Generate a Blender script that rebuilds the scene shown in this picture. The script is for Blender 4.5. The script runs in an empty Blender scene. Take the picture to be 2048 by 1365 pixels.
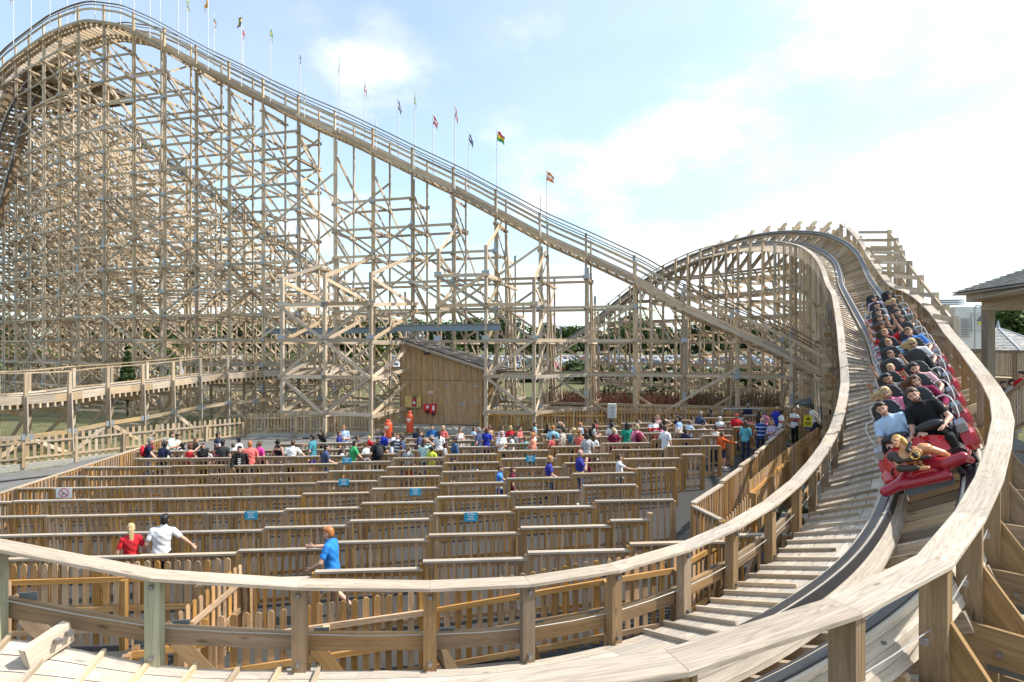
import bpy, bmesh, math, random
import numpy as np
from mathutils import Vector, Matrix, noise
C = bpy.context.scene
random.seed(7)
rad = math.radians
F = 1138.0          # focal length in photo pixels (20 mm lens, 2048 px wide)
HX, HY = 1024.0, 695.0
def at(px, py, d):  # point seen at photo pixel (px,py), d metres ahead of the camera
    return Vector(((px - HX) / F * d, d, (HY - py) / F * d))

# ---------------------------------------------------------------- camera, world, sun
cam = bpy.data.cameras.new('Camera'); camo = bpy.data.objects.new('Camera', cam)
C.collection.objects.link(camo); C.camera = camo
camo.location = (0, 0, 0); camo.rotation_euler = (rad(90), 0, 0)
cam.sensor_width = 36; cam.lens = F / 2048 * 36; cam.shift_y = 12.5 / 2048
cam.clip_start = .05; cam.clip_end = 6000
SUN_EL, SUN_AZ = rad(50), rad(88)   # azimuth clockwise from +Y
w = bpy.data.worlds.new('World'); C.world = w; w.use_nodes = True
nt = w.node_tree; nt.nodes.clear()
def N(t, typ, **k):
    n = t.nodes.new(typ)
    for a, b in k.items(): setattr(n, a, b)
    return n
out = N(nt, 'ShaderNodeOutputWorld'); bg = N(nt, 'ShaderNodeBackground')
sky = N(nt, 'ShaderNodeTexSky', sky_type='NISHITA', sun_disc=False, sun_elevation=SUN_EL, sun_rotation=SUN_AZ)
sky.air_density = 1.0; sky.dust_density = 1.6; sky.ozone_density = .35
tc = N(nt, 'ShaderNodeTexCoord'); sep = N(nt, 'ShaderNodeSeparateXYZ')
nt.links.new(tc.outputs['Generated'], sep.inputs[0])
def M(op, a, b=None, t=None):
    t = t or nt
    n = N(t, 'ShaderNodeMath', operation=op)
    for i, q in enumerate((a, b)):
        if q is None: continue
        if isinstance(q, (int, float)): n.inputs[i].default_value = q
        else: t.links.new(q, n.inputs[i])
    return n.outputs[0]
zz = M('ADD', M('MAXIMUM', sep.outputs[2], 0.0), .22)
cmb = N(nt, 'ShaderNodeCombineXYZ')
nt.links.new(M('DIVIDE', sep.outputs[0], zz), cmb.inputs[0]); nt.links.new(M('DIVIDE', sep.outputs[1], zz), cmb.inputs[1])
nz = N(nt, 'ShaderNodeTexNoise'); nz.inputs['Scale'].default_value = 1.7; nz.inputs['Detail'].default_value = 9; nz.inputs['Roughness'].default_value = .55
cmb.inputs[2].default_value = 4.3
nt.links.new(cmb.outputs[0], nz.inputs['Vector'])
# clouds are thicker towards the right and the horizon
bias = M('ADD', M('MULTIPLY', sep.outputs[0], .16), M('MULTIPLY', sep.outputs[2], -.22))
cl = M('ADD', nz.outputs['Fac'], bias)
mr = N(nt, 'ShaderNodeMapRange', interpolation_type='SMOOTHSTEP'); nt.links.new(cl, mr.inputs['Value'])
mr.inputs['From Min'].default_value = .405; mr.inputs['From Max'].default_value = .57
mr.inputs['To Min'].default_value = .28; mr.inputs['To Max'].default_value = .93
mx = N(nt, 'ShaderNodeMix', data_type='RGBA'); nt.links.new(mr.outputs[0], mx.inputs['Factor'])
nz2 = N(nt, 'ShaderNodeTexNoise'); nz2.inputs['Scale'].default_value = 3.1; nz2.inputs['Detail'].default_value = 6; nt.links.new(cmb.outputs[0], nz2.inputs['Vector'])
cr_ = N(nt, 'ShaderNodeMapRange'); cr_.inputs['From Min'].default_value = .35; cr_.inputs['From Max'].default_value = .65; nt.links.new(nz2.outputs['Fac'], cr_.inputs['Value'])
cc_ = N(nt, 'ShaderNodeMix', data_type='RGBA'); nt.links.new(cr_.outputs[0], cc_.inputs['Factor']); cc_.inputs['A'].default_value = (3.7, 3.95, 4.15, 1); cc_.inputs['B'].default_value = (4.7, 4.75, 4.8, 1)
tn_ = N(nt, 'ShaderNodeMix', data_type='RGBA', blend_type='MULTIPLY'); tn_.inputs['Factor'].default_value = 1; nt.links.new(sky.outputs[0], tn_.inputs['A']); tn_.inputs['B'].default_value = (.95, 1.09, 1.04, 1)
nt.links.new(tn_.outputs['Result'], mx.inputs['A']); nt.links.new(cc_.outputs['Result'], mx.inputs['B'])
nt.links.new(mx.outputs['Result'], bg.inputs['Color']); bg.inputs['Strength'].default_value = .122
nt.links.new(bg.outputs[0], out.inputs[0])
sl = bpy.data.lights.new('Sun', 'SUN'); so = bpy.data.objects.new('Sun', sl); C.collection.objects.link(so)
sl.energy = 2.65; sl.angle = rad(1.0); sl.color = (1, .95, .87)
SUNV = Vector((math.sin(SUN_AZ) * math.cos(SUN_EL), math.cos(SUN_AZ) * math.cos(SUN_EL), math.sin(SUN_EL)))
so.rotation_euler = SUNV.to_track_quat('Z', 'Y').to_euler(); so.location = (30, 0, 60)
C.view_settings.view_transform = 'Standard'; C.view_settings.look = 'None'
C.view_settings.exposure = 1.2; C.view_settings.gamma = 1
C.cycles.max_bounces = 6; C.cycles.diffuse_bounces = 3; C.cycles.glossy_bounces = 2; C.cycles.transparent_max_bounces = 8

# ---------------------------------------------------------------- materials
MATS = {}
def newmat(name):
    m = bpy.data.materials.new(name); m.use_nodes = True
    t = m.node_tree; b = t.nodes['Principled BSDF']; return m, t, b
def plain(name, col, rough=.6, metal=0, var=.0, scale=8, bump=0, spec=.5, coat=0):
    if name in MATS: return MATS[name]
    m, t, b = newmat(name)
    b.inputs['Base Color'].default_value = (*col, 1); b.inputs['Roughness'].default_value = rough
    b.inputs['Metallic'].default_value = metal; b.inputs['Specular IOR Level'].default_value = spec
    if coat: b.inputs['Coat Weight'].default_value = coat
    if var or bump:
        tc = N(t, 'ShaderNodeTexCoord'); n = N(t, 'ShaderNodeTexNoise'); n.inputs['Scale'].default_value = scale
        n.inputs['Detail'].default_value = 6; t.links.new(tc.outputs['Object'], n.inputs['Vector'])
        if var:
            x = N(t, 'ShaderNodeMix', data_type='RGBA'); t.links.new(n.outputs['Fac'], x.inputs['Factor'])
            x.inputs['A'].default_value = (*[c * (1 - var) for c in col], 1); x.inputs['B'].default_value = (*[min(1, c * (1 + var)) for c in col], 1)
            t.links.new(x.outputs['Result'], b.inputs['Base Color'])
        if bump:
            bu = N(t, 'ShaderNodeBump'); bu.inputs['Strength'].default_value = bump; bu.inputs['Distance'].default_value = .02
            t.links.new(n.outputs['Fac'], bu.inputs['Height']); t.links.new(bu.outputs[0], b.inputs['Normal'])
    MATS[name] = m; return m
def wood(name, c1, c2, var=.22, rough=.82, grain=26, knots=.5, rings=.12):
    m, t, b = newmat(name); b.inputs['Roughness'].default_value = rough; b.inputs['Specular IOR Level'].default_value = .25
    uv = N(t, 'ShaderNodeUVMap'); s = N(t, 'ShaderNodeSeparateXYZ'); t.links.new(uv.outputs[0], s.inputs[0])
    at_ = N(t, 'ShaderNodeAttribute', attribute_name='rnd')
    c = N(t, 'ShaderNodeCombineXYZ')
    t.links.new(M('MULTIPLY', s.outputs[0], 1.3, t), c.inputs[0]); t.links.new(M('MULTIPLY', s.outputs[1], grain, t), c.inputs[1])
    t.links.new(M('MULTIPLY', at_.outputs['Fac'], 61.0, t), c.inputs[2])
    n = N(t, 'ShaderNodeTexNoise'); n.inputs['Scale'].default_value = 1; n.inputs['Detail'].default_value = 5; n.inputs['Distortion'].default_value = .6
    t.links.new(c.outputs[0], n.inputs['Vector'])
    r = N(t, 'ShaderNodeMapRange'); r.inputs['From Min'].default_value = .3; r.inputs['From Max'].default_value = .72
    t.links.new(n.outputs['Fac'], r.inputs['Value'])
    x = N(t, 'ShaderNodeMix', data_type='RGBA'); t.links.new(r.outputs[0], x.inputs['Factor'])
    x.inputs['A'].default_value = (*c1, 1); x.inputs['B'].default_value = (*c2, 1)
    # growth-ring contours along the board
    cr = N(t, 'ShaderNodeCombineXYZ'); t.links.new(M('MULTIPLY', s.outputs[0], .9, t), cr.inputs[0]); t.links.new(M('MULTIPLY', s.outputs[1], 9.0, t), cr.inputs[1]); t.links.new(M('MULTIPLY', at_.outputs['Fac'], 37.0, t), cr.inputs[2])
    nr = N(t, 'ShaderNodeTexNoise'); nr.inputs['Scale'].default_value = .8; nr.inputs['Detail'].default_value = 1.5; t.links.new(cr.outputs[0], nr.inputs['Vector'])
    rg = M('POWER', M('ADD', M('MULTIPLY', M('SINE', M('MULTIPLY', nr.outputs['Fac'], 95.0, t), None, t), .5, t), .5, t), 3.0, t)
    # stains and weathering, broad patches along the board
    c2_ = N(t, 'ShaderNodeCombineXYZ'); t.links.new(M('MULTIPLY', s.outputs[0], 1.1, t), c2_.inputs[0]); t.links.new(M('MULTIPLY', s.outputs[1], 4.0, t), c2_.inputs[1])
    t.links.new(M('MULTIPLY', at_.outputs['Fac'], 23.0, t), c2_.inputs[2])
    n2 = N(t, 'ShaderNodeTexNoise'); n2.inputs['Scale'].default_value = 1.4; n2.inputs['Detail'].default_value = 3; t.links.new(c2_.outputs[0], n2.inputs['Vector'])
    # knots
    vo = N(t, 'ShaderNodeTexVoronoi'); vo.inputs['Scale'].default_value = 1.0
    c3 = N(t, 'ShaderNodeCombineXYZ'); t.links.new(M('MULTIPLY', s.outputs[0], 2.2, t), c3.inputs[0]); t.links.new(M('MULTIPLY', s.outputs[1], 7.0, t), c3.inputs[1])
    t.links.new(M('MULTIPLY', at_.outputs['Fac'], 41.0, t), c3.inputs[2]); t.links.new(c3.outputs[0], vo.inputs['Vector'])
    kn = N(t, 'ShaderNodeMapRange'); kn.inputs['From Min'].default_value = .05; kn.inputs['From Max'].default_value = .16
    kn.inputs['To Min'].default_value = 1 - knots; kn.inputs['To Max'].default_value = 1; t.links.new(vo.outputs['Distance'], kn.inputs['Value'])
    hv = N(t, 'ShaderNodeHueSaturation')
    v = M('ADD', M('MULTIPLY', at_.outputs['Fac'], 2 * var, t), 1 - var, t)
    v = M('MULTIPLY', v, M('ADD', M('MULTIPLY', n2.outputs['Fac'], .5, t), .75, t), t)
    v = M('MULTIPLY', v, kn.outputs[0], t)
    v = M('MULTIPLY', v, M('SUBTRACT', 1.0, M('MULTIPLY', rg, rings, t), t), t)
    t.links.new(v, hv.inputs['Value'])
    # some boards greyer, some warmer
    sa = M('ADD', M('MULTIPLY', M('FRACT', M('MULTIPLY', at_.outputs['Fac'], 7.31, t), None, t), min(.5, var * 2.4), t), 1.02 - min(.25, var * 1.2), t)
    t.links.new(sa, hv.inputs['Saturation'])
    t.links.new(x.outputs['Result'], hv.inputs['Color']); t.links.new(hv.outputs[0], b.inputs['Base Color'])
    bu = N(t, 'ShaderNodeBump'); bu.inputs['Strength'].default_value = .25; bu.inputs['Distance'].default_value = .004
    t.links.new(n.outputs['Fac'], bu.inputs['Height']); t.links.new(bu.outputs[0], b.inputs['Normal'])
    MATS[name] = m; return m
W_STRUCT = wood('structure_pine', (.42, .325, .225), (.58, .475, .36), var=.3)
W_FENCE = wood('fence_pine', (.33, .19, .09), (.52, .335, .18), var=.3)
W_CAP = wood('weathered_cap', (.38, .315, .25), (.53, .455, .38), var=.15, knots=.5, grain=34, rings=.2)
W_RAILTOP = wood('grey_handrail', (.37, .295, .225), (.51, .425, .335), var=.18)
W_POST = wood('brown_post', (.225, .15, .085), (.345, .24, .145), var=.2)
W_DECK = wood('deck_plank', (.44, .38, .31), (.6, .53, .45), var=.14)
W_GREEN = wood('green_treated_post', (.33, .33, .21), (.47, .47, .32), var=.12)
W_SHED = wood('shed_ply', (.36, .225, .115), (.49, .325, .18), var=.05, grain=12, knots=.25)
W_DARK = wood('dark_timber', (.16, .115, .075), (.25, .185, .125), var=.2)
STEEL = plain('galvanised_steel', (.36, .41, .46), .5, .55, .12, 20)
PLATE = plain('dull_bracket_steel', (.15, .175, .19), .55, .4, .25, 14)
BEAMB = plain('painted_steel_beam', (.22, .27, .31), .55, .2, .08, 6)
RAIL = plain('running_rail', (.075, .075, .08), .38, .6, .15, 10)
BOLT = plain('bolt_zinc', (.3, .3, .32), .4, .8)
WIRE = plain('wire_cable', (.42, .40, .37), .5, .6)
BLACK = plain('black_rubber', (.013, .013, .015), .5)
WHITE = plain('white_paint', (.78, .78, .76), .5)

# ---------------------------------------------------------------- mesh builder
def basis(ax, up=Vector((0, 0, 1))):
    ax = ax.normalized(); up = Vector(up)
    s = ax.cross(up)
    if s.length < 1e-4: s = ax.cross(Vector((0, 1, 0)))
    s.normalize(); u = s.cross(ax).normalized()
    return ax, s, u
class MB:
    def __init__(self): self.v = []; self.f = []; self.uv = []; self.r = []; self.mi = []; self.cm = 0
    def face(self, idx, uvs, r):
        self.f.append(idx); self.uv.extend(uvs); self.r.append(r); self.mi.append(self.cm)
    def beam(self, p0, p1, wd, ht, up=(0, 0, 1), r=None, ext=0):
        p0 = Vector(p0); p1 = Vector(p1); d = p1 - p0; L = d.length
        if L < 1e-5: return
        ax, s, u = basis(d, up)
        if ext: p0 = p0 - ax * ext; p1 = p1 + ax * ext; L += 2 * ext
        s = s * (wd / 2); u = u * (ht / 2); r = random.random() if r is None else r
        b = len(self.v); o = random.random() * 9
        for p in (p0, p1):
            for a, c in ((-1, -1), (1, -1), (1, 1), (-1, 1)): self.v.append(p + s * a + u * c)
        acc = o
        for k in range(4):
            k2 = (k + 1) % 4; ww = wd if k % 2 == 0 else ht
            self.face((b + k, b + k2, b + 4 + k2, b + 4 + k), [(o, acc), (o, acc + ww), (o + L, acc + ww), (o + L, acc)], r); acc += ww
        self.face((b + 3, b + 2, b + 1, b), [(o, o), (o, o + wd), (o + .06, o + wd), (o + .06, o)], r)
        self.face((b + 4, b + 5, b + 6, b + 7), [(o, o), (o, o + wd), (o + .06, o + wd), (o + .06, o)], r)
    def box(self, c, sx, sy, sz, rz=0, r=None):
        c = Vector(c); h = Vector((math.cos(rz), math.sin(rz), 0)) * (sx / 2)
        self.beam(c - h, c + h, sy, sz, r=r)
    def prism(self, pts, dv, r=None):      # planar polygon pts extruded by vector dv
        dv = Vector(dv); b = len(self.v); n = len(pts); r = random.random() if r is None else r; o = random.random() * 9
        pts = [Vector(p) for p in pts]
        nrm = Vector((0, 0, 0))
        for i in range(n): nrm += pts[i].cross(pts[(i + 1) % n])
        if nrm.dot(dv) > 0: pts.reverse()
        p0 = pts[0]; e = (pts[1] - p0).normalized()
        longest = max(((pts[(i + 1) % n] - pts[i]) for i in range(n)), key=lambda q: q.length).normalized()
        nn = dv.normalized(); sd = longest.cross(nn)
        self.v += pts + [p + dv for p in pts]
        fu = [((p - p0).dot(longest) + o, (p - p0).dot(sd) + o) for p in pts]
        self.face(tuple(range(b, b + n)), fu, r)
        self.face(tuple(range(b + 2 * n - 1, b + n - 1, -1)), fu[::-1], r)
        t = dv.length
        for i in range(n):
            j = (i + 1) % n; L = (pts[j] - pts[i]).length
            self.face((b + j, b + i, b + n + i, b + n + j), [(o + L, o), (o, o), (o, o + t), (o + L, o + t)], r)
    def sweep(self, prof, path, frames, r=None, seg=None, closed=True, caps=True):
        # prof: list of (side, up); path: points; frames: (side, up) vectors
        n = len(prof); b = len(self.v); o = random.random() * 9; r0 = random.random() if r is None else r
        for p, (s, u) in zip(path, frames):
            for a, c in prof: self.v.append(p + s * a + u * c)
        per = [0]
        for k in range(n): per.append(per[-1] + math.dist(prof[k], prof[(k + 1) % n]))
        L = o
        for i in range(len(path) - 1):
            dl = (path[i + 1] - path[i]).length
            if seg and i % seg == 0 and r is None: r0 = random.random()
            for k in range(n if closed else n - 1):
                k2 = (k + 1) % n
                self.face((b + i * n + k, b + i * n + k2, b + (i + 1) * n + k2, b + (i + 1) * n + k),
                          [(L, per[k] + o), (L, per[k + 1] + o), (L + dl, per[k + 1] + o), (L + dl, per[k] + o)], r0)
            L += dl
        if caps and closed:
            e = b + (len(path) - 1) * n
            self.face(tuple(range(b + n - 1, b - 1, -1)), [(0, 0)] * n, r0); self.face(tuple(range(e, e + n)), [(0, 0)] * n, r0)
    def tube(self, path, rr, n=8, r=None):
        path = [Vector(p) for p in path]
        fr = []
        for i in range(len(path)):
            d = path[min(i + 1, len(path) - 1)] - path[max(i - 1, 0)]
            _, s, u = basis(d); fr.append((s, u))
        prof = [(rr * math.cos(2 * math.pi * k / n), rr * math.sin(2 * math.pi * k / n)) for k in range(n)]
        self.sweep(prof, path, fr, r)
    def lathe(self, c, prof, n=16, r=.5, axis=None):     # prof: (radius, z)
        c = Vector(c); b = len(self.v); m = len(prof)
        for k in range(n):
            a = 2 * math.pi * k / n
            for rr, z in prof: self.v.append(c + Vector((rr * math.cos(a), rr * math.sin(a), z)))
        for k in range(n):
            k2 = (k + 1) % n
            for j in range(m - 1):
                self.face((b + k * m + j, b + k2 * m + j, b + k2 * m + j + 1, b + k * m + j + 1), [(0, 0)] * 4, r)
    def ell(self, c, rx, ry, rz, nu=14, nv=9, mat=None):
        b = len(self.v); c = Vector(c)
        for j in range(nv + 1):
            th = math.pi * j / nv
            for i in range(nu):
                ph = 2 * math.pi * i / nu
                p = Vector((rx * math.sin(th) * math.cos(ph), ry * math.sin(th) * math.sin(ph), -rz * math.cos(th)))
                if mat is not None: p = mat @ p
                self.v.append(c + p)
        for j in range(nv):
            for i in range(nu):
                i2 = (i + 1) % nu
                self.face((b + j * nu + i, b + j * nu + i2, b + (j + 1) * nu + i2, b + (j + 1) * nu + i), [(0, 0)] * 4, .5)
    def mesh(self, name, mats, smooth=False):
        me = bpy.data.meshes.new(name); me.from_pydata([tuple(p) for p in self.v], [], self.f)
        if not isinstance(mats, (list, tuple)): mats = [mats]
        for m in mats: me.materials.append(m)
        if self.uv:
            ul = me.uv_layers.new(name='UVMap'); ul.data.foreach_set('uv', [c for q in self.uv for c in q])
        a = me.attributes.new('rnd', 'FLOAT', 'FACE'); a.data.foreach_set('value', self.r)
        if len(mats) > 1: me.polygons.foreach_set('material_index', self.mi)
        if smooth: me.polygons.foreach_set('use_smooth', [True] * len(self.f))
        me.update(); return me
    def build(self, name, mats, parent=None, smooth=False):
        if not self.v: return None
        return link(name, self.mesh(name, mats, smooth), parent)
def link(name, me, parent=None):
    o = bpy.data.objects.new(name, me); C.collection.objects.link(o)
    if parent is not None:
        o.parent = parent
        if parent.parent is None: o.matrix_parent_inverse = Matrix.Translation(-Vector(parent.location))
    return o
def tag(o, label=None, cat=None, group=None, kind=None):
    if label: o['label'] = label
    if cat: o['category'] = cat
    if group: o['group'] = group
    if kind: o['kind'] = kind
    return o
def thing(name, label, cat, loc=(0, 0, 0), group=None):
    o = bpy.data.objects.new(name, None); C.collection.objects.link(o); o.location = loc; o.empty_display_size = .2
    return tag(o, label, cat, group)
def one(name, mb, mats, label, cat, group=None, smooth=False):
    return tag(mb.build(name, mats, None, smooth), label, cat, group)
def spline(pts, n):   # catmull-rom through list of tuples -> n samples per span
    P = [np.array(p, float) for p in pts]; P = [2 * P[0] - P[1]] + P + [2 * P[-1] - P[-2]]; o = []
    for i in range(1, len(P) - 2):
        for k in range(n):
            t = k / n; a, b, c, d = P[i - 1:i + 3]
            o.append(.5 * ((2 * b) + (-a + c) * t + (2 * a - 5 * b + 4 * c - d) * t * t + (-a + 3 * b - 3 * c + d) * t ** 3))
    o.append(P[-2]); return o
def interp(xs, ys, x): return float(np.interp(x, xs, ys))
def sstep(a, b, x):
    t = min(1, max(0, (x - a) / (b - a))); return t * t * (3 - 2 * t)
# ---------------------------------------------------------------- queue lattice frame and ground
QA = rad(4.2); E1 = Vector((math.cos(QA), math.sin(QA), 0)); E2 = Vector((-math.sin(QA), math.cos(QA), 0))
QO = Vector((-1.58, 10.1, 0)); PAN = 1.87; ROW = 1.45
G0 = -5.2
def st(x, y):
    d = Vector((x, y, 0)) - QO; return d.dot(E1), d.dot(E2)
def ramp(s): return .0588 * (min(max(s, -3.74), 14.5) + 3.74)
def gz(x, y):
    s, t = st(x, y)
    z = G0 + ramp(s) * (1 - sstep(16.5, 19.5, t)) * sstep(-2.6, -.6, t) * (1 - sstep(14.5, 16, s))
    z += .36 * sstep(15, 19, t) * (1 - sstep(-14, -13, s) * 0)
    return z
def qpt(s, t, z=0): 
    p = QO + E1 * s + E2 * t; return Vector((p.x, p.y, z))
def sheet(name, xs, ys, dz, mat, fn=gz, keep=None):
    mb = MB(); ix = {}
    for j, y in enumerate(ys):
        for i, x in enumerate(xs): ix[i, j] = len(mb.v); mb.v.append(Vector((x, y, fn(x, y) + dz)))
    for j in range(len(ys) - 1):
        for i in range(len(xs) - 1):
            if keep and not keep((xs[i] + xs[i + 1]) / 2, (ys[j] + ys[j + 1]) / 2): continue
            mb.face((ix[i, j], ix[i + 1, j], ix[i + 1, j + 1], ix[i, j + 1]), [(0, 0)] * 4, .5)
    return mb.build(name, mat, None, True)
def groundmat(name, cols, scales, bump=.4, rough=.95):
    m, t, b = newmat(name); b.inputs['Roughness'].default_value = rough; b.inputs['Specular IOR Level'].default_value = .2
    tc = N(t, 'ShaderNodeTexCoord'); last = None
    for c, s in zip(cols[1:], scales):
        n = N(t, 'ShaderNodeTexNoise'); n.inputs['Scale'].default_value = s; n.inputs['Detail'].default_value = 8; n.inputs['Roughness'].default_value = .65
        t.links.new(tc.outputs['Object'], n.inputs['Vector'])
        r = N(t, 'ShaderNodeMapRange'); r.inputs['From Min'].default_value = .38; r.inputs['From Max'].default_value = .62; t.links.new(n.outputs['Fac'], r.inputs['Value'])
        x = N(t, 'ShaderNodeMix', data_type='RGBA'); t.links.new(r.outputs[0], x.inputs['Factor'])
        if last is None: x.inputs['A'].default_value = (*cols[0], 1)
        else: t.links.new(last, x.inputs['A'])
        x.inputs['B'].default_value = (*c, 1); last = x.outputs['Result']
    t.links.new(last, b.inputs['Base Color'])
    bu = N(t, 'ShaderNodeBump'); bu.inputs['Strength'].default_value = bump; bu.inputs['Distance'].default_value = .03
    t.links.new(n.outputs['Fac'], bu.inputs['Height']); t.links.new(bu.outputs[0], b.inputs['Normal'])
    return m
GRASS = groundmat('dry_grass', [(.10, .105, .045), (.17, .15, .075), (.23, .2, .12), (.075, .085, .03)], [.25, 1.3, 9])
GRAVEL = groundmat('grey_gravel', [(.19, .185, .18), (.26, .25, .24), (.12, .115, .11)], [1.5, 45])
ASPH = groundmat('queue_asphalt', [(.04, .04, .04), (.06, .058, .056), (.08, .075, .07)], [.8, 60], .2)
CONC = groundmat('pale_concrete', [(.40, .38, .34), (.47, .45, .40), (.31, .30, .26)], [.7, 12], .15)
CARPARK = groundmat('car_park_surface', [(.30, .29, .27), (.36, .35, .33), (.25, .24, .23)], [.05, .8], .1)
fr = lambda a, b, s: [a + i * s for i in range(int((b - a) / s) + 1)]
xs = fr(-1500, -60, 120) + fr(-58, 58, 2) + fr(60, 1500, 120); ys = fr(-200, -4, 28) + fr(-3, 60, 1.5) + fr(62, 130, 34) + fr(250, 3000, 250)
tag(sheet('ground', sorted(set(xs)), sorted(set(ys)), 0, GRASS, fn=lambda x, y: gz(x, y) - .2 * (-16 < st(x, y)[0] < 18 and -12 < st(x, y)[1] < 20)), kind='structure')
def inq(x, y):
    s, t = st(x, y); return -12.6 < s < 15 and -9 < t < 17.2 and (t < -1 or s < 6.2 + .62 * t)
tag(sheet('queue_floor', fr(-18, 20, .5), fr(1, 30, .5), .012, ASPH, keep=inq), kind='structure')
def ingr(x, y):
    s, t = st(x, y); return (s < -12.5 and t > -2) or t > 17.0 and y < 36 and s < 2
tag(sheet('gravel_path', fr(-26, 2, .5), fr(6, 33, .5), .018, GRAVEL, keep=lambda x, y: ingr(x, y) and y < 31.5 and x > -21.5 + .78 * (y - 22.5)), kind='structure')
tag(sheet('walkway_slab', fr(-12, 3, .5), fr(3, 9.5, .5), .022, CONC, keep=lambda x, y: y < 9.2 + .05 * x and x < -3.0), kind='structure')
tag(sheet('car_park', fr(-400, 360, 10), fr(84, 380, 6), .03, CARPARK, fn=lambda x, y: -4.8), kind='structure')
tag(sheet('service_path', fr(4, 30, 1), fr(44, 50, 1), .03, CONC, fn=lambda x, y: gz(x, y)), kind='structure')
tag(sheet('base_apron', fr(2, 30, .5), fr(-2, 20, .5), .03, CONC, fn=lambda x, y: gz(x, y), keep=lambda x, y: st(x, y)[0] > 7.0 + .62 * st(x, y)[1] and x < 24), kind='structure')

# ---------------------------------------------------------------- the main drop: frame along its front face
TH = rad(14.5); EU = Vector((math.cos(TH), -math.sin(TH), 0)); EV = Vector((math.sin(TH), math.cos(TH), 0)); MO = Vector((4.31, 33.15, 0)); BAY = 2.74
def mp(u, v, z): 
    p = MO + EU * u + EV * v; return Vector((p.x, p.y, z))
def vof(u): # plan bend of the track at the crest, far left
    q = max(0, -(u + 36.5)); return .33 * q * q / (q + 3)
def u_of_px(px, v=0):
    a = (px - HX) / F  # point MO+u EU+v EV has X = a*Y
    bx, by = MO.x + EV.x * v, MO.y + EV.y * v
    return (a * by - bx) / (EU.x - a * EU.y)
DECKPX = [(182, 35), (241, 43), (300, 69), (357, 101), (415, 133), (476, 162), (541, 196), (608, 227), (678, 257), (752, 293), (828, 331), (910, 370), (993, 415), (1080, 462), (1172, 503), (1268, 548), (1362, 603), (1461, 647), (1562, 693), (1613, 722), (1665, 748)]
DU, DZ = [], []
for px, py in DECKPX:
    u = u_of_px(px); p = mp(u, 0, 0); DU.append(u); DZ.append((HY - py) / F * p.y)
DU = [-75, -62, -50, -42] + DU; DZ = [21.5, 23.6, 24.9, 25.0] + DZ
DU += [DU[-1] + 4, DU[-1] + 9]; DZ += [DZ[-1] - 1.3, DZ[-1] - 2.2]
def deck(u): return interp(DU, DZ, u)
LU0 = -49.9; LV = 9.2
def lift(u): return 24.3 - .667 * (u - LU0) if u > LU0 + 1 else 24.3 - .667 * .5 + .1 * min(0, u - LU0)
GM = -4.9
def levels(u, ztop):
    if u > -17: L = [-3.55, -1.6, .38, 2.33, 4.1, 5.85, 7.6, 9.4]
    else: L = [2.25 + 1.735 * n for n in range(-4, 16)]
    return [z for z in L if z < ztop - .3]
drop = thing('coaster_drop', 'tall lattice timber hill whose track runs down from the top left corner to the right', 'roller coaster', mp(-20, 1.2, GM))
cols = [(i, i * BAY) for i in range(-23, 6)]
V2 = 2.4
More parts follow.
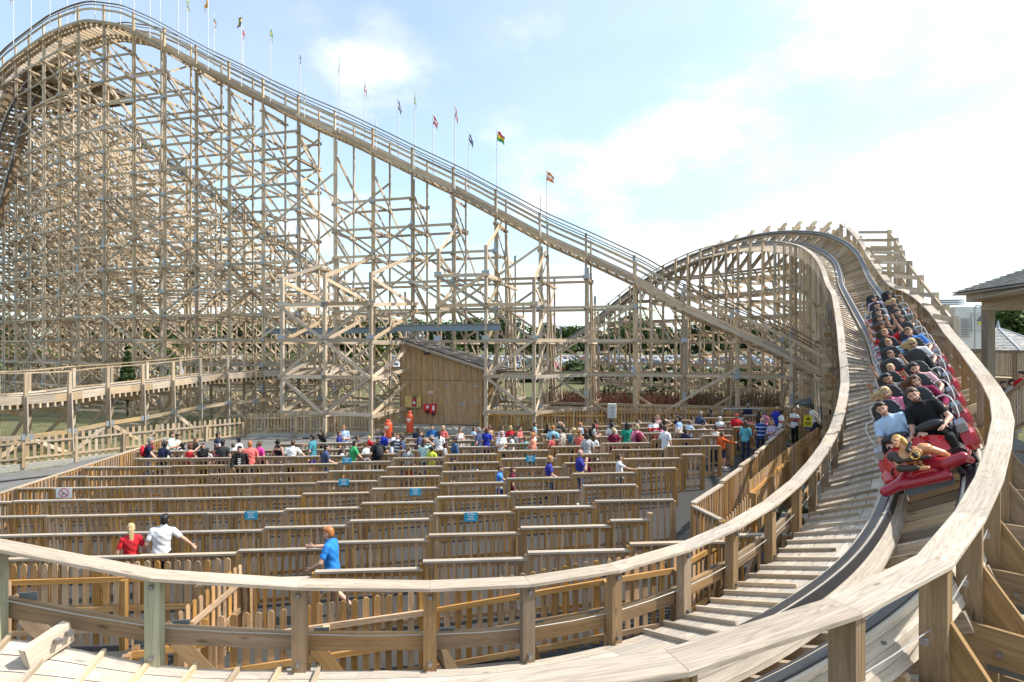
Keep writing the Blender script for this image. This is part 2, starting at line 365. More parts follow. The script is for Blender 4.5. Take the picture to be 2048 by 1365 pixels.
for i, u in cols:
    v0 = vof(u); zt = deck(u); zl = lift(u); 
    up_ = EU if u > -37 else (EU * .95 - EV * .3)
    posts = [(v0, zt + 1.05), (v0 + V2, zt + 1.05)]
    if u < -8:
        top2 = max(min(zt - 1.5, zl + 1), -1)
        posts += [(v0 + 4.9, min(zt - 1, max(zl + 1.6, zt - 9))), (max(LV - 1.2, v0 + 6.6), max(zl + .9, -2)), (max(LV - 1.2, v0 + 6.6) + 2.4, max(zl + .9, -2)), (max(LV - 1.2, v0 + 6.6) + 5.0, max(zl - 4, -2))]
    elif zt > 2: posts += [(v0 + 4.9, zt - 2.2)] + ([(v0 + 7.4, zt - 5.5)] if zt > 4 else [])
    if u > 5: continue_posts = True
    bt = MB(); plates = MB()
    # horizontal cross members and braces in the depth direction
    vs = [p[0] for p in posts]
    for k in range(len(posts) - 1):
        va, vb = vs[k], vs[k + 1]; zz = min(posts[k][1], posts[k + 1][1]) - (1.2 if k == 0 else 0)
        lv = levels(u, zz)
        for q, z in enumerate(lv):
            for sd in (-.1, .1): 
                if sd > 0 and q % 2: continue
                bt.beam(mp(u + sd, va - .2, z - .1), mp(u + sd, vb + .2, z - .1), .05, .15)
            if q + 1 < len(lv):
                z2 = lv[q + 1]
                if (q + k) % 5 == 4: bt.beam(mp(u + .07, va, z), mp(u + .07, vb, z2), .045, .13)
                else: bt.beam(mp(u - .07, vb, z), mp(u - .07, va, z2), .045, .13)
    # long raking brace from the front post down into the depth
    if u < -8:
        for z1 in (zt - 2, zt - 7.5, zt - 13):
            if z1 > 2: bt.beam(mp(u + .14, vs[0], z1), mp(u + .14, vs[min(3, len(vs) - 1)], max(z1 - 6.2, GM)), .05, .19)
    if u > -8 and zt > 1: bt.beam(mp(u, v0 + V2, zt - 1.2), mp(u, v0 + 5.6, GM), .14, .2); bt.beam(mp(u, v0 + V2, zt - 4), mp(u, v0 + 4.4, GM), .14, .16)
    for k, (v, z) in enumerate(posts):
        if z > 0: plates.beam(mp(u, v - .085, min(z, 4.6 + (i % 3) * 1.7) - .5), mp(u, v - .085, min(z, 4.6 + (i % 3) * 1.7)), .16, .012, up=EV)
        if k < 2: plates.beam(mp(u, v - .087 if k == 0 else v + .087, -3.0 + (i % 2) * 1.4), mp(u, v - .087 if k == 0 else v + .087, -2.5 + (i % 2) * 1.4), .16, .012, up=EV)
    bo = bt.build('bent', W_STRUCT, drop)
    for k, (v, z) in enumerate(posts):
        pw = .13 if k < 1 else .105; pm = MB(); pm.beam(mp(u, v, GM - .3), mp(u, v, z), pw, pw, up=EU)
        if k < 1: pm.beam(mp(u + .1, v + .02, GM - .3), mp(u + .1, v + .02, z - 2), .05, .14, up=EU)
        pm.build('post', W_STRUCT, bo)
    plates.build('joint_plates', STEEL, bo)
# ledgers along the face, at front and back of the track posts and on the rear rows
def ledger_run(v_fn, zf, name, us, every=1):
    allz = sorted(set(round(z, 3) for u in us for z in levels(u, zf(u))))
    for z in allz:
        seg = [u for u in us if z in [round(q, 3) for q in levels(u, zf(u))]]
        if len(seg) < 2: continue
        mb = MB(); pl = MB()
        for a, b in zip(seg, seg[1:]):
            if b - a > BAY * 1.5: continue
            mb.beam(mp(a - .12, v_fn(a), z), mp(b + .12, v_fn(b), z), .05, .155)
            if random.random() < .6: pl.beam(mp(b - .17, v_fn(b) - .04, z), mp(b + .17, v_fn(b) - .04, z), .01, .23)
        o = mb.build(name, W_STRUCT, drop)
        pl.build('joint_plate', STEEL, o)
us_all = [u for i, u in cols]
ledger_run(lambda u: vof(u) - .11, lambda u: deck(u) - .9, 'ledger', us_all)
ledger_run(lambda u: vof(u) + V2 + .11, lambda u: deck(u) - .9, 'ledger', us_all)
us_l = [u for u in us_all if u < -8]
ledger_run(lambda u: max(LV - 1.2, vof(u) + 6.6) - .11, lambda u: lift(u) - .4, 'ledger', us_l)
ledger_run(lambda u: max(LV - 1.2, vof(u) + 6.6) + 2.51, lambda u: lift(u) - .4, 'ledger', us_l)
ledger_run(lambda u: max(LV - 1.2, vof(u) + 6.6) + 5.11, lambda u: lift(u) - 4, 'ledger', us_l)
ledger_run(lambda u: vof(u) + 4.9, lambda u: min(deck(u) - 1, max(lift(u) + 1.6, deck(u) - 9)), 'ledger', us_l)
# long diagonal braces across the face, one level per bay
def face_diag(v_fn, zf, i0, dirn, zstart, off):
    mb = MB(); u = i0 * BAY; z = zstart; n = 0
    while -23 * BAY < u < 5 * BAY and n < 16:
        u2, z2 = u + BAY * dirn, z + 1.78
        if z2 > min(zf(u), zf(u2)) - .6 or u2 > 4 * BAY: break
        mb.beam(mp(u, v_fn(u) + off, z), mp(u2, v_fn(u2) + off, z2), .05, .135); u, z = u2, z2; n += 1
    mb.build('diagonal_brace', W_STRUCT, drop)
for i0 in range(-23, 4, 4):
    face_diag(lambda u: vof(u), deck, i0, 1, GM + .2, -.16)
    face_diag(lambda u: vof(u) + V2, deck, i0 + 1, 1, GM + .2, .16)
for i0 in range(-14, 4, 5):
    face_diag(lambda u: vof(u), deck, i0, -1, GM + .2, -.21)
for i0 in range(-20, -3, 3):
    face_diag(lambda u: max(LV - 1.2, vof(u) + 6.6), lift, i0, 1, GM + .2, -.16)
for i0 in range(-22, 3, 3):
    face_diag(lambda u: vof(u) + V2, deck, i0, -1, GM + .2 + (i0 % 2) * 3.5, .2)
for i0 in range(-23, -4, 2):
    face_diag(lambda u: max(LV - 1.2, vof(u) + 6.6) + 2.4, lift, i0, 1 if i0 % 4 else -1, GM + .2, .16)
    face_diag(lambda u: vof(u) + 4.9, lambda u: min(deck(u) - 1, max(lift(u) + 1.6, deck(u) - 9)), i0, -1 if i0 % 4 else 1, GM + .2 + (i0 % 3) * 2, .1)
for z0 in (2.2, 9.1, 15.0):
    face_diag(lambda u: vof(u), deck, -23, 1, z0, -.16)
# the track on the drop
def track(root, path, frames, gauge=1.3, rails=True, lam=5):
    for sd in (-1, 1):
        st_ = MB()
        for l in range(lam):
            a = sd * gauge / 2; st_.sweep([(a - .1 + .004 * (l % 2), -.06 - .055 * l), (a + .1 + .004 * (l % 2), -.06 - .055 * l), (a + .1 + .004 * (l % 2), -.005 - .055 * l), (a - .1 + .004 * (l % 2), -.005 - .055 * l)], path, frames, seg=3)
        s = st_.build('track_stack', W_DECK, root)
        rm = MB(); a = sd * gauge / 2
        rm.sweep([(a - .085, .0), (a + .085, .0), (a + .085, .016), (a - .085, .016)], path, frames)
        rm.build('running_rail', RAIL, s)
def frames_of(path, bank=None, flip=1):
    fr_ = []
    for i in range(len(path)):
        d = (path[min(i + 1, len(path) - 1)] - path[max(0, i - 1)])
        ax, s, u = basis(d)
        if bank is not None:
            b = bank[i]; s, u = s * math.cos(b) + u * math.sin(b), u * math.cos(b) - s * math.sin(b)
        fr_.append((s, u))
    return fr_
uu = np.arange(-23 * BAY, 19.2, .55)
pth = [mp(u, vof(u) + V2 / 2, deck(u) + .02) for u in uu]
fr_ = frames_of(pth); track(drop, pth, fr_)
tm = MB()
for p, (s, u) in zip(pth, fr_):
    a = p - u * .36; tm.beam(a - s * 1.42, a + s * 1.42, .09, .19)
for sd in (-1, 1):
    tm.sweep([(sd * 1.06 - .14, -.24), (sd * 1.06 + .14, -.24), (sd * 1.06 + .14, -.2), (sd * 1.06 - .14, -.2)], pth, fr_, seg=4)
    tm.sweep([(sd * 1.46 - .03, -.47), (sd * 1.46 + .03, -.47), (sd * 1.46 + .03, -.27), (sd * 1.46 - .03, -.27)], pth, fr_, seg=5)
tm.build('track_deck', W_STRUCT, drop)
for sd in (-1, 1):
    hm = MB(); base = 1.42 * sd
    hm.sweep([(base - .03, .46), (base + .03, .46), (base + .03, .6), (base - .03, .6)], pth, fr_, seg=5)
    o = hm.build('handrail', W_STRUCT, drop)
    h2 = MB(); h2.sweep([(base - .06, 1.02), (base + .06, 1.02), (base + .06, 1.07), (base - .06, 1.07)], pth, fr_, seg=5)
    h2.sweep([(base - .02, .82), (base + .02, .82), (base + .02, .87), (base - .02, .87)], pth, fr_, seg=5)
    h2.build('top_rail', W_DARK, o)
# the lift track behind, a steel trough
lu = np.arange(-23 * BAY, -7, .8)
lp = [mp(u, max(LV, vof(u) + 7.8), lift(u)) for u in lu]; lf = frames_of(lp)
track(drop, lp, lf, 1.0, lam=1)
lm = MB()
for sd in (-.25, .25): lm.sweep([(sd - .05, -.5), (sd + .05, -.5), (sd + .05, -.1), (sd - .05, -.1)], lp, lf)
lm.build('lift_trough', BEAMB, drop)
lm = MB()
for p, (s, u) in zip(lp, lf): lm.beam(p - u * .3 - s * .8, p - u * .3 + s * .8, .07, .1)
lm.build('lift_walkway', W_STRUCT, drop)
pm = MB()   # underside of the turnaround at the crest, its shade put into dark timber
for k in range(19): pm.beam(mp(-53 + k * .5, 4.3, 23.3), mp(-53 + k * .5, 9.5, 23.3), .42, .06, up=(0, 0, 1))
for v_ in (4.2, 6.8, 9.6): pm.beam(mp(-53.5, v_, 23.0), mp(-43.5, v_, 23.0), .1, .45)
pm.build('crest_underside', W_DARK, drop)
# the far side of the crest: the track drops away steeply at the left edge
sp3 = [Vector(q) for q in spline([tuple(at(*q)) for q in ((150, 150, 51), (105, 150, 50.6), (70, 172, 50), (42, 215, 49), (20, 270, 48), (2, 335, 47), (-25, 430, 46), (-60, 560, 45))], 7)]
fr3 = [(Vector((.35, .93, .1)).normalized(), (sp3[min(i + 1, len(sp3) - 1)] - sp3[max(0, i - 1)]).normalized().cross(Vector((.35, .93, .1))).normalized()) for i in range(len(sp3))]
track(drop, sp3, fr3, lam=4)
tm = MB()
for p, (s, u) in zip(sp3, fr3): tm.beam(p - u * .36 - s * 1.5, p - u * .36 + s * 1.5, .1, .19)
for sd in (-1.05, 1.05): tm.sweep([(sd - .2, -.3), (sd + .2, -.3), (sd + .2, -.25), (sd - .2, -.25)], sp3, fr3)
tm.build('track_deck', W_DARK, drop)  # dark timber colour stands in for the shade on this track's underside
# buttress frames standing in front of the face, with the steel lintels over the shed
def buttress(px, v, py_top, floor=None):
    u = u_of_px(px, v); p = mp(u, v, 0); zt = (HY - py_top) / F * p.y
    gm = GM if floor is None else floor
    bt = MB(); zl = levels(u, zt + .2)
    if floor is not None: zl = [z for z in zl if z > floor]
    for q, z in enumerate(zl):
        for sd in (-.1, .1): bt.beam(mp(u + sd, v - .15, z - .1), mp(u + sd, -.1, z - .1 + (.5 if q % 2 else 0)), .05, .19)
        if q + 1 < len(zl):
            bt.beam(mp(u + .08, v, z), mp(u + .08, -.1, zl[q + 1]), .05, .19)
    bt.beam(mp(u + .05, v, zt - .1), mp(u + .05, -.1, zt + 1.9), .06, .19); bt.beam(mp(u - .06, v, zt - .2), mp(u - .06, -.1, zt - 1.4), .06, .19)
    o = bt.build('buttress', W_STRUCT, drop)
    pm = MB(); pm.beam(mp(u, v, gm - .2), mp(u, v, zt), .17, .17, up=EU); pm.build('post', W_STRUCT, o)
    pl = MB()
    for z in (zl[-1:] or [0]) + [.5]: pl.beam(mp(u - .22, v - .1, z), mp(u + .22, v - .1, z), .012, .3)
    pl.build('joint_plates', STEEL, o)
    return u, zt
b1 = [buttress(565, -6, 555), buttress(650, -6, 548), buttress(742, -6, 545)]
b2 = [buttress(877, -3.1, 498, 1.3), buttress(972, -3.1, 491), buttress(1068, -3.1, 555)]
for bs, v in ((b1, -6), (b2, -3.1)):
    for z in (-3.55, -1.6, .38, 2.33, 4.0):
        us = [u for u, zt in bs if zt > z + .1]
        if v > -4 and z < 2: us = us[1:] + ([u_of_px(1172)] if z < 1 else [])
        mb = MB()
        for a, b in zip(us, us[1:]): mb.beam(mp(a - .15, v - .12, z), mp(b + .15, (v if b < u_of_px(1100) else -.1) - .12, z), .05, .19)
        mb.build('ledger', W_STRUCT, drop)
def dg(a, z0, b, z1, v, o=-.17): mb = MB(); mb.beam(mp(a, v + o, z0), mp(b, v + o, z1), .05, .17); mb.build('diagonal_brace', W_STRUCT, drop)
U = [u for u, _ in b1]; dg(U[0], 2.2, U[1], .4, -6); dg(U[1], .4, U[2], 2.3, -6); dg(U[1], .4, U[0], -1.6, -6); dg(U[1], .4, U[2], -1.6, -6); dg(U[0], -1.6, U[1], -3.6, -6); dg(U[2], -1.6, U[1], -3.6, -6, -.2)
U = [u for u, _ in b2]; dg(U[0], 4.0, U[1], 2.3, -3.1); dg(U[1], 2.3, U[2], .4, -3.1); dg(U[1], -1.6, U[2], .4, -3.1); dg(U[1], -1.6, U[2], -3.6, -3.1); dg(U[0], 2.3, U[1], 4.0, -3.1, -.2)
def ibeam(p0, p1, h, name):
    m = MB(); m.beam(p0, p1, .02, h)
    for s in (-1, 1): m.beam(Vector(p0) + Vector((0, 0, s * h / 2)), Vector(p1) + Vector((0, 0, s * h / 2)), .22, .025)
    m.build(name, BEAMB, drop)
ibeam(mp(u_of_px(785, -3.1), -3.15, 1.1), mp(u_of_px(1000, -3.1), -3.15, 1.1), .36, 'steel_lintel')
ibeam(mp(u_of_px(530, .5), .4, 1.1), mp(u_of_px(790, .5), .4, 1.1), .36, 'steel_lintel')
# ---------------------------------------------------------------- the banked turn on the right and the hill it comes down from
CT = [(-9.5, 2.6, -1.9, 3), (-7, 3.0, -2.2, 4), (-5, 3.35, -2.5, 6), (-3.1, 3.7, -2.72, 8), (-1.3, 3.95, -2.8, 11), (.4, 4.25, -2.75, 15), (1.9, 4.85, -2.66, 19), (3.4, 5.75, -2.5, 23), (5.0, 7.2, -2.36, 26), (6.5, 8.9, -2.03, 28), (8.25, 11.4, -1.6, 27), (9.95, 14, -1.0, 25), (11.9, 17.5, -.25, 20), (13.84, 21, .6, 15), (15.1, 24, 1.8, 13), (16.6, 27.5, 3.2, 14), (18.5, 31, 4.25, 20), (19.9, 34, 5.45, 28), (20.8, 37, 6.6, 38), (21.0, 40, 7.65, 44), (20.2, 43, 8.35, 46), (18.8, 45.7, 8.55, 45), (16.5, 48.3, 8.05, 43), (14, 50.3, 7.0, 40), (11.7, 51.7, 5.7, 34), (9.2, 52.8, 3.8, 24), (7.0, 53.6, 2.05, 14), (3.6, 54.5, -.3, 8), (.2, 55, -2.2, 5), (-4.6, 55.5, -3.3, 4), (-12, 56, -3.4, 4)]
IT = [(-9.6, 4.3, -1.1), (-8.0, 4.5, -1.3), (-6.2, 4.8, -1.52), (-4.45, 5.1, -1.77), (-3.22, 5.3, -2.12), (-2.03, 5.45, -2.25), (-.91, 5.6, -2.33), (-.05, 5.8, -2.39), (1.05, 6.2, -2.40), (1.94, 6.7, -2.37), (2.86, 7.4, -2.31), (3.74, 8.2, -2.22), (4.63, 9.15, -2.09), (5.63, 10.4, -1.93), (6.62, 11.7, -1.7), (7.64, 13.2, -1.36), (8.78, 15, -.86), (9.76, 16.8, -.22), (10.9, 18.9, .61), (12.26, 21.5, 1.55), (13.28, 23.5, 2.25), (14.44, 26, 2.88), (16.07, 29.5, 4.17), (17.5, 33, 5.36), (18.8, 37, 6.57), (19.2, 40, 7.4), (18.6, 42, 7.9), (17.3, 44.2, 8.2), (15.2, 46.5, 8.0), (12.9, 48.5, 7.0), (10.8, 50, 5.7), (8.7, 51.2, 4.0), (6.6, 52, 2.3), (3.4, 52.8, .1), (.2, 53.3, -1.7)]
OT = [(-6, 1.9, -1.6), (-3, 2.5, -1.75), (-1.3, 2.85, -1.84), (.05, 3.15, -1.87), (.95, 3.35, -1.84), (1.85, 3.7, -1.77), (2.96, 4.25, -1.74), (3.96, 5.1, -1.68), (5.05, 6.1, -1.55), (6.14, 7.2, -1.3), (6.99, 8.1, -1.1), (8.05, 9.4, -.87), (9.1, 10.9, -.62), (10.17, 12.5, -.36), (11.16, 14.1, 0), (12.05, 15.65, .37), (13.01, 17.4, .96), (13.85, 19, 1.42), (14.66, 20.6, 1.83), (15.4, 22.2, 2.2), (16.2, 24.1, 2.56), (16.93, 25.75, 3.1), (17.77, 27.55, 3.8), (19.2, 30.5, 4.85), (20.6, 33.5, 6.15), (21.5, 36, 7.37), (21.99, 38.15, 8.38)]
cs = np.array(spline(CT, 10)); isp = [Vector(p) for p in spline(IT, 12)]; osp = [Vector(p) for p in spline(OT, 12)]
# resample the centre line every 0.25 m
seg = np.r_[0, np.cumsum(np.linalg.norm(np.diff(cs[:, :3], axis=0), axis=1))]; SL = seg[-1]
def cen(s): return Vector([float(np.interp(s, seg, cs[:, k])) for k in range(3)])
def bnk(s): return rad(float(np.interp(s, seg, cs[:, 3])))
def frame(s):   # returns point, heading (in image order: from the lower left up to the hill), outward side, up
    p = cen(s); d = (cen(min(SL, s + .3)) - cen(max(0, s - .3))).normalized()
    _, sd, u = basis(d); b = bnk(s)       # sd points to the outside of the curve
    return p, d, sd * math.cos(b) + u * math.sin(b), u * math.cos(b) - sd * math.sin(b)
def s_near(x, y): return float(seg[np.argmin((cs[:, 0] - x) ** 2 + (cs[:, 1] - y) ** 2)])
def hit(curve, s, lim=6):     # where a handrail curve crosses the section plane at s
    p, d, sd, u = frame(s); h = Vector((d.x, d.y, 0)).normalized(); best = None
    for a, b in zip(curve, curve[1:]):
        fa, fb = (a - p).x * h.x + (a - p).y * h.y, (b - p).x * h.x + (b - p).y * h.y
        if fa * fb <= 0 and fa != fb:
            q = a.lerp(b, fa / (fa - fb))
            if (Vector((q.x - p.x, q.y - p.y))).length < lim and (best is None or (q - p).length < (best - p).length): best = q
    return best
turn = thing('coaster_turn', 'banked timber coaster curve sweeping from the hill at right round the foreground', 'roller coaster', cen(s_near(9.95, 14)) - Vector((0, 0, 4)))
ss = np.arange(0, SL, .3)
P4 = [frame(s) for s in ss]; path = [q[0] for q in P4]; frs = [(q[2], q[3]) for q in P4]
GA = 1.2
for sd in (-1, 1):
    sm = MB(); a = sd * GA / 2
    for l in range(7):
        j = .006 * (l % 2) - .003
        sm.sweep([(a - .12 + j, -.058 - .052 * l), (a + .12 + j, -.058 - .052 * l), (a + .12 + j, -.008 - .052 * l), (a - .12 + j, -.008 - .052 * l)], path, frs, seg=9)
    o = sm.build('track_stack', W_DECK, turn)
    rm = MB(); rm.sweep([(a - .062, -.008), (a + .062, -.008), (a + .062, .012), (a - .062, .012)], path, frs)
    b = a - sd * .13
    rm.sweep([(b - .012, -.1), (b + .012, -.1), (b + .012, .0), (b - .012, .0)], path, frs)
    rm.build('running_rail', RAIL, o)
    bm_ = MB()
    for k in range(0, len(path), 2):
        p, (s_, u_) = path[k], frs[k]; q = p + s_ * (a + sd * .125) - u_ * (.1 + .1 * (k % 4 == 0))
        if p.y < 14: bm_.beam(q - s_ * .02 * sd, q + s_ * .03 * sd, .025, .025)
    bm_.build('bolts', BOLT, o)
ties = MB(); pales = MB()
for k, s in enumerate(np.arange(.1, SL, .42)):
    p, d, sd, u = frame(s); y = p.y
    inn = -.78 if y < 45 else -1.0
    oute = (.74 if y < 12.5 else 1.3) if y < 36 else 1.1 + .5 * (k % 3 == 0)
    c = p - u * .47
    ties.beam(c + sd * inn, c + sd * oute, .06, .19, up=u)
ties.build('ties', W_STRUCT, turn)
# inner walkway: planks along the track with cleats across
s_end = s_near(18.8, 45.7)
base_in = {}
BENT = 1.26
def inner_base(s):
    q = hit(isp, s)
    if q is None: return None
    return q - Vector((0, 0, .84))
wk = MB(); wpts = []
for s in np.arange(0.6, s_near(9, 52.8), .3):
    p, d, sd, u = frame(s); b = inner_base(s)
    if b is None: continue
    wpts.append((s, p - sd * .78 - u * .12, b, d))
for k in range(len(wpts) - 1):
    s, a, b, d = wpts[k]; s2, a2, b2, _ = wpts[k + 1]
    if s2 - s > .5: continue
    for j in range(5):
        t0, t1 = j / 5, (j + 1) / 5 - .012
        up = (b - a).cross(d).normalized(); up = up if up.z > 0 else -up
        q = [a.lerp(b, t0), a.lerp(b, t1), a2.lerp(b2, t1), a2.lerp(b2, t0)]
        bi = len(wk.v); r = random.Random((int(k / (6 + j)) * 7 + j)).random()
        wk.v += q + [x - up * .04 for x in q]
        W = (b - a).length / 5; L0 = s
        wk.face((bi, bi + 1, bi + 2, bi + 3) if (q[1] - q[0]).cross(q[2] - q[0]).z > 0 else (bi + 3, bi + 2, bi + 1, bi), [(L0, j * 3), (L0, j * 3 + W), (L0 + .3, j * 3 + W), (L0 + .3, j * 3)], r)
        wk.face((bi + 1, bi + 5, bi + 6, bi + 2), [(L0, 0), (L0, .04), (L0 + .3, .04), (L0 + .3, 0)], r)
        wk.face((bi, bi + 3, bi + 7, bi + 4), [(L0, 0), (L0 + .3, 0), (L0 + .3, .04), (L0, .04)], r)
        wk.face((bi + 4, bi + 7, bi + 6, bi + 5), [(L0, 0), (L0 + .3, 0), (L0 + .3, .2), (L0, .2)], r)
wo = wk.build('walkway', W_DECK, turn)
cl = MB(); cl1 = MB(); s_flat0, s_flat1 = s_near(-1.2, 3.8), s_near(2.2, 4.7)
for k, s in enumerate(np.arange(1.0, s_near(9, 52.8), .37)):
    p, d, sd, u = frame(s); b = inner_base(s)
    if b is None or s_flat0 < s < s_flat1: continue
    a = p - sd * .8 - u * .12; up = (b - a).cross(d).normalized(); up = up if up.z > 0 else -up
    f0 = .04 if k % 4 else .2; (cl1 if s <= s_flat0 else cl).beam(a.lerp(b, f0) + up * .022, b + up * .022, .034, .06, up=up)
cl.build('cleats', W_STRUCT, wo); cl1.build('cleats', W_STRUCT, wo)
# bents with their posts, and the handrails they carry
s1 = s_near(7.0, 53.6); sp_ = min(np.arange(3, 12, .02), key=lambda q: (hit(isp, q) - Vector((-2.03, 5.45, -2.25))).length if hit(isp, q) else 9); s0 = sp_ % BENT + .001
bents = list(np.arange(s0, s1, BENT)); IP, OP = [], []
gmn = -5.15
def legs(mb, p, z0, w_=.15, d_=.15, up=(1, 0, 0)): mb.beam((p.x, p.y, z0), p, w_, d_, up=up)
for k, s in enumerate(bents):
    p, d, sd, u = frame(s); hd = Vector((d.x, d.y, 0)).normalized(); n = Vector((hd.y, -hd.x, 0)); 
    if n.dot(Vector((sd.x, sd.y, 0))) < 0: n = -n
    qi, qo = hit(isp, s), hit(osp, s); far = p.y > 25
    bt = MB(); posts = []
    low = p - u * .58
    ia, oa = (-1.75, 1.75)
    if qi is not None: ia = (qi - p).x * n.x + (qi - p).y * n.y
    if qo is not None: oa = (qo - p).x * n.x + (qo - p).y * n.y
    zl = lambda a: low.z + a * math.tan(bnk(s)) * .98
    def P(a, z, f=0): return Vector((p.x + n.x * a + hd.x * f, p.y + n.y * a + hd.y * f, z))
    g = gz(p.x, p.y) - .2 if p.y < 24 else gmn
    # main banked beam (two planks) and level beams below
    for f in (-.09, .09):
        bt.beam(P(ia + .08, zl(ia + .08) - .2, f), P(oa + .1, zl(oa) - .12, f), .045, .19)
    lvl = min(zl(ia) - .75, zl(0) - .8); q = 0
    while lvl > g + .4 and q < 7:
        ex = .9 if oa > 0 else 0
        bt.beam(P(ia - .2, lvl, -.1), P(oa + ex, lvl, -.1), .045, .19)
        if q % 2 == 0: bt.beam(P(ia - .2, lvl, .1), P(oa + ex, lvl, .1), .045, .19)
        nxt = lvl - 1.85
        if nxt > g: bt.beam(P(ia, lvl, .14 if q % 2 else -.14), P(oa, nxt, .14 if q % 2 else -.14), .045, .17)
        else: bt.beam(P(ia, lvl, -.14), P(oa, g, -.14), .045, .17)
        lvl = nxt; q += 1
    if p.y < 9.3 and qo is not None:
        # outrigger arms with chamfered tips beyond the outer post, and the raking leg
        zt = qo.z - .98
        for f, zo, ln, h in ((-.17, 0, 1.5, .34), (.12, -.18, 1.15, .2)):
            bt.prism([P(oa - .3, zt + zo, f), P(oa + ln - .16, zt + zo, f), P(oa + ln, zt + zo - .2, f), P(oa + ln - .02, zt + zo - h, f), P(oa - .3, zt + zo - h, f)], hd * .045)
        bt.beam(P(oa + 1.1, zt - .25, -.1), P(oa + 2.6, g, -.1), .09, .24, up=hd); bt.beam(P(oa + .2, zt - 1.1, .08), P(oa + 1.2, zt - .1, .08), .05, .2, up=hd)
        bt.beam(P(oa + 1.25, zt - .2, .1), P(oa + .9, zt - 1.3, .1), .12, .12)
        # knee that widens the foot of the outer post
        bt.prism([P(oa + .1, zt + .5, .025), P(oa + .1, zt - .1, .025), P(oa + .52, zt - .1, .025)], hd * .05)
    if far:
        ao = max(oa, 1.75) + 2.2
        if p.y < 46:
            bt.beam(P(oa - .3, zl(oa) - 1.5), P(ao + 1.2, g), .14, .17, up=hd)
            for f_ in (.25, .55): bt.beam(P(oa, p.z * f_ + g * (1 - f_)), P(oa + (ao - oa + 1) * (1 - f_), p.z * f_ + g * (1 - f_)), .05, .17)
    bo = bt.build('bent', W_STRUCT if far else W_POST, turn)
    # inner post
    if qi is not None:
        pm = MB(); 
        if far: pm.beam((qi.x, qi.y, g), qi - Vector((0, 0, .02)), .15, .15, up=hd)
        else:
            pm.beam((qi.x, qi.y, qi.z - 1.75), qi - Vector((0, 0, .036)), .115, .13, up=hd); c2 = qi + n * .16
            pm.beam((c2.x, c2.y, g), (c2.x, c2.y, qi.z - 1.0), .14, .14, up=hd)
        left = -4.9 < qi.x < -2.9 and p.y < 10
        pm.build('post', W_GREEN if left else (W_STRUCT if far else W_POST), bo); IP.append((s, qi, hd, n))
    pl = MB()
    if p.y < 24 and qi is not None:
        for e in ((-.17, .17) if k % 2 else (.17,)): pq = MB(); pq.beam(qi - n * .152 + hd * e - Vector((0, 0, .52)), qi - n * .152 + hd * e - Vector((0, 0, .72)), .15, .012, up=n); pq.build('bracket_plate', PLATE, bo); pl.beam(qi - n * .17 + hd * e - Vector((0, 0, .6)), qi - n * .12 + hd * e - Vector((0, 0, .6)), .03, .03)
        for e in (.1, .75, 1.0): 
            c = qi - n * .06 - Vector((0, 0, e)); pl.beam(c - n * .02, c + n * .16, .035, .035)
    if qo is not None:
        pm = MB(); zb = qo.z - (1.6 if not far else 2.2)
        pm.beam((qo.x, qo.y, zb), qo - Vector((0, 0, .036)), .055, .2, up=n); pm.beam(Vector((qo.x, qo.y, zb)) + hd * .06, qo + hd * .06 - Vector((0, 0, .038)), .04, .19, up=n)
        c2 = qo + n * .02; pm.beam((c2.x, c2.y, g), (c2.x, c2.y, zb + .1), .13, .15, up=hd)
        pm.build('post', W_STRUCT if far else W_POST, bo); OP.append((s, qo, hd, n))
        if p.y < 24:
            for zo, a in ((-.62, 0), (-1.2, .25), (-1.24, .9), (-1.05, 0)):
                c = P(oa + a, qo.z + zo, -.18); pl.beam(c - hd * .015, c + hd * .03, .05, .05)
            pq = MB(); pq.prism([P(oa + .12, qo.z - 1.08, .1), P(oa + .62, qo.z - 1.3, .1), P(oa + .72, qo.z - 1.48, .1), P(oa + .12, qo.z - 1.5, .1)], hd * .012); pq.build('bracket_plate', PLATE, bo)
    elif p.y >= 36:
        pm = MB(); pm.beam(P(1.1, g), P(1.1, zl(1.1) + .1), .14, .14, up=hd); pm.build('post', W_STRUCT, bo)
        if p.y < 52 and k % 2 == 0:
            pm = MB(); a_ = p + sd * 1.5 - u * .4; pm.beam(p + sd * .7 - u * .4, a_, .09, .2, up=u); pm.build('outer_stub', W_STRUCT, bo)
    tag(pl.build('bolts', BOLT, bo), kind='stuff') if pl.v else None
def cap(pts, name, width, mat, parent=None, lift_=0):
    nxt = None
    for (s, a, h, n), (s2, b, h2, n2) in zip(pts, pts[1:]):
        if s2 - s > BENT * 1.6: continue
        m = MB(); q = [a - n * width / 2, a + n * width / 2, b + n2 * width / 2, b - n2 * width / 2]
        z = Vector((0, 0, lift_)); r = random.random(); o = random.random() * 9; L = (b - a).length; c = .008
        e = (b - a).normalized() * .002
        top = [q[0] + z + n * c + e, q[1] + z - n * c + e, q[2] + z - n2 * c - e, q[3] + z + n2 * c - e]
        mid = [x + z - Vector((0, 0, c)) for x in q]; bot = [x + z - Vector((0, 0, .038)) for x in q]
        m.v += top + mid + bot
        fl = (top[1] - top[0]).cross(top[2] - top[0]).z > 0
        def fa(ix, uv): m.face(ix if fl else ix[::-1], uv if fl else uv[::-1], r)
        fa((0, 1, 2, 3), [(o, o), (o, o + width), (o + L, o + width), (o + L, o)])
        for i in range(4):
            j = (i + 1) % 4; l = L if i % 2 else width
            fa((4 + i, 4 + j, j, i), [(o, o), (o + l, o), (o + l, o + c), (o, o + c)]); fa((8 + i, 8 + j, 4 + j, 4 + i), [(o, o), (o + l, o), (o + l, o + .03), (o, o + .03)])
        fa((11, 10, 9, 8), [(o, o), (o + L, o), (o + L, o + width), (o, o + width)])
        m.build(name, mat, parent)
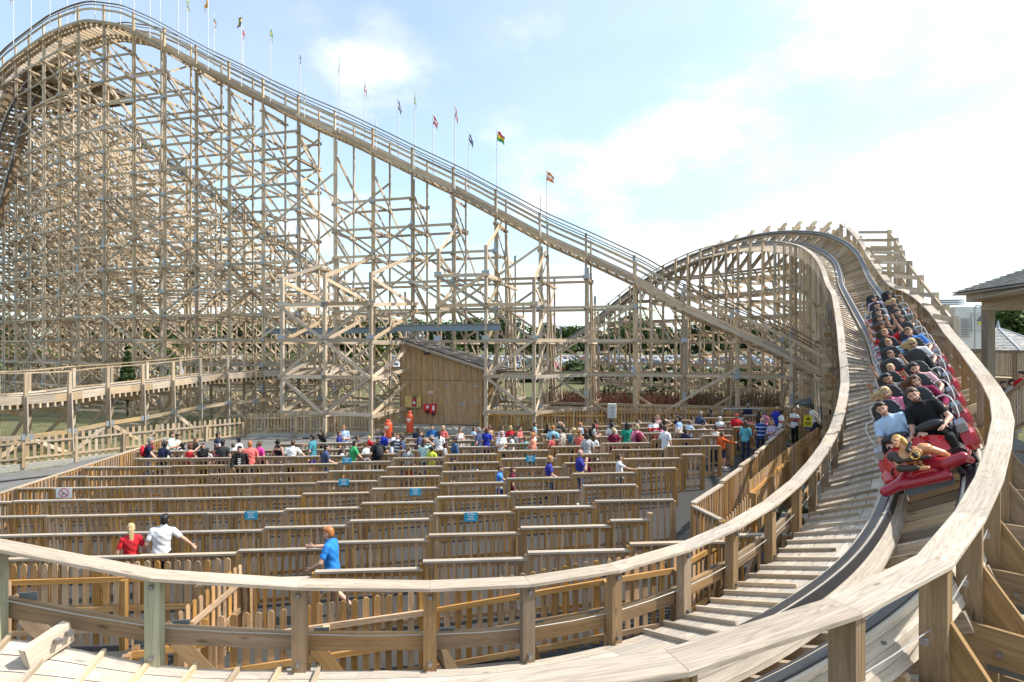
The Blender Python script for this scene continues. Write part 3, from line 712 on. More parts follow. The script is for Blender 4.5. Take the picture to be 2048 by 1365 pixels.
cap(IP, 'handrail', .205, W_CAP, turn); cap([q for q in OP], 'handrail', .255, W_CAP, turn)
# cables and mid boards between posts
wm = MB(); bm1 = MB()
for pts, e in ((IP, .5), (OP, .55)):
    for (s, a, h, n), (s2, b, h2, n2) in zip(pts, pts[1:]):
        if a.y > 26 or s2 - s > 2: continue
        wm.tube([a - Vector((0, 0, e)), a.lerp(b, .5) - Vector((0, 0, e + .012)), b - Vector((0, 0, e))], .006, 5)
wm.build('cables', WIRE, turn)
for (s, a, h, n), (s2, b, h2, n2) in zip(IP, IP[1:]):
    if a.y > 12.5 or s2 - s > 2: continue
    m = MB(); z = Vector((0, 0, .62)); m.beam(a - n * .12 - z, b - n2 * .12 - z, .05, .17); m.build('mid_board', W_POST, turn)
    m = MB(); z2 = Vector((0, 0, .58))
    m.beam(a - n * .17 - z2, a.lerp(b, .45 if len(IP) % 2 else .5) - n * .55 - Vector((0, 0, 1.55)), .05, .13); m.build('knee_brace', W_POST, turn)
# ledgers round the hill, inside and outside
def hring(off, zf, mat=W_STRUCT, lo=24):
    for lev in range(0, 7):
        z = -3.4 + 1.9 * lev; m = MB(); prev = None
        for s in bents:
            p, d, sd, u = frame(s)
            if p.y < lo: prev = None; continue
            n = Vector((sd.x, sd.y, 0)).normalized(); q = p + n * off
            if z > p.z + off * math.tan(bnk(s)) * .9 - .8: prev = None; continue
            q = Vector((q.x, q.y, z))
            if prev is not None: m.beam(prev, q, .05, .17); 
            if prev is not None and lev % 2 == 0 and random.random() < .5: m.beam(prev, q + Vector((0, 0, 1.9)) if z + 1.9 < p.z - 1.2 else q, .045, .15)
            prev = q
        m.build('ledger', mat, turn)
hring(-1.75, None); hring(1.5, None); hring(-.1, None)
# stepped outer frames behind the handrail of the hill
fm = MB(); prev = None
for k, s in enumerate(bents):
    p, d, sd, u = frame(s)
    if not (16.5 < p.y < 36) or k % 2: continue
    n = Vector((sd.x, sd.y, 0)).normalized(); q = p + n * (1.35 + .06 * (p.y - 18)); t = Vector((q.x, q.y, p.z + 1.2))
    fm.beam((q.x, q.y, gmn), t, .17, .17)
    for zo in (.12, .6, 1.2): 
        fm.beam(t - Vector((0, 0, zo)), p + n * .8 + Vector((0, 0, t.z - p.z - zo + .15)), .05, .15)
        if prev is not None and zo != .6: fm.beam(prev - Vector((0, 0, zo + .1)), t - Vector((0, 0, zo + .1)), .05, .13)
    prev = t
fm.build('outer_frame', W_STRUCT, turn)

for px, py, d, ln in ((95, 1290, 5.0, .36),):
    p = at(px, py, d); m = MB(); ax = Vector((.35, .94, .25)).normalized(); m.beam(p - ax * ln * .5, p + ax * ln * .5, .09, .19)
    o = m.build('timber_block', W_STRUCT, turn); b_ = MB()
    for e in (.04, .14): q = p + ax * (ln * .5 - e) + Vector((.05, -.02, .02)); b_.beam(q, q + Vector((.05, -.02, 0)), .04, .04)
    b_.build('bolts', BOLT, o)
# ---------------------------------------------------------------- queue railings
def rail_z(m): return G0 + .11 * max(0, min(m, 9) + 2.5 if m >= -2 else 0) + 1.13 if m >= -2 else G0 + 1.13
def railing_panel(root, a, b, zt, g0, g1, cap_mat=W_RAILTOP, first=True, step_to=None, gap=.142):
    a = Vector(a); b = Vector(b); d = (b - a); L = d.length; ax = d.normalized(); A = Vector((a.x, a.y, 0)); B = Vector((b.x, b.y, 0))
    h = MB(); Z = Vector((0, 0, zt)); h.beam(A + Z + Vector((0, 0, -.02)), B + Z + Vector((0, 0, -.02)), .115, .04)
    o = h.build('handrail', cap_mat, root)
    p = MB(); p.beam(A + Z - Vector((0, 0, .085)), B + Z - Vector((0, 0, .085)), .045, .088)
    p.beam(A + Vector((0, 0, g0 + .14)), B + Vector((0, 0, g1 + .14)), .045, .07)
    n = max(1, int(round((L - .1) / gap)))
    nrm = Vector((-ax.y, ax.x, 0))
    for i in range(n):
        t = (i + .5) / n; q = A.lerp(B, t) - nrm * .03 + ax * random.uniform(-.014, .014); g = g0 + (g1 - g0) * t
        jt = ax * random.uniform(-.012, .012); p.beam((q.x + jt.x, q.y + jt.y, g + .07), (q.x, q.y, zt - .05), .047, .045, up=ax)
    p.build('baluster_panel', W_FENCE, root)
def fpost(root, p, z0, z1, w_=.1, mat=W_FENCE, ax=E1):
    m = MB(); m.beam((p.x, p.y, z0), (p.x, p.y, z1), w_, w_, up=ax); return m.build('post', mat, root)
# row k: (first panel index, last panel index), fractions allowed at the ends
ROWS = [(-2.05, 5.2), (-7, 2.45), (-7, 3.0), (-7, 2.75), (-6.45, 3.6), (-6.55, 4.35), (-6.45, 5.0), (-6.55, 5.6), (-6.1, 6.2), (-6.5, 6.8), (-3.9, 7.4)]
ROWLAB = ['nearest the curved track', 'second from the track, with the short raised end', 'third from the track, ending at the right gate', 'fourth from the track, behind the couple', 'fifth from the track, starting below the no smoking sign', 'sixth from the track, carrying the no smoking sign', 'seventh from the track, behind the two blue jerseys', 'eighth from the track, in front of the leaning crowd', 'ninth from the track, inside the crowd', 'tenth from the track, inside the crowd', 'farthest row, beside the gravel']
for k, (m0, m1) in enumerate(ROWS):
    t = k * ROW
    root = thing('queue_railing', 'stepped wooden queue railing row, ' + ROWLAB[k], 'railing', qpt((m0 + m1) / 2 * PAN, t, G0), 'queue railings')
    m = m0; prevz = None
    while m < m1 - .05:
        mi = math.floor(m + 1e-6); e = min(mi + 1, m1); zt = rail_z(mi) if k > 0 or mi >= -2 else rail_z(mi)
        a, b = qpt(m * PAN, t), qpt(e * PAN, t)
        ga, gb = gz(a.x, a.y), gz(b.x, b.y)
        railing_panel(root, a, b, zt + random.uniform(-.012, .012), ga, gb)
        fpost(root, a + E2 * .0, ga - .1, (zt - .042) if prevz is None else max(zt, prevz) - .042)
        prevz = zt; m = e
    fpost(root, qpt(m1 * PAN, t), gz(*qpt(m1 * PAN, t).xy) - .1, prevz + (.12 if k == 1 else -.042))
def stepped_fence(name, label, pts, hgt, step=True, gap=.142, group='boundary railings', n0=PAN):
    root = thing(name, label, 'railing', Vector((pts[0][0], pts[0][1], gz(*pts[0][:2]))), group)
    for P0, P1 in zip(pts, pts[1:]):
        a, b = Vector((P0[0], P0[1], 0)), Vector((P1[0], P1[1], 0)); n = max(1, round((b - a).length / n0))
        for i in range(n):
            p, q = a.lerp(b, i / n), a.lerp(b, (i + 1) / n); g0, g1 = gz(p.x, p.y), gz(q.x, q.y)
            zt = max(g0, g1) + hgt; railing_panel(root, p, q, zt, g0, g1, gap=gap); fpost(root, p, g0 - .1, zt - .042)
    fpost(root, q, g1 - .1, zt - .042); return root
LB = -12.35
stepped_fence('boundary_railing', 'sloping wooden railing along the left edge of the queue beside the gravel', [tuple(qpt(LB, -1.5).xy), tuple(qpt(LB, 5 * ROW).xy), tuple(qpt(LB - .3, 11.2 * ROW).xy)], 1.12)
stepped_fence('boundary_railing', 'stepped wooden railing along the right edge of the queue beside the track', [(4.06, 12.75), (5.35, 14.5), (7.6, 17.7), (10.5, 22.0)], 1.08, gap=.12)
stepped_fence('boundary_railing', 'short raking wooden railing at the far right end of the queue lanes', [(10.5, 22.0), (9.4, 24.3)], 1.08)
g = stepped_fence('queue_gate', 'narrow wooden gate at the right end of the third queue row', [(4.06, 12.7), (4.3, 11.7)], 1.1)
# ---------------------------------------------------------------- picket fences
def picket_fence(label, pts, h, gap=.17, pw=.095, off=.03, rails=(.3, .62, .95), base=None, rounded=True, mat=W_FENCE, kerb=False, rail_side=-1, postgap=1.9, bases=None):
    P = [Vector((p[0], p[1], 0)) for p in pts]
    root = thing('picket_fence', label, 'fence', Vector((P[0].x, P[0].y, base or gz(P[0].x, P[0].y))), 'picket fences')
    for sg, (a, b) in enumerate(zip(P, P[1:])):
        L = (b - a).length; ax = (b - a).normalized(); nn = Vector((-ax.y, ax.x, 0)); n = int(L / gap); m = MB()
        gg = (lambda q: bases[sg] + (bases[sg + 1] - bases[sg]) * (Vector((q.x, q.y, 0)) - a).length / L) if bases else (lambda q: gz(q.x, q.y) if base is None else base)
        for i in range(n):
            q = a + ax * (gap * (i + .5)); g = gg(q) + .06; z = g + h + random.uniform(-.012, .012); 
            o = q + nn * (off * -rail_side); w2 = pw / 2
            if rounded: pts2 = [o - ax * w2 + Vector((0, 0, g)), o + ax * w2 + Vector((0, 0, g))] + [o + ax * (w2 * math.cos(t)) + Vector((0, 0, z - w2 + w2 * math.sin(t))) for t in [math.pi * j / 6 for j in range(7)]]
            else: pts2 = [o - ax * w2 + Vector((0, 0, g)), o + ax * w2 + Vector((0, 0, g)), o + ax * w2 + Vector((0, 0, z - .03)), o + Vector((0, 0, z)), o - ax * w2 + Vector((0, 0, z - .03))]
            m.prism(pts2, nn * .02 * -rail_side)
        m.build('pickets', mat, root)
        for f in rails:
            m = MB(); za, zb = gg(a), gg(b)
            m.beam(a + Vector((0, 0, za + .06 + h * f)), b + Vector((0, 0, zb + .06 + h * f)), .04, .085); m.build('rail', mat, root)
        k = max(1, round(L / postgap))
        for i in range(k + 1):
            q = a.lerp(b, i / k) + nn * (.07 * rail_side); g = gg(q)
            fpost(root, q, g - .1, g + h * rails[-1] + .1, .1, mat, ax)
        if kerb:
            m = MB(); za = base if base is not None else gz(a.x, a.y); m.beam(a + Vector((0, 0, za - .1)), b + Vector((0, 0, za - .1)), .14, .34); m.build('kerb', CONC, root)
    return root
picket_fence('low picket fence with rounded tops following the curved track in the foreground', [(-5.3, 7.85), (-4.3, 8.2), (-1.27, 8.9), (1.51, 9.1), (2.74, 9.6), (4.03, 10.9), (5.2, 12.4)], 1.33, bases=[-5.3, -5.3, -5.18, -4.79, -4.81, -4.79, -4.58], rails=(.08, .4, .74), rounded=True, postgap=2.0, rail_side=-1)
picket_fence('picket fence with rounded tops behind the green posts at lower left', [(-10.5, 9.6), (-4.75, 9.95)], 1.42, rails=(.17, .43, .78), rail_side=-1)
picket_fence('short return of picket fence running away behind the second green post', [(-4.7, 10.0), (-4.75, 8.1)], 1.32, rails=(.17, .43, .78), rail_side=1, postgap=2.4)
picket_fence('picket fence climbing beside the track under the white handrail at right', [(5.5, 13.1), (7.7, 16.0), (10.6, 19.6)], 1.42, gap=.12, rails=(.3, .78), rail_side=-1)
LW = wood('pale_fence_pine', (.36, .265, .165), (.50, .39, .27))
picket_fence('long pale picket fence on a concrete kerb beside the gravel at left', [(-24.5, 20.6), (-20.6, 24.0), (-14.4, 30.4)], 1.18, gap=.24, pw=.11, kerb=True, mat=LW, rails=(.2, .75), base=-4.98)
picket_fence('pale picket fence section stepped back left of the shed', [(-14.3, 30.6), (-11.7, 31.0)], 1.1, gap=.17, pw=.11, kerb=True, mat=LW, rails=(.2, .75), base=-4.72)
picket_fence('picket fence with two gate bays left of the gas cylinders', [(-11.6, 30.6), (-7.7, 31.4)], 1.25, gap=.16, pw=.11, kerb=True, mat=LW, rails=(.2, .75), base=-4.72)
picket_fence('picket fence running back to the left corner of the shed', [(-7.7, 31.4), (-6.6, 33.5)], 1.3, gap=.16, pw=.1, kerb=True, mat=LW, rails=(.2, .75), base=-4.7)
picket_fence('picket fence right of the shed behind the crowd', [(-1.75, 31.9), (5.1, 31.2)], 1.22, gap=.17, pw=.11, rails=(.2, .75), base=-4.75)
picket_fence('picket fence behind the crowd below the red stems', [(5.2, 31.0), (17.5, 29.6)], 1.42, gap=.17, pw=.11, rails=(.2, .75), base=-4.68)
# ---------------------------------------------------------------- shed
px2 = lambda px, v: u_of_px(px, v)
SV = -1.7
ua, ub = px2(800, SV), px2(967, SV); sa, sb = mp(ua, SV, 0), mp(ub, SV, 0)
def spx(px, py, o=0):     # point on the shed front at photo pixel
    u = px2(px, SV - o); p = mp(u, SV - o, 0); p.z = (HY - py) / F * p.y; return p
shed = thing('plywood_shed', 'plywood shed with a steep shingled lean-to roof under the steel lintel', 'shed', sa.lerp(sb, .5) + Vector((0, 0, -4.6)))
zb = spx(880, 849).z; fl = spx(801, 681); frr = spx(966, 736)
m = MB(); D = EV * 3.6
BL, BR = Vector((sa.x, sa.y, zb)), Vector((sb.x, sb.y, zb)); TL, TR = Vector((sa.x, sa.y, fl.z)), Vector((sb.x, sb.y, frr.z)); ml, mr_ = spx(801, 760), spx(966, 763)
ML, MR = Vector((sa.x, sa.y, ml.z)), Vector((sb.x, sb.y, ml.z))
def boards(a0, b0, ta, tb, n, name, par):     # vertical grooved boards making one wall panel
    m = MB()
    for i in range(n):
        t0, t1 = i / n, (i + 1) / n - .0035
        q = [a0.lerp(b0, t0), a0.lerp(b0, t1), ta.lerp(tb, t1), ta.lerp(tb, t0)]
        bi = len(m.v); m.v += q + [x + EV * .1 for x in q]; r = random.random(); hh = (q[3] - q[0]).length; W = (q[1] - q[0]).length; o = random.random() * 5
        m.face((bi, bi + 1, bi + 2, bi + 3), [(o, o), (o, o + W), (o + hh, o + W), (o + hh, o)], r)
        for x, y in ((0, 1), (1, 2), (2, 3), (3, 0)): m.face((bi + y, bi + x, bi + 4 + x, bi + 4 + y), [(0, 0), (0, .1), (.1, .1), (.1, 0)], r)
    return m.build(name, W_SHED, par)
boards(ML + Vector((0, 0, .02)), MR + Vector((0, 0, .02)), TL, TR, 15, 'upper_wall', shed)
boards(BL, BR, ML - Vector((0, 0, .02)), MR - Vector((0, 0, .02)), 15, 'lower_wall', shed)
m = MB(); m.prism([BL, BL + D, TL + D, TL], EU * .1); m.prism([BR - EU * .1, BR + D - EU * .1, TR + D - EU * .1, TR - EU * .1], EU * .1); m.prism([BL + D, BR + D, TR + D, TL + D], EV * -.1); m.build('side_wall', W_SHED, shed)
m = MB(); m.beam(ML + EV * .06, MR + EV * .06, .1, .05); m.build('wall_band', W_DARK, shed)
SH = wood('roof_shingle', (.22, .19, .165), (.34, .30, .265), var=.25, grain=40, knots=0)
SHL = wood('grey_cedar_shingle', (.36, .35, .34), (.46, .45, .43), var=.22, grain=40, knots=0)
def shingles(A, B, Cc, Dd, nrow, ncol, mat, name, parent, th=.02):   # A-B lower edge, D-C upper edge
    m = MB()
    for j in range(nrow):
        t0, t1 = j / nrow, (j + 1.25) / nrow
        a0, b0 = A.lerp(Dd, t0), B.lerp(Cc, t0); a1, b1 = A.lerp(Dd, min(1, t1)), B.lerp(Cc, min(1, t1)); up = (B - A).cross(Dd - A).normalized(); up = up if up.z > 0 else -up
        nc = max(2, int(ncol * (b0 - a0).length / max((B - A).length, .01))); sh = random.random()
        cuts = [0] + sorted((i + sh * .9 + random.uniform(-.25, .25)) / nc for i in range(nc)) + [1]
        for c0, c1 in zip(cuts, cuts[1:]):
            c0, c1 = max(0, min(1, c0)), max(0, min(1, c1))
            if c1 - c0 < .002: continue
            d_ = up * random.uniform(0, .008); q = [a0.lerp(b0, c0) + up * th * 1.6 + d_, a0.lerp(b0, c1) + up * th * 1.6 + d_, a1.lerp(b1, c1) + d_, a1.lerp(b1, c0) + d_]
            bi = len(m.v); m.v += q + [q[0] - up * th, q[1] - up * th]; r = random.random(); o = random.random() * 7
            f = (q[1] - q[0]).cross(q[2] - q[0]).dot(up) > 0
            m.face((bi, bi + 1, bi + 2, bi + 3) if f else (bi + 3, bi + 2, bi + 1, bi), [(o, o), (o, o + .15), (o + .3, o + .15), (o + .3, o)], r)
            m.face((bi + 4, bi + 5, bi + 1, bi) if f else (bi, bi + 1, bi + 5, bi + 4), [(o, o)] * 4, r)
    m.prism([A - up * .03, B - up * .03, Cc - up * .03, Dd - up * .03], -up * .05)
    return m.build(name, mat, parent)
ov = -EV * .35; rt = (TR - TL).normalized()
TLo, TRo = TL - rt * .12 + Vector((0, 0, .12)), TR + rt * .9 + Vector((0, 0, .12))
ro = shingles(TRo + ov, TRo + D + EV * .3, TLo + D + EV * .3, TLo + ov, 26, 22, SH, 'roof', shed)
m = MB(); m.beam(TLo + ov - Vector((0, 0, .12)), TRo + ov - Vector((0, 0, .12)), .03, .16); m.build('barge_board', W_RAILTOP, ro)
for x0, x1, hg, ltx in ((891, 924, 889, None), (924, 957, 952, 945)):
    a0, b0 = spx(x0, 848, .04), spx(x1, 848, .04); d = MB(); r0 = random.random()
    for i in range(3):
        p0, p1 = a0.lerp(b0, i / 3 + .003), a0.lerp(b0, (i + 1) / 3 - .003); d.prism([Vector((p0.x, p0.y, zb + .05)), Vector((p1.x, p1.y, zb + .05)), Vector((p1.x, p1.y, ml.z - .08)), Vector((p0.x, p0.y, ml.z - .08))], EV * .03)
    do = d.build('door', W_SHED, shed)
    for py in (772, 804, 843):
        h = MB(); a_, b_ = spx(x0 - 1 if hg < 900 else x1 - 10, py, .06), spx(x0 + 9 if hg < 900 else x1 + 1, py, .06); h.beam(a_, b_, .012, .05); h.build('hinge', STEEL, do)
h = MB(); h.beam(spx(919, 808, .06), spx(931, 808, .06), .015, .06); h.beam(spx(924, 805, .07), spx(924, 815, .07), .02, .05); h.build('latch', STEEL, do)
# pad in front
m = MB(); q0, q1 = mp(ua - .4, SV - 1.6, zb - .3), mp(ub + .6, SV - 1.6, zb - .3); m.prism([q0, q1, mp(ub + .6, SV, zb - .3), mp(ua - .4, SV, zb - .3)], Vector((0, 0, .28)))
one('shed_step', m, CONC, 'low pale concrete pad in front of the plywood shed doors', 'slab')
# small things on the shed
REDP = plain('red_plastic', (.55, .025, .03), .35); ORG = plain('orange_cylinder_paint', (.62, .09, .03), .4, 0, .1, 5)
fb = thing('extinguisher_box', 'open plywood box holding an extinguisher on the shed wall', 'box', spx(830, 815, .2))
m = MB(); a_, b_ = spx(811, 814, .02), spx(823, 814, .02)
PB = wood('yellow_ply', (.45, .34, .17), (.56, .44, .24)); 
m.prism([spx(823, 791, .02), spx(838, 791, .02), spx(838, 815, .02), spx(823, 815, .02)], EV * .04); 
for z_ in (791, 815): m.beam(spx(823, z_, .14), spx(838, z_, .14), .26, .03)
for x_ in (823, 838): m.beam(spx(x_, 791, .14), spx(x_, 815, .14), .03, .26, up=EU)
m.build('case', PB, fb); m = MB(); m.prism([spx(810, 792, .25), spx(823, 792, .27), spx(823, 815, .27), spx(810, 815, .25)], EV * .03); m.build('door', PB, fb)
def extinguisher(p, h, lab, cov=False):
    t = thing('fire_extinguisher', lab, 'extinguisher', p)
    m = MB(); m.lathe(p, [(0, 0), (.085, .01), (.09, .05), (.09, h * .72), (.06, h * .82), (.02, h * .86), (0, h * .86)], 14)
    m.build('body', REDP, t, True); m = MB(); m.lathe(p, [(.0921, h * .3), (.0921, h * .55)], 14); m.build('paper_label', WHITE, t)
    m = MB(); m.beam(p + Vector((0, 0, h * .84)), p + Vector((0, 0, h)), .04, .04); m.beam(p + Vector((0, 0, h * .95)) - EU * .08, p + Vector((0, 0, h)) + EU * .05, .03, .02)
    m.tube([p + Vector((0, 0, h * .92)), p + EU * .1 + Vector((0, 0, h * .8)), p + EU * .105 + Vector((0, 0, h * .4))], .012, 6); m.build('valve_and_hose', BLACK, t)
extinguisher(spx(828, 813.5, .13), .55, 'small red fire extinguisher inside the open plywood box')
for x_, lab, y_ in ((855, 'red covered extinguisher hanging left of the pair on the shed wall', 825), (867, 'red covered extinguisher hanging right of the pair on the shed wall', 829)):
    t = thing('fire_extinguisher', lab, 'extinguisher', spx(x_, y_, .1)); m = MB(); c = spx(x_, y_, .12)
    m.prism([spx(x_ - 5, y_ - 1, .02), spx(x_ + 5, y_ - 1, .02), spx(x_ + 6, 808, .02), spx(x_ - 6, 808, .02)], EV * -.2); m.build('cover', REDP, t)
    m = MB(); m.prism([spx(x_ - 2, y_ - 8, .225), spx(x_ + 2, y_ - 8, .225), spx(x_ + 2, 812, .225), spx(x_ - 2, 812, .225)], EV * -.01); m.build('window_label', WHITE, t)
    m = MB(); m.prism([spx(x_ - 2, y_ + 2, .12), spx(x_ + 3, y_ + 2, .12), spx(x_ + 3, y_ - 5, .12), spx(x_ - 2, y_ - 5, .12)], EV * -.12); m.build('base', BLACK, t)
fl_ = thing('floodlight', 'black floodlight on the upper shed wall', 'light', spx(855, 705, .15))
m = MB(); m.prism([spx(850, 710, .1), spx(859, 709, .1), spx(857, 700, .1), spx(849, 700, .1)], EV * -.14); m.beam(spx(854, 705, 0), spx(854, 705, .12), .05, .05); m.build('housing', BLACK, fl_)
m = MB(); m.prism([spx(851, 705, .25), spx(857, 704.5, .25), spx(856, 701, .25), spx(850.5, 701, .25)], EV * -.01); m.build('lens', plain('lens_glass', (.6, .62, .62), .2), fl_)
sg = thing('shed_notice', 'small white notice with red print on the shed wall', 'sign', spx(861, 785, .02))
m = MB(); m.prism([spx(856, 787, .02), spx(866, 787, .02), spx(866, 783, .02), spx(856, 783, .02)], EV * -.01); m.build('board', WHITE, sg)
m = MB()
for i in range(4): m.prism([spx(857 + i * 2.2, 786, .032), spx(858.4 + i * 2.2, 786, .032), spx(858.4 + i * 2.2, 784, .032), spx(857 + i * 2.2, 784, .032)], EV * -.004)
m.build('print', REDP, sg)
bl = MB(); bl.prism([spx(838.6, 809, .02), spx(842, 809, .02), spx(842, 805, .02), spx(838.6, 805, .02)], EV * -.09); one('wall_bell', bl, WHITE, 'little white round call box right of the extinguisher box', 'box')
br = MB(); br.tube([spx(881, 848, .5), spx(884.5, 833, .12)], .018, 6); one('broom_stick', br, STEEL, 'thin pale pole leaning against the shed door', 'pole')
def cylinder(px, pyb, pyt, d, lab, rr):
    b_ = at(px, pyb, d); h = at(px, pyt, d).z - b_.z; t = thing('gas_cylinder', lab, 'gas cylinder', b_, 'gas cylinders')
    m = MB(); m.lathe(b_, [(0, .02), (rr * .92, .02), (rr * .92, .08), (rr, .12), (rr, h * .74), (rr * .92, h * .81), (rr * .6, h * .87), (rr * .5, h * .88), (0, h * .88)], 20); m.build('body', ORG, t, True)
    m = MB(); m.lathe(b_, [(rr * .5, h * .86), (rr * .52, h * .9), (rr * .56, h), (rr * .5, h), (rr * .46, h * .9)], 16); m.build('collar', ORG, t, True)
    m = MB(); m.lathe(b_, [(.03, h * .87), (.03, h * .95), (0, h * .95)], 8); m.build('valve', STEEL, t)
    m = MB()
    for k in range(4):
        for z_, w_ in ((.62, .12), (.52, .05)):
            q = b_ + Vector((rr * 1.004 * math.sin(-.75 + k * .3), -rr * 1.004 * math.cos(-.75 + k * .3), h * z_)); 
            if z_ < .6 and k in (0, 3): continue
            m.beam(q - Vector((0, 0, w_ / 2)), q + Vector((0, 0, w_ / 2)), .05, .006, up=(q - b_) * Vector((1, 1, 0)))
    m.build('lettering', WHITE, t)
cylinder(820, 866, 822, 31.2, 'tall orange gas cylinder standing by the shed pad', .2)
cylinder(776.5, 876, 840, 30.2, 'short orange gas cylinder left of the tall one', .215)
# meter box on a post by the right fence, and a tube barrier
mb_ = thing('meter_box', 'small white utility box on a stub post in front of the right fence', 'box', at(1224, 850, 29.5))
m = MB(); c = at(1224, 822, 29.5); m.box(c, .42, .34, .72, -.25); m.build('case', plain('box_grey', (.55, .55, .52), .5), mb_)
m = MB(); 
for dz in (-.2, 0, .2): m.lathe(c + Vector((.0, -.2, dz)), [(0, -.03), (.06, -.03), (.06, .03), (0, .03)], 10)
m.build('dials', STEEL, mb_); m = MB(); m.beam(at(1224, 868, 29.5), at(1224, 832, 29.5), .09, .09); m.build('post', W_DARK, mb_)
m = MB(); z0 = at(1440, 862, 28).z; a_, b_ = at(1443, 850, 28.0), at(1529, 850, 27.6); T1, T2 = at(1443, 818, 28.0), at(1529, 818, 27.6)
m.tube([a_, T1 - Vector((0, 0, .1)), T1 + Vector((.1, 0, 0)), T2 - Vector((.1, 0, 0)), T2 - Vector((0, 0, .1)), b_], .025, 8)
one('tube_barrier', m, STEEL, 'grey metal hoop barrier in front of the right picket fence', 'barrier')
# ---------------------------------------------------------------- signs on the queue railings
SBLUE = plain('sign_blue', (.03, .40, .62), .4); SRED = plain('sign_red', (.55, .02, .06), .4); SWH = plain('sign_white', (.8, .8, .8), .4)
def on_row(px, k): # point on row k's face above pixel px
    a = (px - HX) / F; t = k * ROW - .045; bx, by = QO.x + E2.x * t, QO.y + E2.y * t; return (a * by - bx) / (E1.x - a * E1.y), t
def blue_sign(px, py, k, lab, wd=.3, hh=.2):
    s, t = on_row(px, k); c = qpt(s, t - .02); c.z = (HY - py) / F * c.y; rt = E1 * (wd / 2); up = Vector((0, 0, hh / 2)); nr = -E2
    o = thing('notice_sign', lab, 'sign', c, 'blue queue notices')
    m = MB(); m.prism([c - rt - up, c + rt - up, c + rt + up, c - rt + up], nr * .012); m.build('board', SBLUE, o)
    m = MB()
    for zo, ws in ((.25, [.2, .1, .16, .14]), (-.02, [.12, .1, .13]), (-.3, [.22, .12, .2])):
        x = -sum(ws) / 2 - .03 * (len(ws) - 1) / 2
        for w_ in ws:
            p = c + nr * .0125 + rt * (x * 2 * .85) + Vector((0, 0, zo * hh)); m.prism([p, p + rt * (w_ * 2 * .85), p + rt * (w_ * 2 * .85) + Vector((0, 0, hh * .13)), p + Vector((0, 0, hh * .13))], nr * .002); x += w_ + .03
    m.build('print', SWH, o)
blue_sign(942, 1034, 2, 'blue notice with three white lines, nearest and largest, centre rows')
blue_sign(503, 1031, 3, 'blue notice with white lines, left of centre behind the couple')
blue_sign(831, 984, 4, 'blue notice on the rail above the centre of the queue')
blue_sign(688, 965, 5, 'blue notice hanging under the rail right of the black hoodie')
blue_sign(694, 921, 7, 'small blue notice under the crowd by the boy in navy')
blue_sign(1061, 918, 6, 'small blue notice under the crowd right of centre, left of the jersey woman')
s, t = on_row(129, 5); c = qpt(s, t - .02); c.z = (HY - 986) / F * c.y; o = thing('no_smoking_sign', 'white square no smoking sign with red ring on the left railing', 'sign', c)
rt, up, nr = E1, Vector((0, 0, 1)), -E2
m = MB(); m.prism([c - rt * .22 - up * .15, c + rt * .22 - up * .15, c + rt * .22 + up * .15, c - rt * .22 + up * .15], nr * .01); m.build('board', SWH, o)
m = MB()
for k in range(28):
    a, b = 2 * math.pi * k / 28, 2 * math.pi * (k + 1) / 28
    f = lambda r_, t_: c + nr * .0105 + rt * (r_ * math.cos(t_)) + up * (r_ * math.sin(t_))
    m.prism([f(.115, a), f(.135, a), f(.135, b), f(.115, b)], nr * .003)
m.prism([c + nr * .0105 + rt * x + up * y for x, y in ((-.09, .075), (-.075, .09), (.09, -.075), (.075, -.09))], nr * .003)
m.build('prohibition_ring', SRED, o)
m = MB(); m.prism([c + nr * .011 + rt * x + up * y for x, y in ((-.06, -.05), (.02, -.02), (.02, .0), (-.06, -.03))], nr * .001); m.prism([c + nr * .011 + rt * x + up * y for x, y in ((-.05, -.09), (-.01, -.06), (.0, -.03), (-.03, -.05))], nr * .001); m.build('cigarette_symbol', BLACK, o)
yw = at(1616, 845, 25.5); o = thing('warning_sign', 'yellow and blue warning sign on the rail between the two men at far right', 'sign', yw)
YEL = plain('sign_yellow', (.68, .60, .03), .4); SNB = plain('sign_navy', (.04, .05, .25), .4)
m = MB(); m.box(yw, .38, .02, .62); m.build('board', YEL, o); m = MB(); m.box(yw + Vector((0, -.012, -.26)), .38, .02, .1); m.build('band', SNB, o)
m = MB(); q = yw + Vector((0, -.013, .17)); m.prism([q + Vector((-.09, 0, -.07)), q + Vector((.09, 0, -.07)), q + Vector((0, 0, .09))], Vector((0, -.004, 0)))
for z_, w_ in ((-.0, .24), (-.06, .28), (-.12, .22)): m.box(yw + Vector((0, -.012, z_)), w_, .006, .03)
m.build('print', BLACK, o)
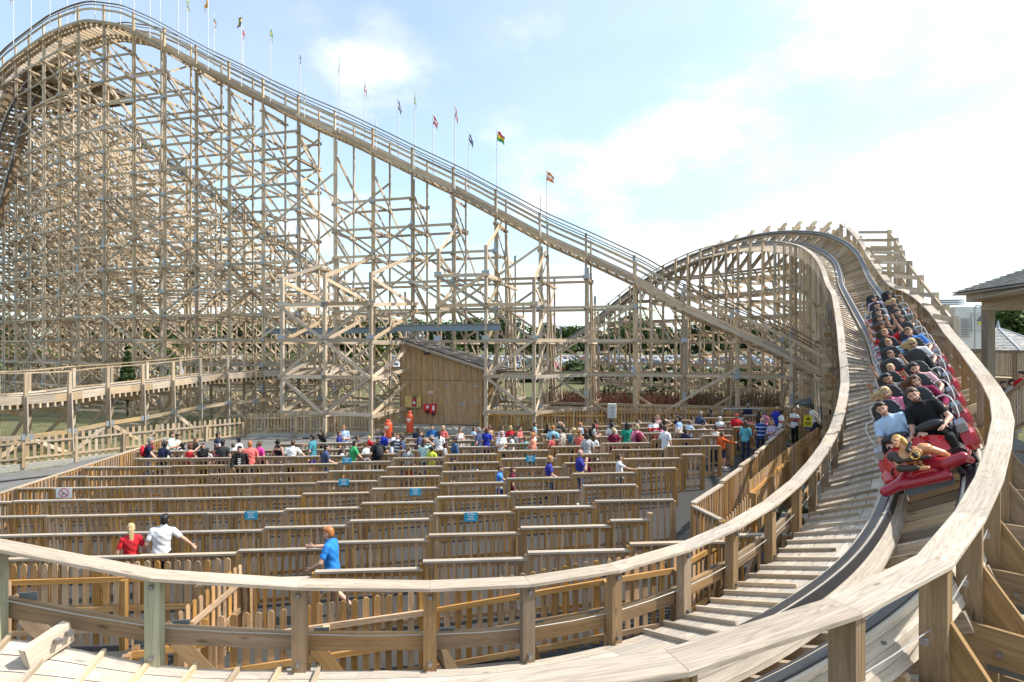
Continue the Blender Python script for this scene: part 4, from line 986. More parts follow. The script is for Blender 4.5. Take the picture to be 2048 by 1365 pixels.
# ---------------------------------------------------------------- trees, cars, right hand buildings
def leafmat(name, c1, c2):
    m, t, b = newmat(name); b.inputs['Roughness'].default_value = .7; b.inputs['Specular IOR Level'].default_value = .2
    a = N(t, 'ShaderNodeAttribute', attribute_name='rnd'); x = N(t, 'ShaderNodeMix', data_type='RGBA'); t.links.new(a.outputs['Fac'], x.inputs['Factor'])
    x.inputs['A'].default_value = (*c1, 1); x.inputs['B'].default_value = (*c2, 1); t.links.new(x.outputs['Result'], b.inputs['Base Color']); return m
LEAF = [leafmat('leaf_dark', (.035, .06, .02), (.07, .11, .035)), leafmat('leaf_mid', (.06, .10, .025), (.12, .17, .05)), leafmat('leaf_light', (.10, .14, .035), (.19, .23, .07))]
BARK = plain('bark', (.09, .07, .05), .9, 0, .3, 6)
def crown_mesh(name, lobes, n, size, mat, rng):
    m = MB()
    for _ in range(n):
        c, r = rng.choice(lobes); d = Vector((rng.gauss(0, 1), rng.gauss(0, 1), rng.gauss(0, 1))).normalized() * (r * rng.uniform(.45, 1.05) ** .6)
        p = Vector(c) + Vector((d.x, d.y, d.z * .85)); s = size * rng.uniform(.6, 1.4)
        a = Vector((rng.gauss(0, 1), rng.gauss(0, 1), rng.gauss(0, .6))).normalized(); b_ = a.cross(Vector((rng.gauss(0, 1), rng.gauss(0, 1), 1))).normalized()
        bi = len(m.v); m.v += [p - a * s, p + b_ * s * .7, p + a * s, p - b_ * s * .7]; m.face((bi, bi + 1, bi + 2, bi + 3), [(0, 0)] * 4, rng.random())
    return m.mesh(name, mat)
rng = random.Random(11); PROTO = []
for q in range(5):
    H = 1.0; lobes = [((rng.uniform(-.22, .22), rng.uniform(-.22, .22), rng.uniform(.2, .85)), rng.uniform(.14, .23)) for _ in range(14)]
    cm = [crown_mesh('crown', lobes, 1900, .034, LEAF[k], random.Random(q * 3 + k)) for k in range(3)]
    t = MB(); t.tube([(0, 0, -.02), (.01, 0, .25), (0, .01, .5)], .022, 7)
    for c, r in lobes[:5]: t.tube([(0, 0, .3), (c[0] * .5, c[1] * .5, c[2] * .8), c], .008, 5)
    PROTO.append((cm, t.mesh('trunk', BARK)))
def tree(x, y, z, h, wd, kind, shade, label, group):
    r = thing('tree', label, 'tree', (x, y, z), group); cm, tm_ = PROTO[kind]
    for me, nm in ((cm[shade], 'crown'), (tm_, 'trunk')):
        o = bpy.data.objects.new(nm, me); C.collection.objects.link(o); o.parent = r
    r.scale = (wd, wd, h); r.rotation_euler.z = rng.uniform(0, 6.28); return r
x = -350
while x < 240:
    d = 365 + rng.uniform(-25, 30); h = rng.uniform(19, 28)
    tree(x, d, -6, h, h * rng.uniform(1.0, 1.35), rng.randrange(5), rng.choice([0, 0, 1]), 'broad green tree in the far tree line beyond the car park', 'far tree line'); x += rng.uniform(7, 11)
for k in range(34):
    X = rng.uniform(-95, 2); tree(X, rng.uniform(74, 92), -5, rng.uniform(3.5, 6.6), rng.uniform(4.5, 7.5), rng.randrange(5), rng.choice([1, 2, 2]), 'light green bushy tree along the near edge of the car park', 'trees edging the car park')
for k in range(34):
    X = rng.uniform(-4, 48); tree(X, rng.uniform(64, 86), -4.85, rng.uniform(1.8, 3.2), rng.uniform(4, 7), rng.randrange(5), rng.choice([0, 0, 1]), 'low dark bush between the lattice and the car park', 'low bushes before the car park')
for i, (px, py, d, h, sh) in enumerate([(1995, 617, 58, 9.5, 0), (2035, 610, 56, 10, 0), (1965, 632, 62, 8, 0), (2062, 600, 54, 11, 1)]):
    p = at(px, py, d); tree(p.x, p.y, p.z - h * .98, h, h * .9, i, sh, ['dark leafy tree behind the grey gazebo roof', 'tall dark tree at the right picture edge behind the pavilion', 'dark tree right behind the white cabinet and lamp', 'tree cut by the picture edge behind the pavilion'][i], 'trees behind the pavilion')
cn = thing('conifer_shrub', 'dark conifer standing inside the lattice behind the low track at left', 'shrub', at(255, 800, 33.5))
ml_ = crown_mesh('foliage', [((0, 0, .35 + .34 * k), .62 - .07 * k) for k in range(9)], 2600, .085, LEAF[0], rng); o = link('foliage', ml_); o.parent = cn
t_ = MB(); t_.tube([(0, 0, -1.6), (0, 0, 2.6)], .06, 7); o = link('trunk', t_.mesh('trunk', BARK)); o.parent = cn
# red stemmed shrubs under the lattice
sm = MB(); RS = [plain('red_stem', (.16, .05, .035), .8), plain('brown_stem', (.13, .085, .05), .85)]
for k in range(2600):
    px = rng.uniform(1085, 1560); p = at(px, 0, rng.uniform(36.5, 42)); g = gz(p.x, p.y); h = rng.uniform(.7, 1.9); lx, ly = rng.gauss(0, .12), rng.gauss(0, .12)
    sm.cm = 0 if px < 1390 and rng.random() < .75 else 1; sm.beam((p.x, p.y, g), (p.x + lx * h, p.y + ly * h, g + h), .022, .022)
tag(sm.build('red_stemmed_shrubs', RS), 'bed of bare red and brown shrub stems beneath the lattice', 'shrubs', kind='stuff')
hm = crown_mesh('leaves', [((rng.uniform(0, 20), rng.uniform(-.5, .5), rng.uniform(.3, 1.5)), rng.uniform(.4, .7)) for _ in range(70)], 5200, .11, LEAF[0], rng)
hg = tag(link('hedge', hm), 'long dark hedge behind the red stems under the lattice', 'hedge'); hg.location = (2.2, 46, -5.0)
# parked cars: one body with glass, tyres; copies are far too small to show more
CPAL = [('white', (.75, .75, .76)), ('silver', (.45, .46, .48)), ('dark blue', (.03, .05, .14)), ('black', (.02, .02, .025)), ('red', (.45, .03, .03)), ('grey', (.18, .19, .2)), ('white', (.8, .8, .8)), ('silver', (.55, .56, .58))]
def car_meshes():
    cb = MB(); prof = [(-2.1, .3), (2.1, .3), (2.15, .75), (1.95, .9), (1.1, 1.0), (.45, 1.45), (-1.2, 1.48), (-1.95, 1.0), (-2.15, .85)]
    cb.prism([(a, -.85, b) for a, b in prof], (0, 1.7, 0), .5)
    gl = MB()
    for y in (-.865, .85): gl.prism([(a, y, b) for a, b in ((.95, 1.0), (.42, 1.38), (-1.1, 1.4), (-1.6, 1.02))], (0, .015, 0), .5)
    gl.prism([(1.13, -.7, 1.0), (1.13, .7, 1.0), (.5, .62, 1.43), (.5, -.62, 1.43)], (.02, 0, .02), .5); gl.prism([(-1.98, -.7, 1.02), (-1.98, .7, 1.02), (-1.28, .62, 1.45), (-1.28, -.62, 1.45)], (-.02, 0, .02), .5)
    wh = MB()
    for a in (-1.3, 1.3):
        for y in (-.88, .7): 
            n = 14; c = Vector((a, y, .32)); wh.prism([c + Vector((.32 * math.cos(2 * math.pi * k / n), 0, .32 * math.sin(2 * math.pi * k / n))) for k in range(n)], (0, .18, 0), .5)
    return cb.mesh('car_body', plain('car_paint', (.5, .5, .5), .25)), gl.mesh('windows', plain('car_glass', (.03, .04, .05), .08)), wh.mesh('wheels', BLACK)
cbm, clm, cwm = car_meshes()
CM = [plain('car_paint_%s_%d' % (n.replace(' ', '_'), i), c, .25, .0, coat=.5) for i, (n, c) in enumerate(CPAL)]
ncar = 0
for row in range(17):
    Y = 96 + row * 9.5 + (row // 2) * 5 + max(0, row - 8) * 5
    x = -.95 * Y + rng.uniform(0, 2)
    while x < .56 * Y:
        if rng.random() < .66 and ncar < 420 and (-.62 * Y < x < .5 * Y):
            # only where gaps in the lattice let it show
            px = HX + F * x / Y
            if (600 < px < 800 or 960 < px < 1660 or rng.random() < .12) and not (800 < px < 960) and ncar < 295:
                i = rng.randrange(len(CM)); r = thing('parked_car', CPAL[i][0] + ' parked car in the far car park seen through the lattice', 'car', (x, Y, -4.77), CPAL[i][0] + ' cars in the car park')
                r.rotation_euler.z = rng.choice([1.57, -1.57]) + rng.uniform(-.05, .05)
                for me, nm in ((cbm, 'car_body'), (clm, 'windows'), (cwm, 'wheels')):
                    o = bpy.data.objects.new(nm, me); C.collection.objects.link(o); o.parent = r
                    if nm == 'car_body': o.material_slots[0].link = 'OBJECT'; o.material_slots[0].material = CM[i]
                ncar += 1
        x += 2.7
for k, (px, d) in enumerate([(740, 150), (1038, 140), (1236, 150), (690, 190), (1120, 200)]):
    p = at(px, 690, d); m = MB(); m.tube([(p.x, p.y, -5), (p.x, p.y, 3.2)], .09, 6); m.beam((p.x - .5, p.y, 3.2), (p.x + .5, p.y, 3.2), .25, .12)
    one('car_park_lamp', m, STEEL, 'thin grey lamp column standing among the parked cars', 'street lamp', 'car park lamps')
# pavilion
pav = thing('pavilion', 'open timber pavilion with a grey shingled hip roof at the right edge', 'pavilion', at(1947, 770, 21))
WP = wood('pavilion_timber', (.30, .25, .19), (.40, .34, .27))
c0 = at(1904, 588, 21); z0 = c0.z; 
e1 = Vector((-.9, -6.6, 0)); e2 = Vector((6.6, -.9, 0)); ap = (e1 + e2) / 2; A, B, D_ = c0, c0 + e1, c0 + e2; Cc = c0 + e1 + e2; AP = c0 + ap
AP = Vector((AP.x, AP.y, z0 + 1.55))
ro = None
for P, Q in ((A, B), (D_, A)):
    o = shingles(P, Q, AP + (Q - P) * .004, AP - (Q - P) * .004, 24, 40, SHL, 'roof', pav, .03)
m = MB(); m.prism([B, Cc, AP], Vector((0, 0, -.05))); m.prism([Cc, D_, AP], Vector((0, 0, -.05))); m.build('rear_roof', SHL, pav)
m = MB(); i_ = (AP - A).normalized(); IN = Vector((i_.x, i_.y, 0)).normalized()
for P, Q in ((A, B), (A, D_)): 
    off = IN * .45 - Vector((0, 0, .2)); m.beam(P + off, Q + off + (IN * -.0), .07, .28)
m.build('fascia', WP, pav)
m = MB(); off = IN * .95 - Vector((0, 0, .5))
for P, Q in ((A, B), (A, D_)): m.beam(P + off, Q + off, .2, .34)
m.build('beam', WP, pav)
for q in (A + IN * 1.05, A + IN * 1.05 + e1 * .86, A + IN * 1.05 + e2 * .86):
    m = MB(); m.beam((q.x, q.y, -5.1), (q.x, q.y, z0 - .6), .27, .27); m.build('post', WP, pav)
m = MB(); m.prism([A + IN * .5 - Vector((0, 0, .3)), B - Vector((1, -1, .3)), Cc - Vector((1, 1, .3)), D_ - Vector((-1, 1, .3))], Vector((0, 0, .04))); m.build('soffit', WP, pav)
# railing of the raised station floor
fz = at(1960, 755, 23).z
fr_o = thing('deck_railing', 'dark timber slatted railing of the raised deck at the right edge', 'railing', at(1985, 755, 23))
m = MB(); a_, b_ = at(1930, 755, 25), at(2100, 755, 22.0)
a_.z = b_.z = fz; n_ = 40
for i in range(n_): q = a_.lerp(b_, i / n_); m.beam(q, q + Vector((0, 0, 1.05)), .09, .03, up=b_ - a_)
m.build('slats', WP, fr_o)
for z in (1.06, .05): 
    m = MB(); m.beam(a_ + Vector((0, 0, z)), b_ + Vector((0, 0, z)), .1, .07); m.build('rail', WP, fr_o)
for i in (.05, .33, .62, .95): m = MB(); q = a_.lerp(b_, i); m.beam(q - Vector((0, 0, 3)), q + Vector((0, 0, 1.1)), .14, .14); m.build('post', WP, fr_o)
m = MB(); m.prism([a_ + Vector((0, 0, -.2)), b_ + Vector((0, 0, -.2)), b_ + Vector((4, 8, -.2)), a_ + Vector((4, 8, -.2))], Vector((0, 0, .15))); m.beam(a_ - Vector((0, 0, .35)), b_ - Vector((0, 0, .35)), .1, .3); m.build('deck', WP, fr_o)
# stairs side rail in the dark under the deck
sr = thing('stair_railing', 'dark sloping stair railing beneath the deck at the right edge', 'railing', at(2010, 850, 14))
m = MB(); a_, b_ = at(2002, 800, 14.5), at(2075, 745, 13.2); m.beam(a_, b_, .08, .08)
for i in range(14): q = a_.lerp(b_, i / 13); m.beam(q - Vector((0, 0, 1.0)), q, .04, .04)
m.beam(a_ - Vector((0, 0, 1.0)), b_ - Vector((0, 0, 1.0)), .08, .08); m.build('rail', WP, sr)
m = MB(); m.prism([at(1992, 905, 15.5), at(2120, 870, 13.5), at(2120, 740, 13.4), at(2140, 740, 18), at(1996, 780, 20)][:2] + [at(2120, 905, 18), at(1998, 905, 20)], Vector((0, 0, -.2))); m.build('landing', WP, sr)
# gazebo
ga = thing('gazebo', 'round gazebo with a pale grey shingled cone roof below the pavilion', 'gazebo', at(1996, 760, 36))
G = at(1996, 657, 36); R = 3.4; zb_ = at(1996, 704, 36).z
pts = [Vector((G.x + R * math.cos(a), G.y + R * math.sin(a), zb_)) for a in [math.pi / 8 + k * math.pi / 4 for k in range(8)]]
for P, Q in zip(pts, pts[1:] + pts[:1]): shingles(P, Q, G + (Q - P) * .01, G - (Q - P) * .01, 16, 14, SHL, 'roof', ga, .02)
m = MB(); m.lathe(G, [(.09, -.1), (.1, .05), (.03, .5), (0, .5)], 8); m.build('finial', STEEL, ga)
m = MB(); 
for P in pts: m.tube([G + Vector((0, 0, .03)), P + Vector((0, 0, .03))], .06, 6)
m.build('hip_caps', plain('lead_cap', (.42, .45, .46), .5), ga)
for P in pts: m = MB(); q = P.lerp(Vector((G.x, G.y, zb_)), .12); m.beam((q.x, q.y, -5), (q.x, q.y, zb_), .16, .16); m.build('post', WP, ga)
# white plant cabinet, lamp, grey hall
ac = thing('plant_cabinet', 'white equipment cabinet with louvres and a yellow warning triangle behind the pavilion post', 'cabinet', at(1930, 760, 29))
c = at(1931, 657, 29); WC = plain('cabinet_white', (.62, .64, .64), .5, 0, .05, 4)
m = MB(); m.box(c, 1.75, 1.2, 2.1, -.1); m.build('case', WC, ac)
m = MB()
for k in range(9): m.box(c + Vector((-.48, -.63, .45 - k * .11)), .42, .05, .03, -.1)
for k in range(9): m.box(c + Vector((.66, -.68, .45 - k * .11)), .22, .05, .03, -.1)
m.build('louvres', plain('louvre_grey', (.25, .26, .27), .6), ac)
m = MB(); m.box(c + Vector((.12, -.64, .3)), .62, .06, .95, -.1); m.build('door', plain('cabinet_grey', (.5, .53, .53), .5), ac)
m = MB(); q = c + Vector((.15, -.69, .25)); m.prism([q + Vector((-.1, 0, -.08)), q + Vector((.1, 0, -.08)), q + Vector((0, 0, .1))], (0, -.01, 0)); m.build('warning_triangle', YEL, ac)
m = MB(); m.box(c + Vector((-.6, .4, 1.25)), 1.3, .5, .05, -.1); m.box(c + Vector((-.6, .4, 1.35)), 1.3, .5, .05, -.1); m.box(c + Vector((-.6, .4, 1.45)), 1.3, .5, .05, -.1); m.build('roof_grille', STEEL, ac)
m = MB(); m.box(c + Vector((0, .3, -2.8)), 2.2, 1.6, 3.5, -.1); m.build('base_wall', plain('dark_plinth', (.10, .11, .13), .8), ac)
lp_ = thing('lamp_post', 'grey swan neck lamp right of the pavilion post', 'street lamp', at(1961, 760, 27))
q = at(1960, 640, 27); m = MB(); m.tube([(q.x - .25, q.y, -5), (q.x - .25, q.y, q.z + .5)] + [(q.x - .25 + .17 - .17 * math.cos(a), q.y, q.z + .5 + .2 * math.sin(a)) for a in [math.pi * k / 8 for k in range(1, 8)]] + [(q.x + .1, q.y, q.z + .25)], .03, 7); m.build('pole', STEEL, lp_)
m = MB(); m.lathe(Vector((q.x + .1, q.y, q.z)), [(.03, .25), (.06, .2), (.2, -.02), (.21, -.06), (0, -.03)], 14); m.build('lamp_shade', plain('lamp_grey', (.16, .18, .18), .5), lp_)
hl = MB(); p = at(2040, 690, 52); hl.box(p + Vector((2, 3, -2.0)), 9, 6, 5.3, -.05); hall = one('grey_hall', hl, plain('hall_cladding', (.30, .33, .37), .6, 0, .06, 2), 'low grey clad building between the gazebo and the dark trees', 'building')
hm_ = MB(); hm_.box(p + Vector((2, 3, .72)), 9.4, 6.4, .12, -.05); hm_.build('roof_edge', plain('hall_trim', (.2, .22, .25), .6), hall)
# parasol under the track at right
pa = thing('parasol', 'dark parasol beyond the fence under the end of the drop', 'parasol', at(1640, 840, 34))
q = at(1637, 803, 34); m = MB(); m.lathe(q, [(0, .35), (1.4, -.12), (1.42, -.2), (1.35, -.14), (0, .3)], 8); m.build('canopy', plain('parasol_cloth', (.06, .08, .09), .9), pa); m = MB(); m.tube([q - Vector((0, 0, 2.4)), q + Vector((0, 0, .5))], .03, 6); m.build('pole', STEEL, pa)
# ---------------------------------------------------------------- low track at left
low = thing('coaster_low_track', 'low curved timber coaster track on trestles at left behind the picket fence', 'roller coaster', at(214, 860, 28.7))
LT = [(-90, 23.3, 800), (-35, 24.2, 798), (50, 25.2, 795), (137, 27, 788), (214, 28.7, 777), (284, 30.3, 770), (345, 31.8, 762), (400, 33, 754), (455, 34.2, 748), (510, 35.3, 745), (565, 36.2, 742), (640, 37.2, 741)]
LP = [at(a, c_, b) for a, b, c_ in LT]; lc = [Vector(p) for p in spline([tuple(p) for p in LP], 6)]
lf0 = frames_of(lc); cl_ = [p - s * 1.3 for p, (s, u) in zip(lc, lf0)]; lf1 = [(s, u) for s, u in lf0]
track(low, cl_, lf1, 1.25, lam=4)
m = MB()
for sd in (-1, 1): m.sweep([(sd * 1.28 - .04, -.32), (sd * 1.28 + .04, -.32), (sd * 1.28 + .04, .04), (sd * 1.28 - .04, .04)], cl_, lf1, seg=4); m.sweep([(sd * 1.02 - .2, -.3), (sd * 1.02 + .2, -.3), (sd * 1.02 + .2, -.26), (sd * 1.02 - .2, -.26)], cl_, lf1, seg=3)
for k in range(0, len(cl_), 1): p, (s, u) = cl_[k], lf1[k]; m.beam(p - u * .42 - s * 1.35, p - u * .42 + s * 1.35, .08, .19)
m.build('track_deck', W_STRUCT, low)
m = MB()
for sd in (-1, 1):
    for z in (1.05,): m.sweep([(sd * 1.32 - .07, z), (sd * 1.32 + .07, z), (sd * 1.32 + .07, z + .05), (sd * 1.32 - .07, z + .05)], cl_, lf1, seg=6)
    m.build('handrail', LW, low); m = MB()
prev = None
for k in range(0, len(lc), 6):
    p = cl_[k]; s, u = lf1[k]; fr_p, bk_p = p + s * 1.36, p - s * 1.36; g = gz(p.x, p.y) - .2
    t = MB(); 
    for z in (-.75, -2.2): t.beam(Vector((fr_p.x, fr_p.y, p.z + z)), Vector((bk_p.x, bk_p.y, p.z + z)), .06, .19)
    t.beam(Vector((fr_p.x, fr_p.y, p.z - .8)), Vector((bk_p.x, bk_p.y, g)), .05, .17); bo = t.build('trestle', W_STRUCT, low)
    for q, nm in ((fr_p, 0), (bk_p, 1)):
        m = MB(); m.beam((q.x, q.y, g), (q.x, q.y, p.z + 1.05), .13, .13, up=s); po = m.build('post', W_STRUCT, bo)
        if not nm: m = MB(); q2 = q + s * .1; m.beam((q2.x + .12 * s.x, q2.y + .12 * s.y, g), (q2.x, q2.y, p.z + .05), .05, .16, up=s); m.build('splice_plank', W_CAP, po)
    zl_ = p.z - 1.75; cur = Vector((fr_p.x, fr_p.y, zl_)) + s * .14
    if prev is not None:
        m = MB(); m.beam(prev, cur, .05, .19); m.build('ledger', LW, low)
        m = MB(); a_, b_ = (prev, cur) if (k // 6) % 2 else (cur, prev); m.beam(a_ - s * .05, Vector((b_.x, b_.y, g)) - s * .05, .06, .17); m.build('diagonal_brace', W_STRUCT, low)
        pl = MB(); pl.beam(cur - (cur - prev).normalized() * .2 + s * .04, cur + (cur - prev).normalized() * .2 + s * .04, .012, .26); pl.build('joint_plate', STEEL, low)
    prev = cur
cb_ = MB(); cb_.tube([Vector((x, y, gz(x, y) + .05)) for x, y in ((-21, 20.5), (-17, 24.2), (-15, 25.5), (-13.4, 26.9), (-11.8, 29.2), (-10.2, 30.4))], .035, 6); one('black_cable', cb_, BLACK, 'black cable lying along the gravel beside the pale picket fence', 'cable')
# ---------------------------------------------------------------- flags on the drop
def flag(px, py, rear, cols_, lab, sway, ln=.9, bare=False):
    v = 2.62 if rear else -.15; u = u_of_px(px, v); v2 = v + vof(u); u = u_of_px(px, v2); p = mp(u, v2, 0); zt = (HY - py) / F * p.y; zb_ = deck(u) - (.4 if not rear else -.3)
    r = thing('flagpole', lab, 'flagpole', (p.x, p.y, zb_), 'flagpoles along the drop')
    m = MB(); m.tube([(p.x, p.y, zb_), (p.x, p.y, zt)], .028, 6); m.build('pole', plain('white_pole', (.7, .7, .72), .4), r)
    if bare: return
    m = MB(); nx, nz_ = 7, 6; H_ = .62; mats = [plain('flag_%02d%02d%02d' % tuple(int(q * 99) for q in c_), c_, .8) for c_ in cols_]
    for j in range(nz_ + 1):
        for i in range(nx + 1):
            a = i / nx; drp = ln * a; m.v.append(Vector((p.x + .03 + abs(sway) * (drp * .55 * math.copysign(1, sway) + .03 * math.sin(7 * a + j)), p.y + .09 * math.sin(9 * a + .7 * j + px), zt - .05 - j / nz_ * H_ * (1 - .25 * a) - drp * (1 - .65 * abs(sway)) - .03 * math.cos(6 * a))))
    for j in range(nz_):
        for i in range(nx): m.cm = min(len(cols_) - 1, int(j / nz_ * len(cols_)) if len(cols_) != 2 else int(i / nx * 2)); b = j * (nx + 1) + i; m.face((b, b + 1, b + nx + 2, b + nx + 1), [(0, 0)] * 4, .5)
    m.build('flag', mats, r, True)
Y_, G_, R_, Wt, Nv, O_, T_, Bk = (.7, .5, .04), (.03, .32, .10), (.5, .03, .07), (.7, .7, .7), (.03, .05, .2), (.65, .22, .03), (.04, .4, .36), (.03, .03, .03)
for a in [(27, -18, 0, [Y_, Y_], 'flagpole with yellow flag cut by the top left corner', -.6), (150, 4, 1, [Nv, Nv], 'flagpole with small navy flag over the crest', -.3), (374, -6, 1, [Y_, G_, Y_], 'rear flagpole with limp yellow and green flag', .25), (416, -8, 0, [O_, Y_, O_], 'flagpole with orange and yellow flag near the top', -.5), (428, 30, 1, [G_, R_, Wt], 'rear flagpole with green and red flag', .3), (483, 27, 0, [Bk, Y_, Nv], 'flagpole with black and yellow flag', -.55), (486, 54, 1, [R_, Wt], 'rear flagpole with pale pink flag beside the black and yellow one', .2), (541, 50, 0, [G_, Y_, G_], 'flagpole with green and yellow flag nearest the top', .25), (600, 104, 1, [Nv, Wt], 'rear flagpole with limp navy and white flag', .1), (679, 110, 0, [T_, Wt, T_], 'flagpole with teal and white flag', -.2), (729, 161, 1, [R_, Wt, R_], 'rear flagpole with limp red flag', .25), (796, 198, 1, [Nv, Wt, Nv], 'rear flagpole with navy and white striped flag', .4), (829, 181, 0, [G_, Y_, G_], 'flagpole with limp green and yellow flag halfway down', .15), (866, 228, 1, [R_, Wt, R_], 'rear flagpole with red and white flag halfway down', .6), (910, 211, 0, [R_, Wt, R_], 'flagpole with tall limp red and white flag', .3), (938, 264, 1, [Nv, Wt, Nv, Wt], 'rear flagpole with chequered navy and white flag', .5), (994, 259, 0, [R_, Y_, G_], 'flagpole with red yellow and green flag', .85), (1093, 340, 1, [O_, Wt, O_], 'last flagpole down the slope with pale orange flag', .9)]: flag(*a)
for px, py, rr_ in ((609, 170, 0), (752, 236, 0), (1081, 393, 0), (62, -20, 0), (100, -20, 0), (135, -25, 0), (190, -25, 0), (241, -20, 0), (300, -15, 0), (357, -12, 0), (218, -30, 1), (268, -20, 1), (320, -12, 1)): flag(px, py, rr_, [], 'bare white flagpole along the drop without a flag', 0, bare=True)
# ---------------------------------------------------------------- people: one continuous body per pose, clothing and hair as children
DEPS = bpy.context.evaluated_depsgraph_get
def remesh(parts, vox, smooth=5):
    me = bpy.data.meshes.new('tmp'); me.from_pydata([tuple(p) for p in parts.v], [], parts.f)
    o = bpy.data.objects.new('tmp', me); C.collection.objects.link(o)
    m = o.modifiers.new('r', 'REMESH'); m.mode = 'VOXEL'; m.voxel_size = vox
    s = o.modifiers.new('s', 'SMOOTH'); s.factor = .5; s.iterations = smooth
    ev = o.evaluated_get(DEPS()); r = bpy.data.meshes.new_from_object(ev); bpy.data.objects.remove(o); bpy.data.meshes.remove(me)
    n = len(r.vertices); co = np.empty(n * 3); r.vertices.foreach_get('co', co); no = np.empty(n * 3); r.vertices.foreach_get('normal', no)
    fs = np.empty(len(r.loops), int); r.loops.foreach_get('vertex_index', fs); fs = fs.reshape(-1, 4) if len(r.loops) == 4 * len(r.polygons) else None
    return r, co.reshape(-1, 3), no.reshape(-1, 3), fs
def cap_(m, a, b, ra, rb, n=10):      # closed tapered capsule
    a = Vector(a); b = Vector(b); ax, s, u = basis(b - a if (b - a).length > 1e-5 else Vector((0, 0, 1))); rings = []
    for k in range(4): t = math.pi / 2 * (k + .35) / 4.35 - math.pi / 2; rings.append((a + ax * ra * math.sin(t), ra * math.cos(t)))
    rings.append((a, ra)); rings.append((b, rb))
    for k in range(4): t = math.pi / 2 * (k + .65) / 4.35; rings.append((b + ax * rb * math.sin(t), rb * math.cos(t)))
    b0 = len(m.v)
    for c, r in rings:
        for i in range(n): t = 2 * math.pi * i / n; m.v.append(c + s * r * math.cos(t) + u * r * math.sin(t))
    for j in range(len(rings) - 1):
        for i in range(n): i2 = (i + 1) % n; m.f.append((b0 + j * n + i, b0 + j * n + i2, b0 + (j + 1) * n + i2, b0 + (j + 1) * n + i))
    m.f.append(tuple(range(b0 + n - 1, b0 - 1, -1))); e = b0 + (len(rings) - 1) * n; m.f.append(tuple(range(e, e + n)))
def loft(m, rings, n=16):            # rings: (centre, side vec, fwd vec, rx, ry)
    b0 = len(m.v)
    for c, s, f, rx, ry in rings:
        for i in range(n): t = 2 * math.pi * i / n; m.v.append(Vector(c) + s * rx * math.cos(t) + f * ry * math.sin(t))
    for j in range(len(rings) - 1):
        for i in range(n): i2 = (i + 1) % n; m.f.append((b0 + j * n + i, b0 + j * n + i2, b0 + (j + 1) * n + i2, b0 + (j + 1) * n + i))
    m.f.append(tuple(range(b0 + n - 1, b0 - 1, -1))); e = b0 + (len(rings) - 1) * n; m.f.append(tuple(range(e, e + n)))
BUILD = {'m': dict(sh=.19, tor=[(.86, .15, .105), (.94, .165, .118), (1.03, .15, .11), (1.12, .148, .108), (1.24, .165, .12), (1.34, .178, .122), (1.41, .165, .105), (1.46, .10, .08), (1.49, .065, .065)], hip=.095, leg=1.0, bust=0),
         'w': dict(sh=.165, tor=[(.86, .165, .12), (.94, .17, .125), (1.03, .138, .105), (1.10, .125, .095), (1.24, .142, .105), (1.34, .152, .108), (1.41, .14, .095), (1.46, .085, .07), (1.49, .055, .058)], hip=.095, leg=.95, bust=1),
         'k': dict(sh=.165, tor=[(.86, .135, .105), (.94, .142, .112), (1.03, .132, .108), (1.12, .13, .102), (1.24, .14, .108), (1.34, .148, .105), (1.41, .135, .09), (1.46, .085, .07), (1.49, .058, .06)], hip=.08, leg=.92, bust=0)}
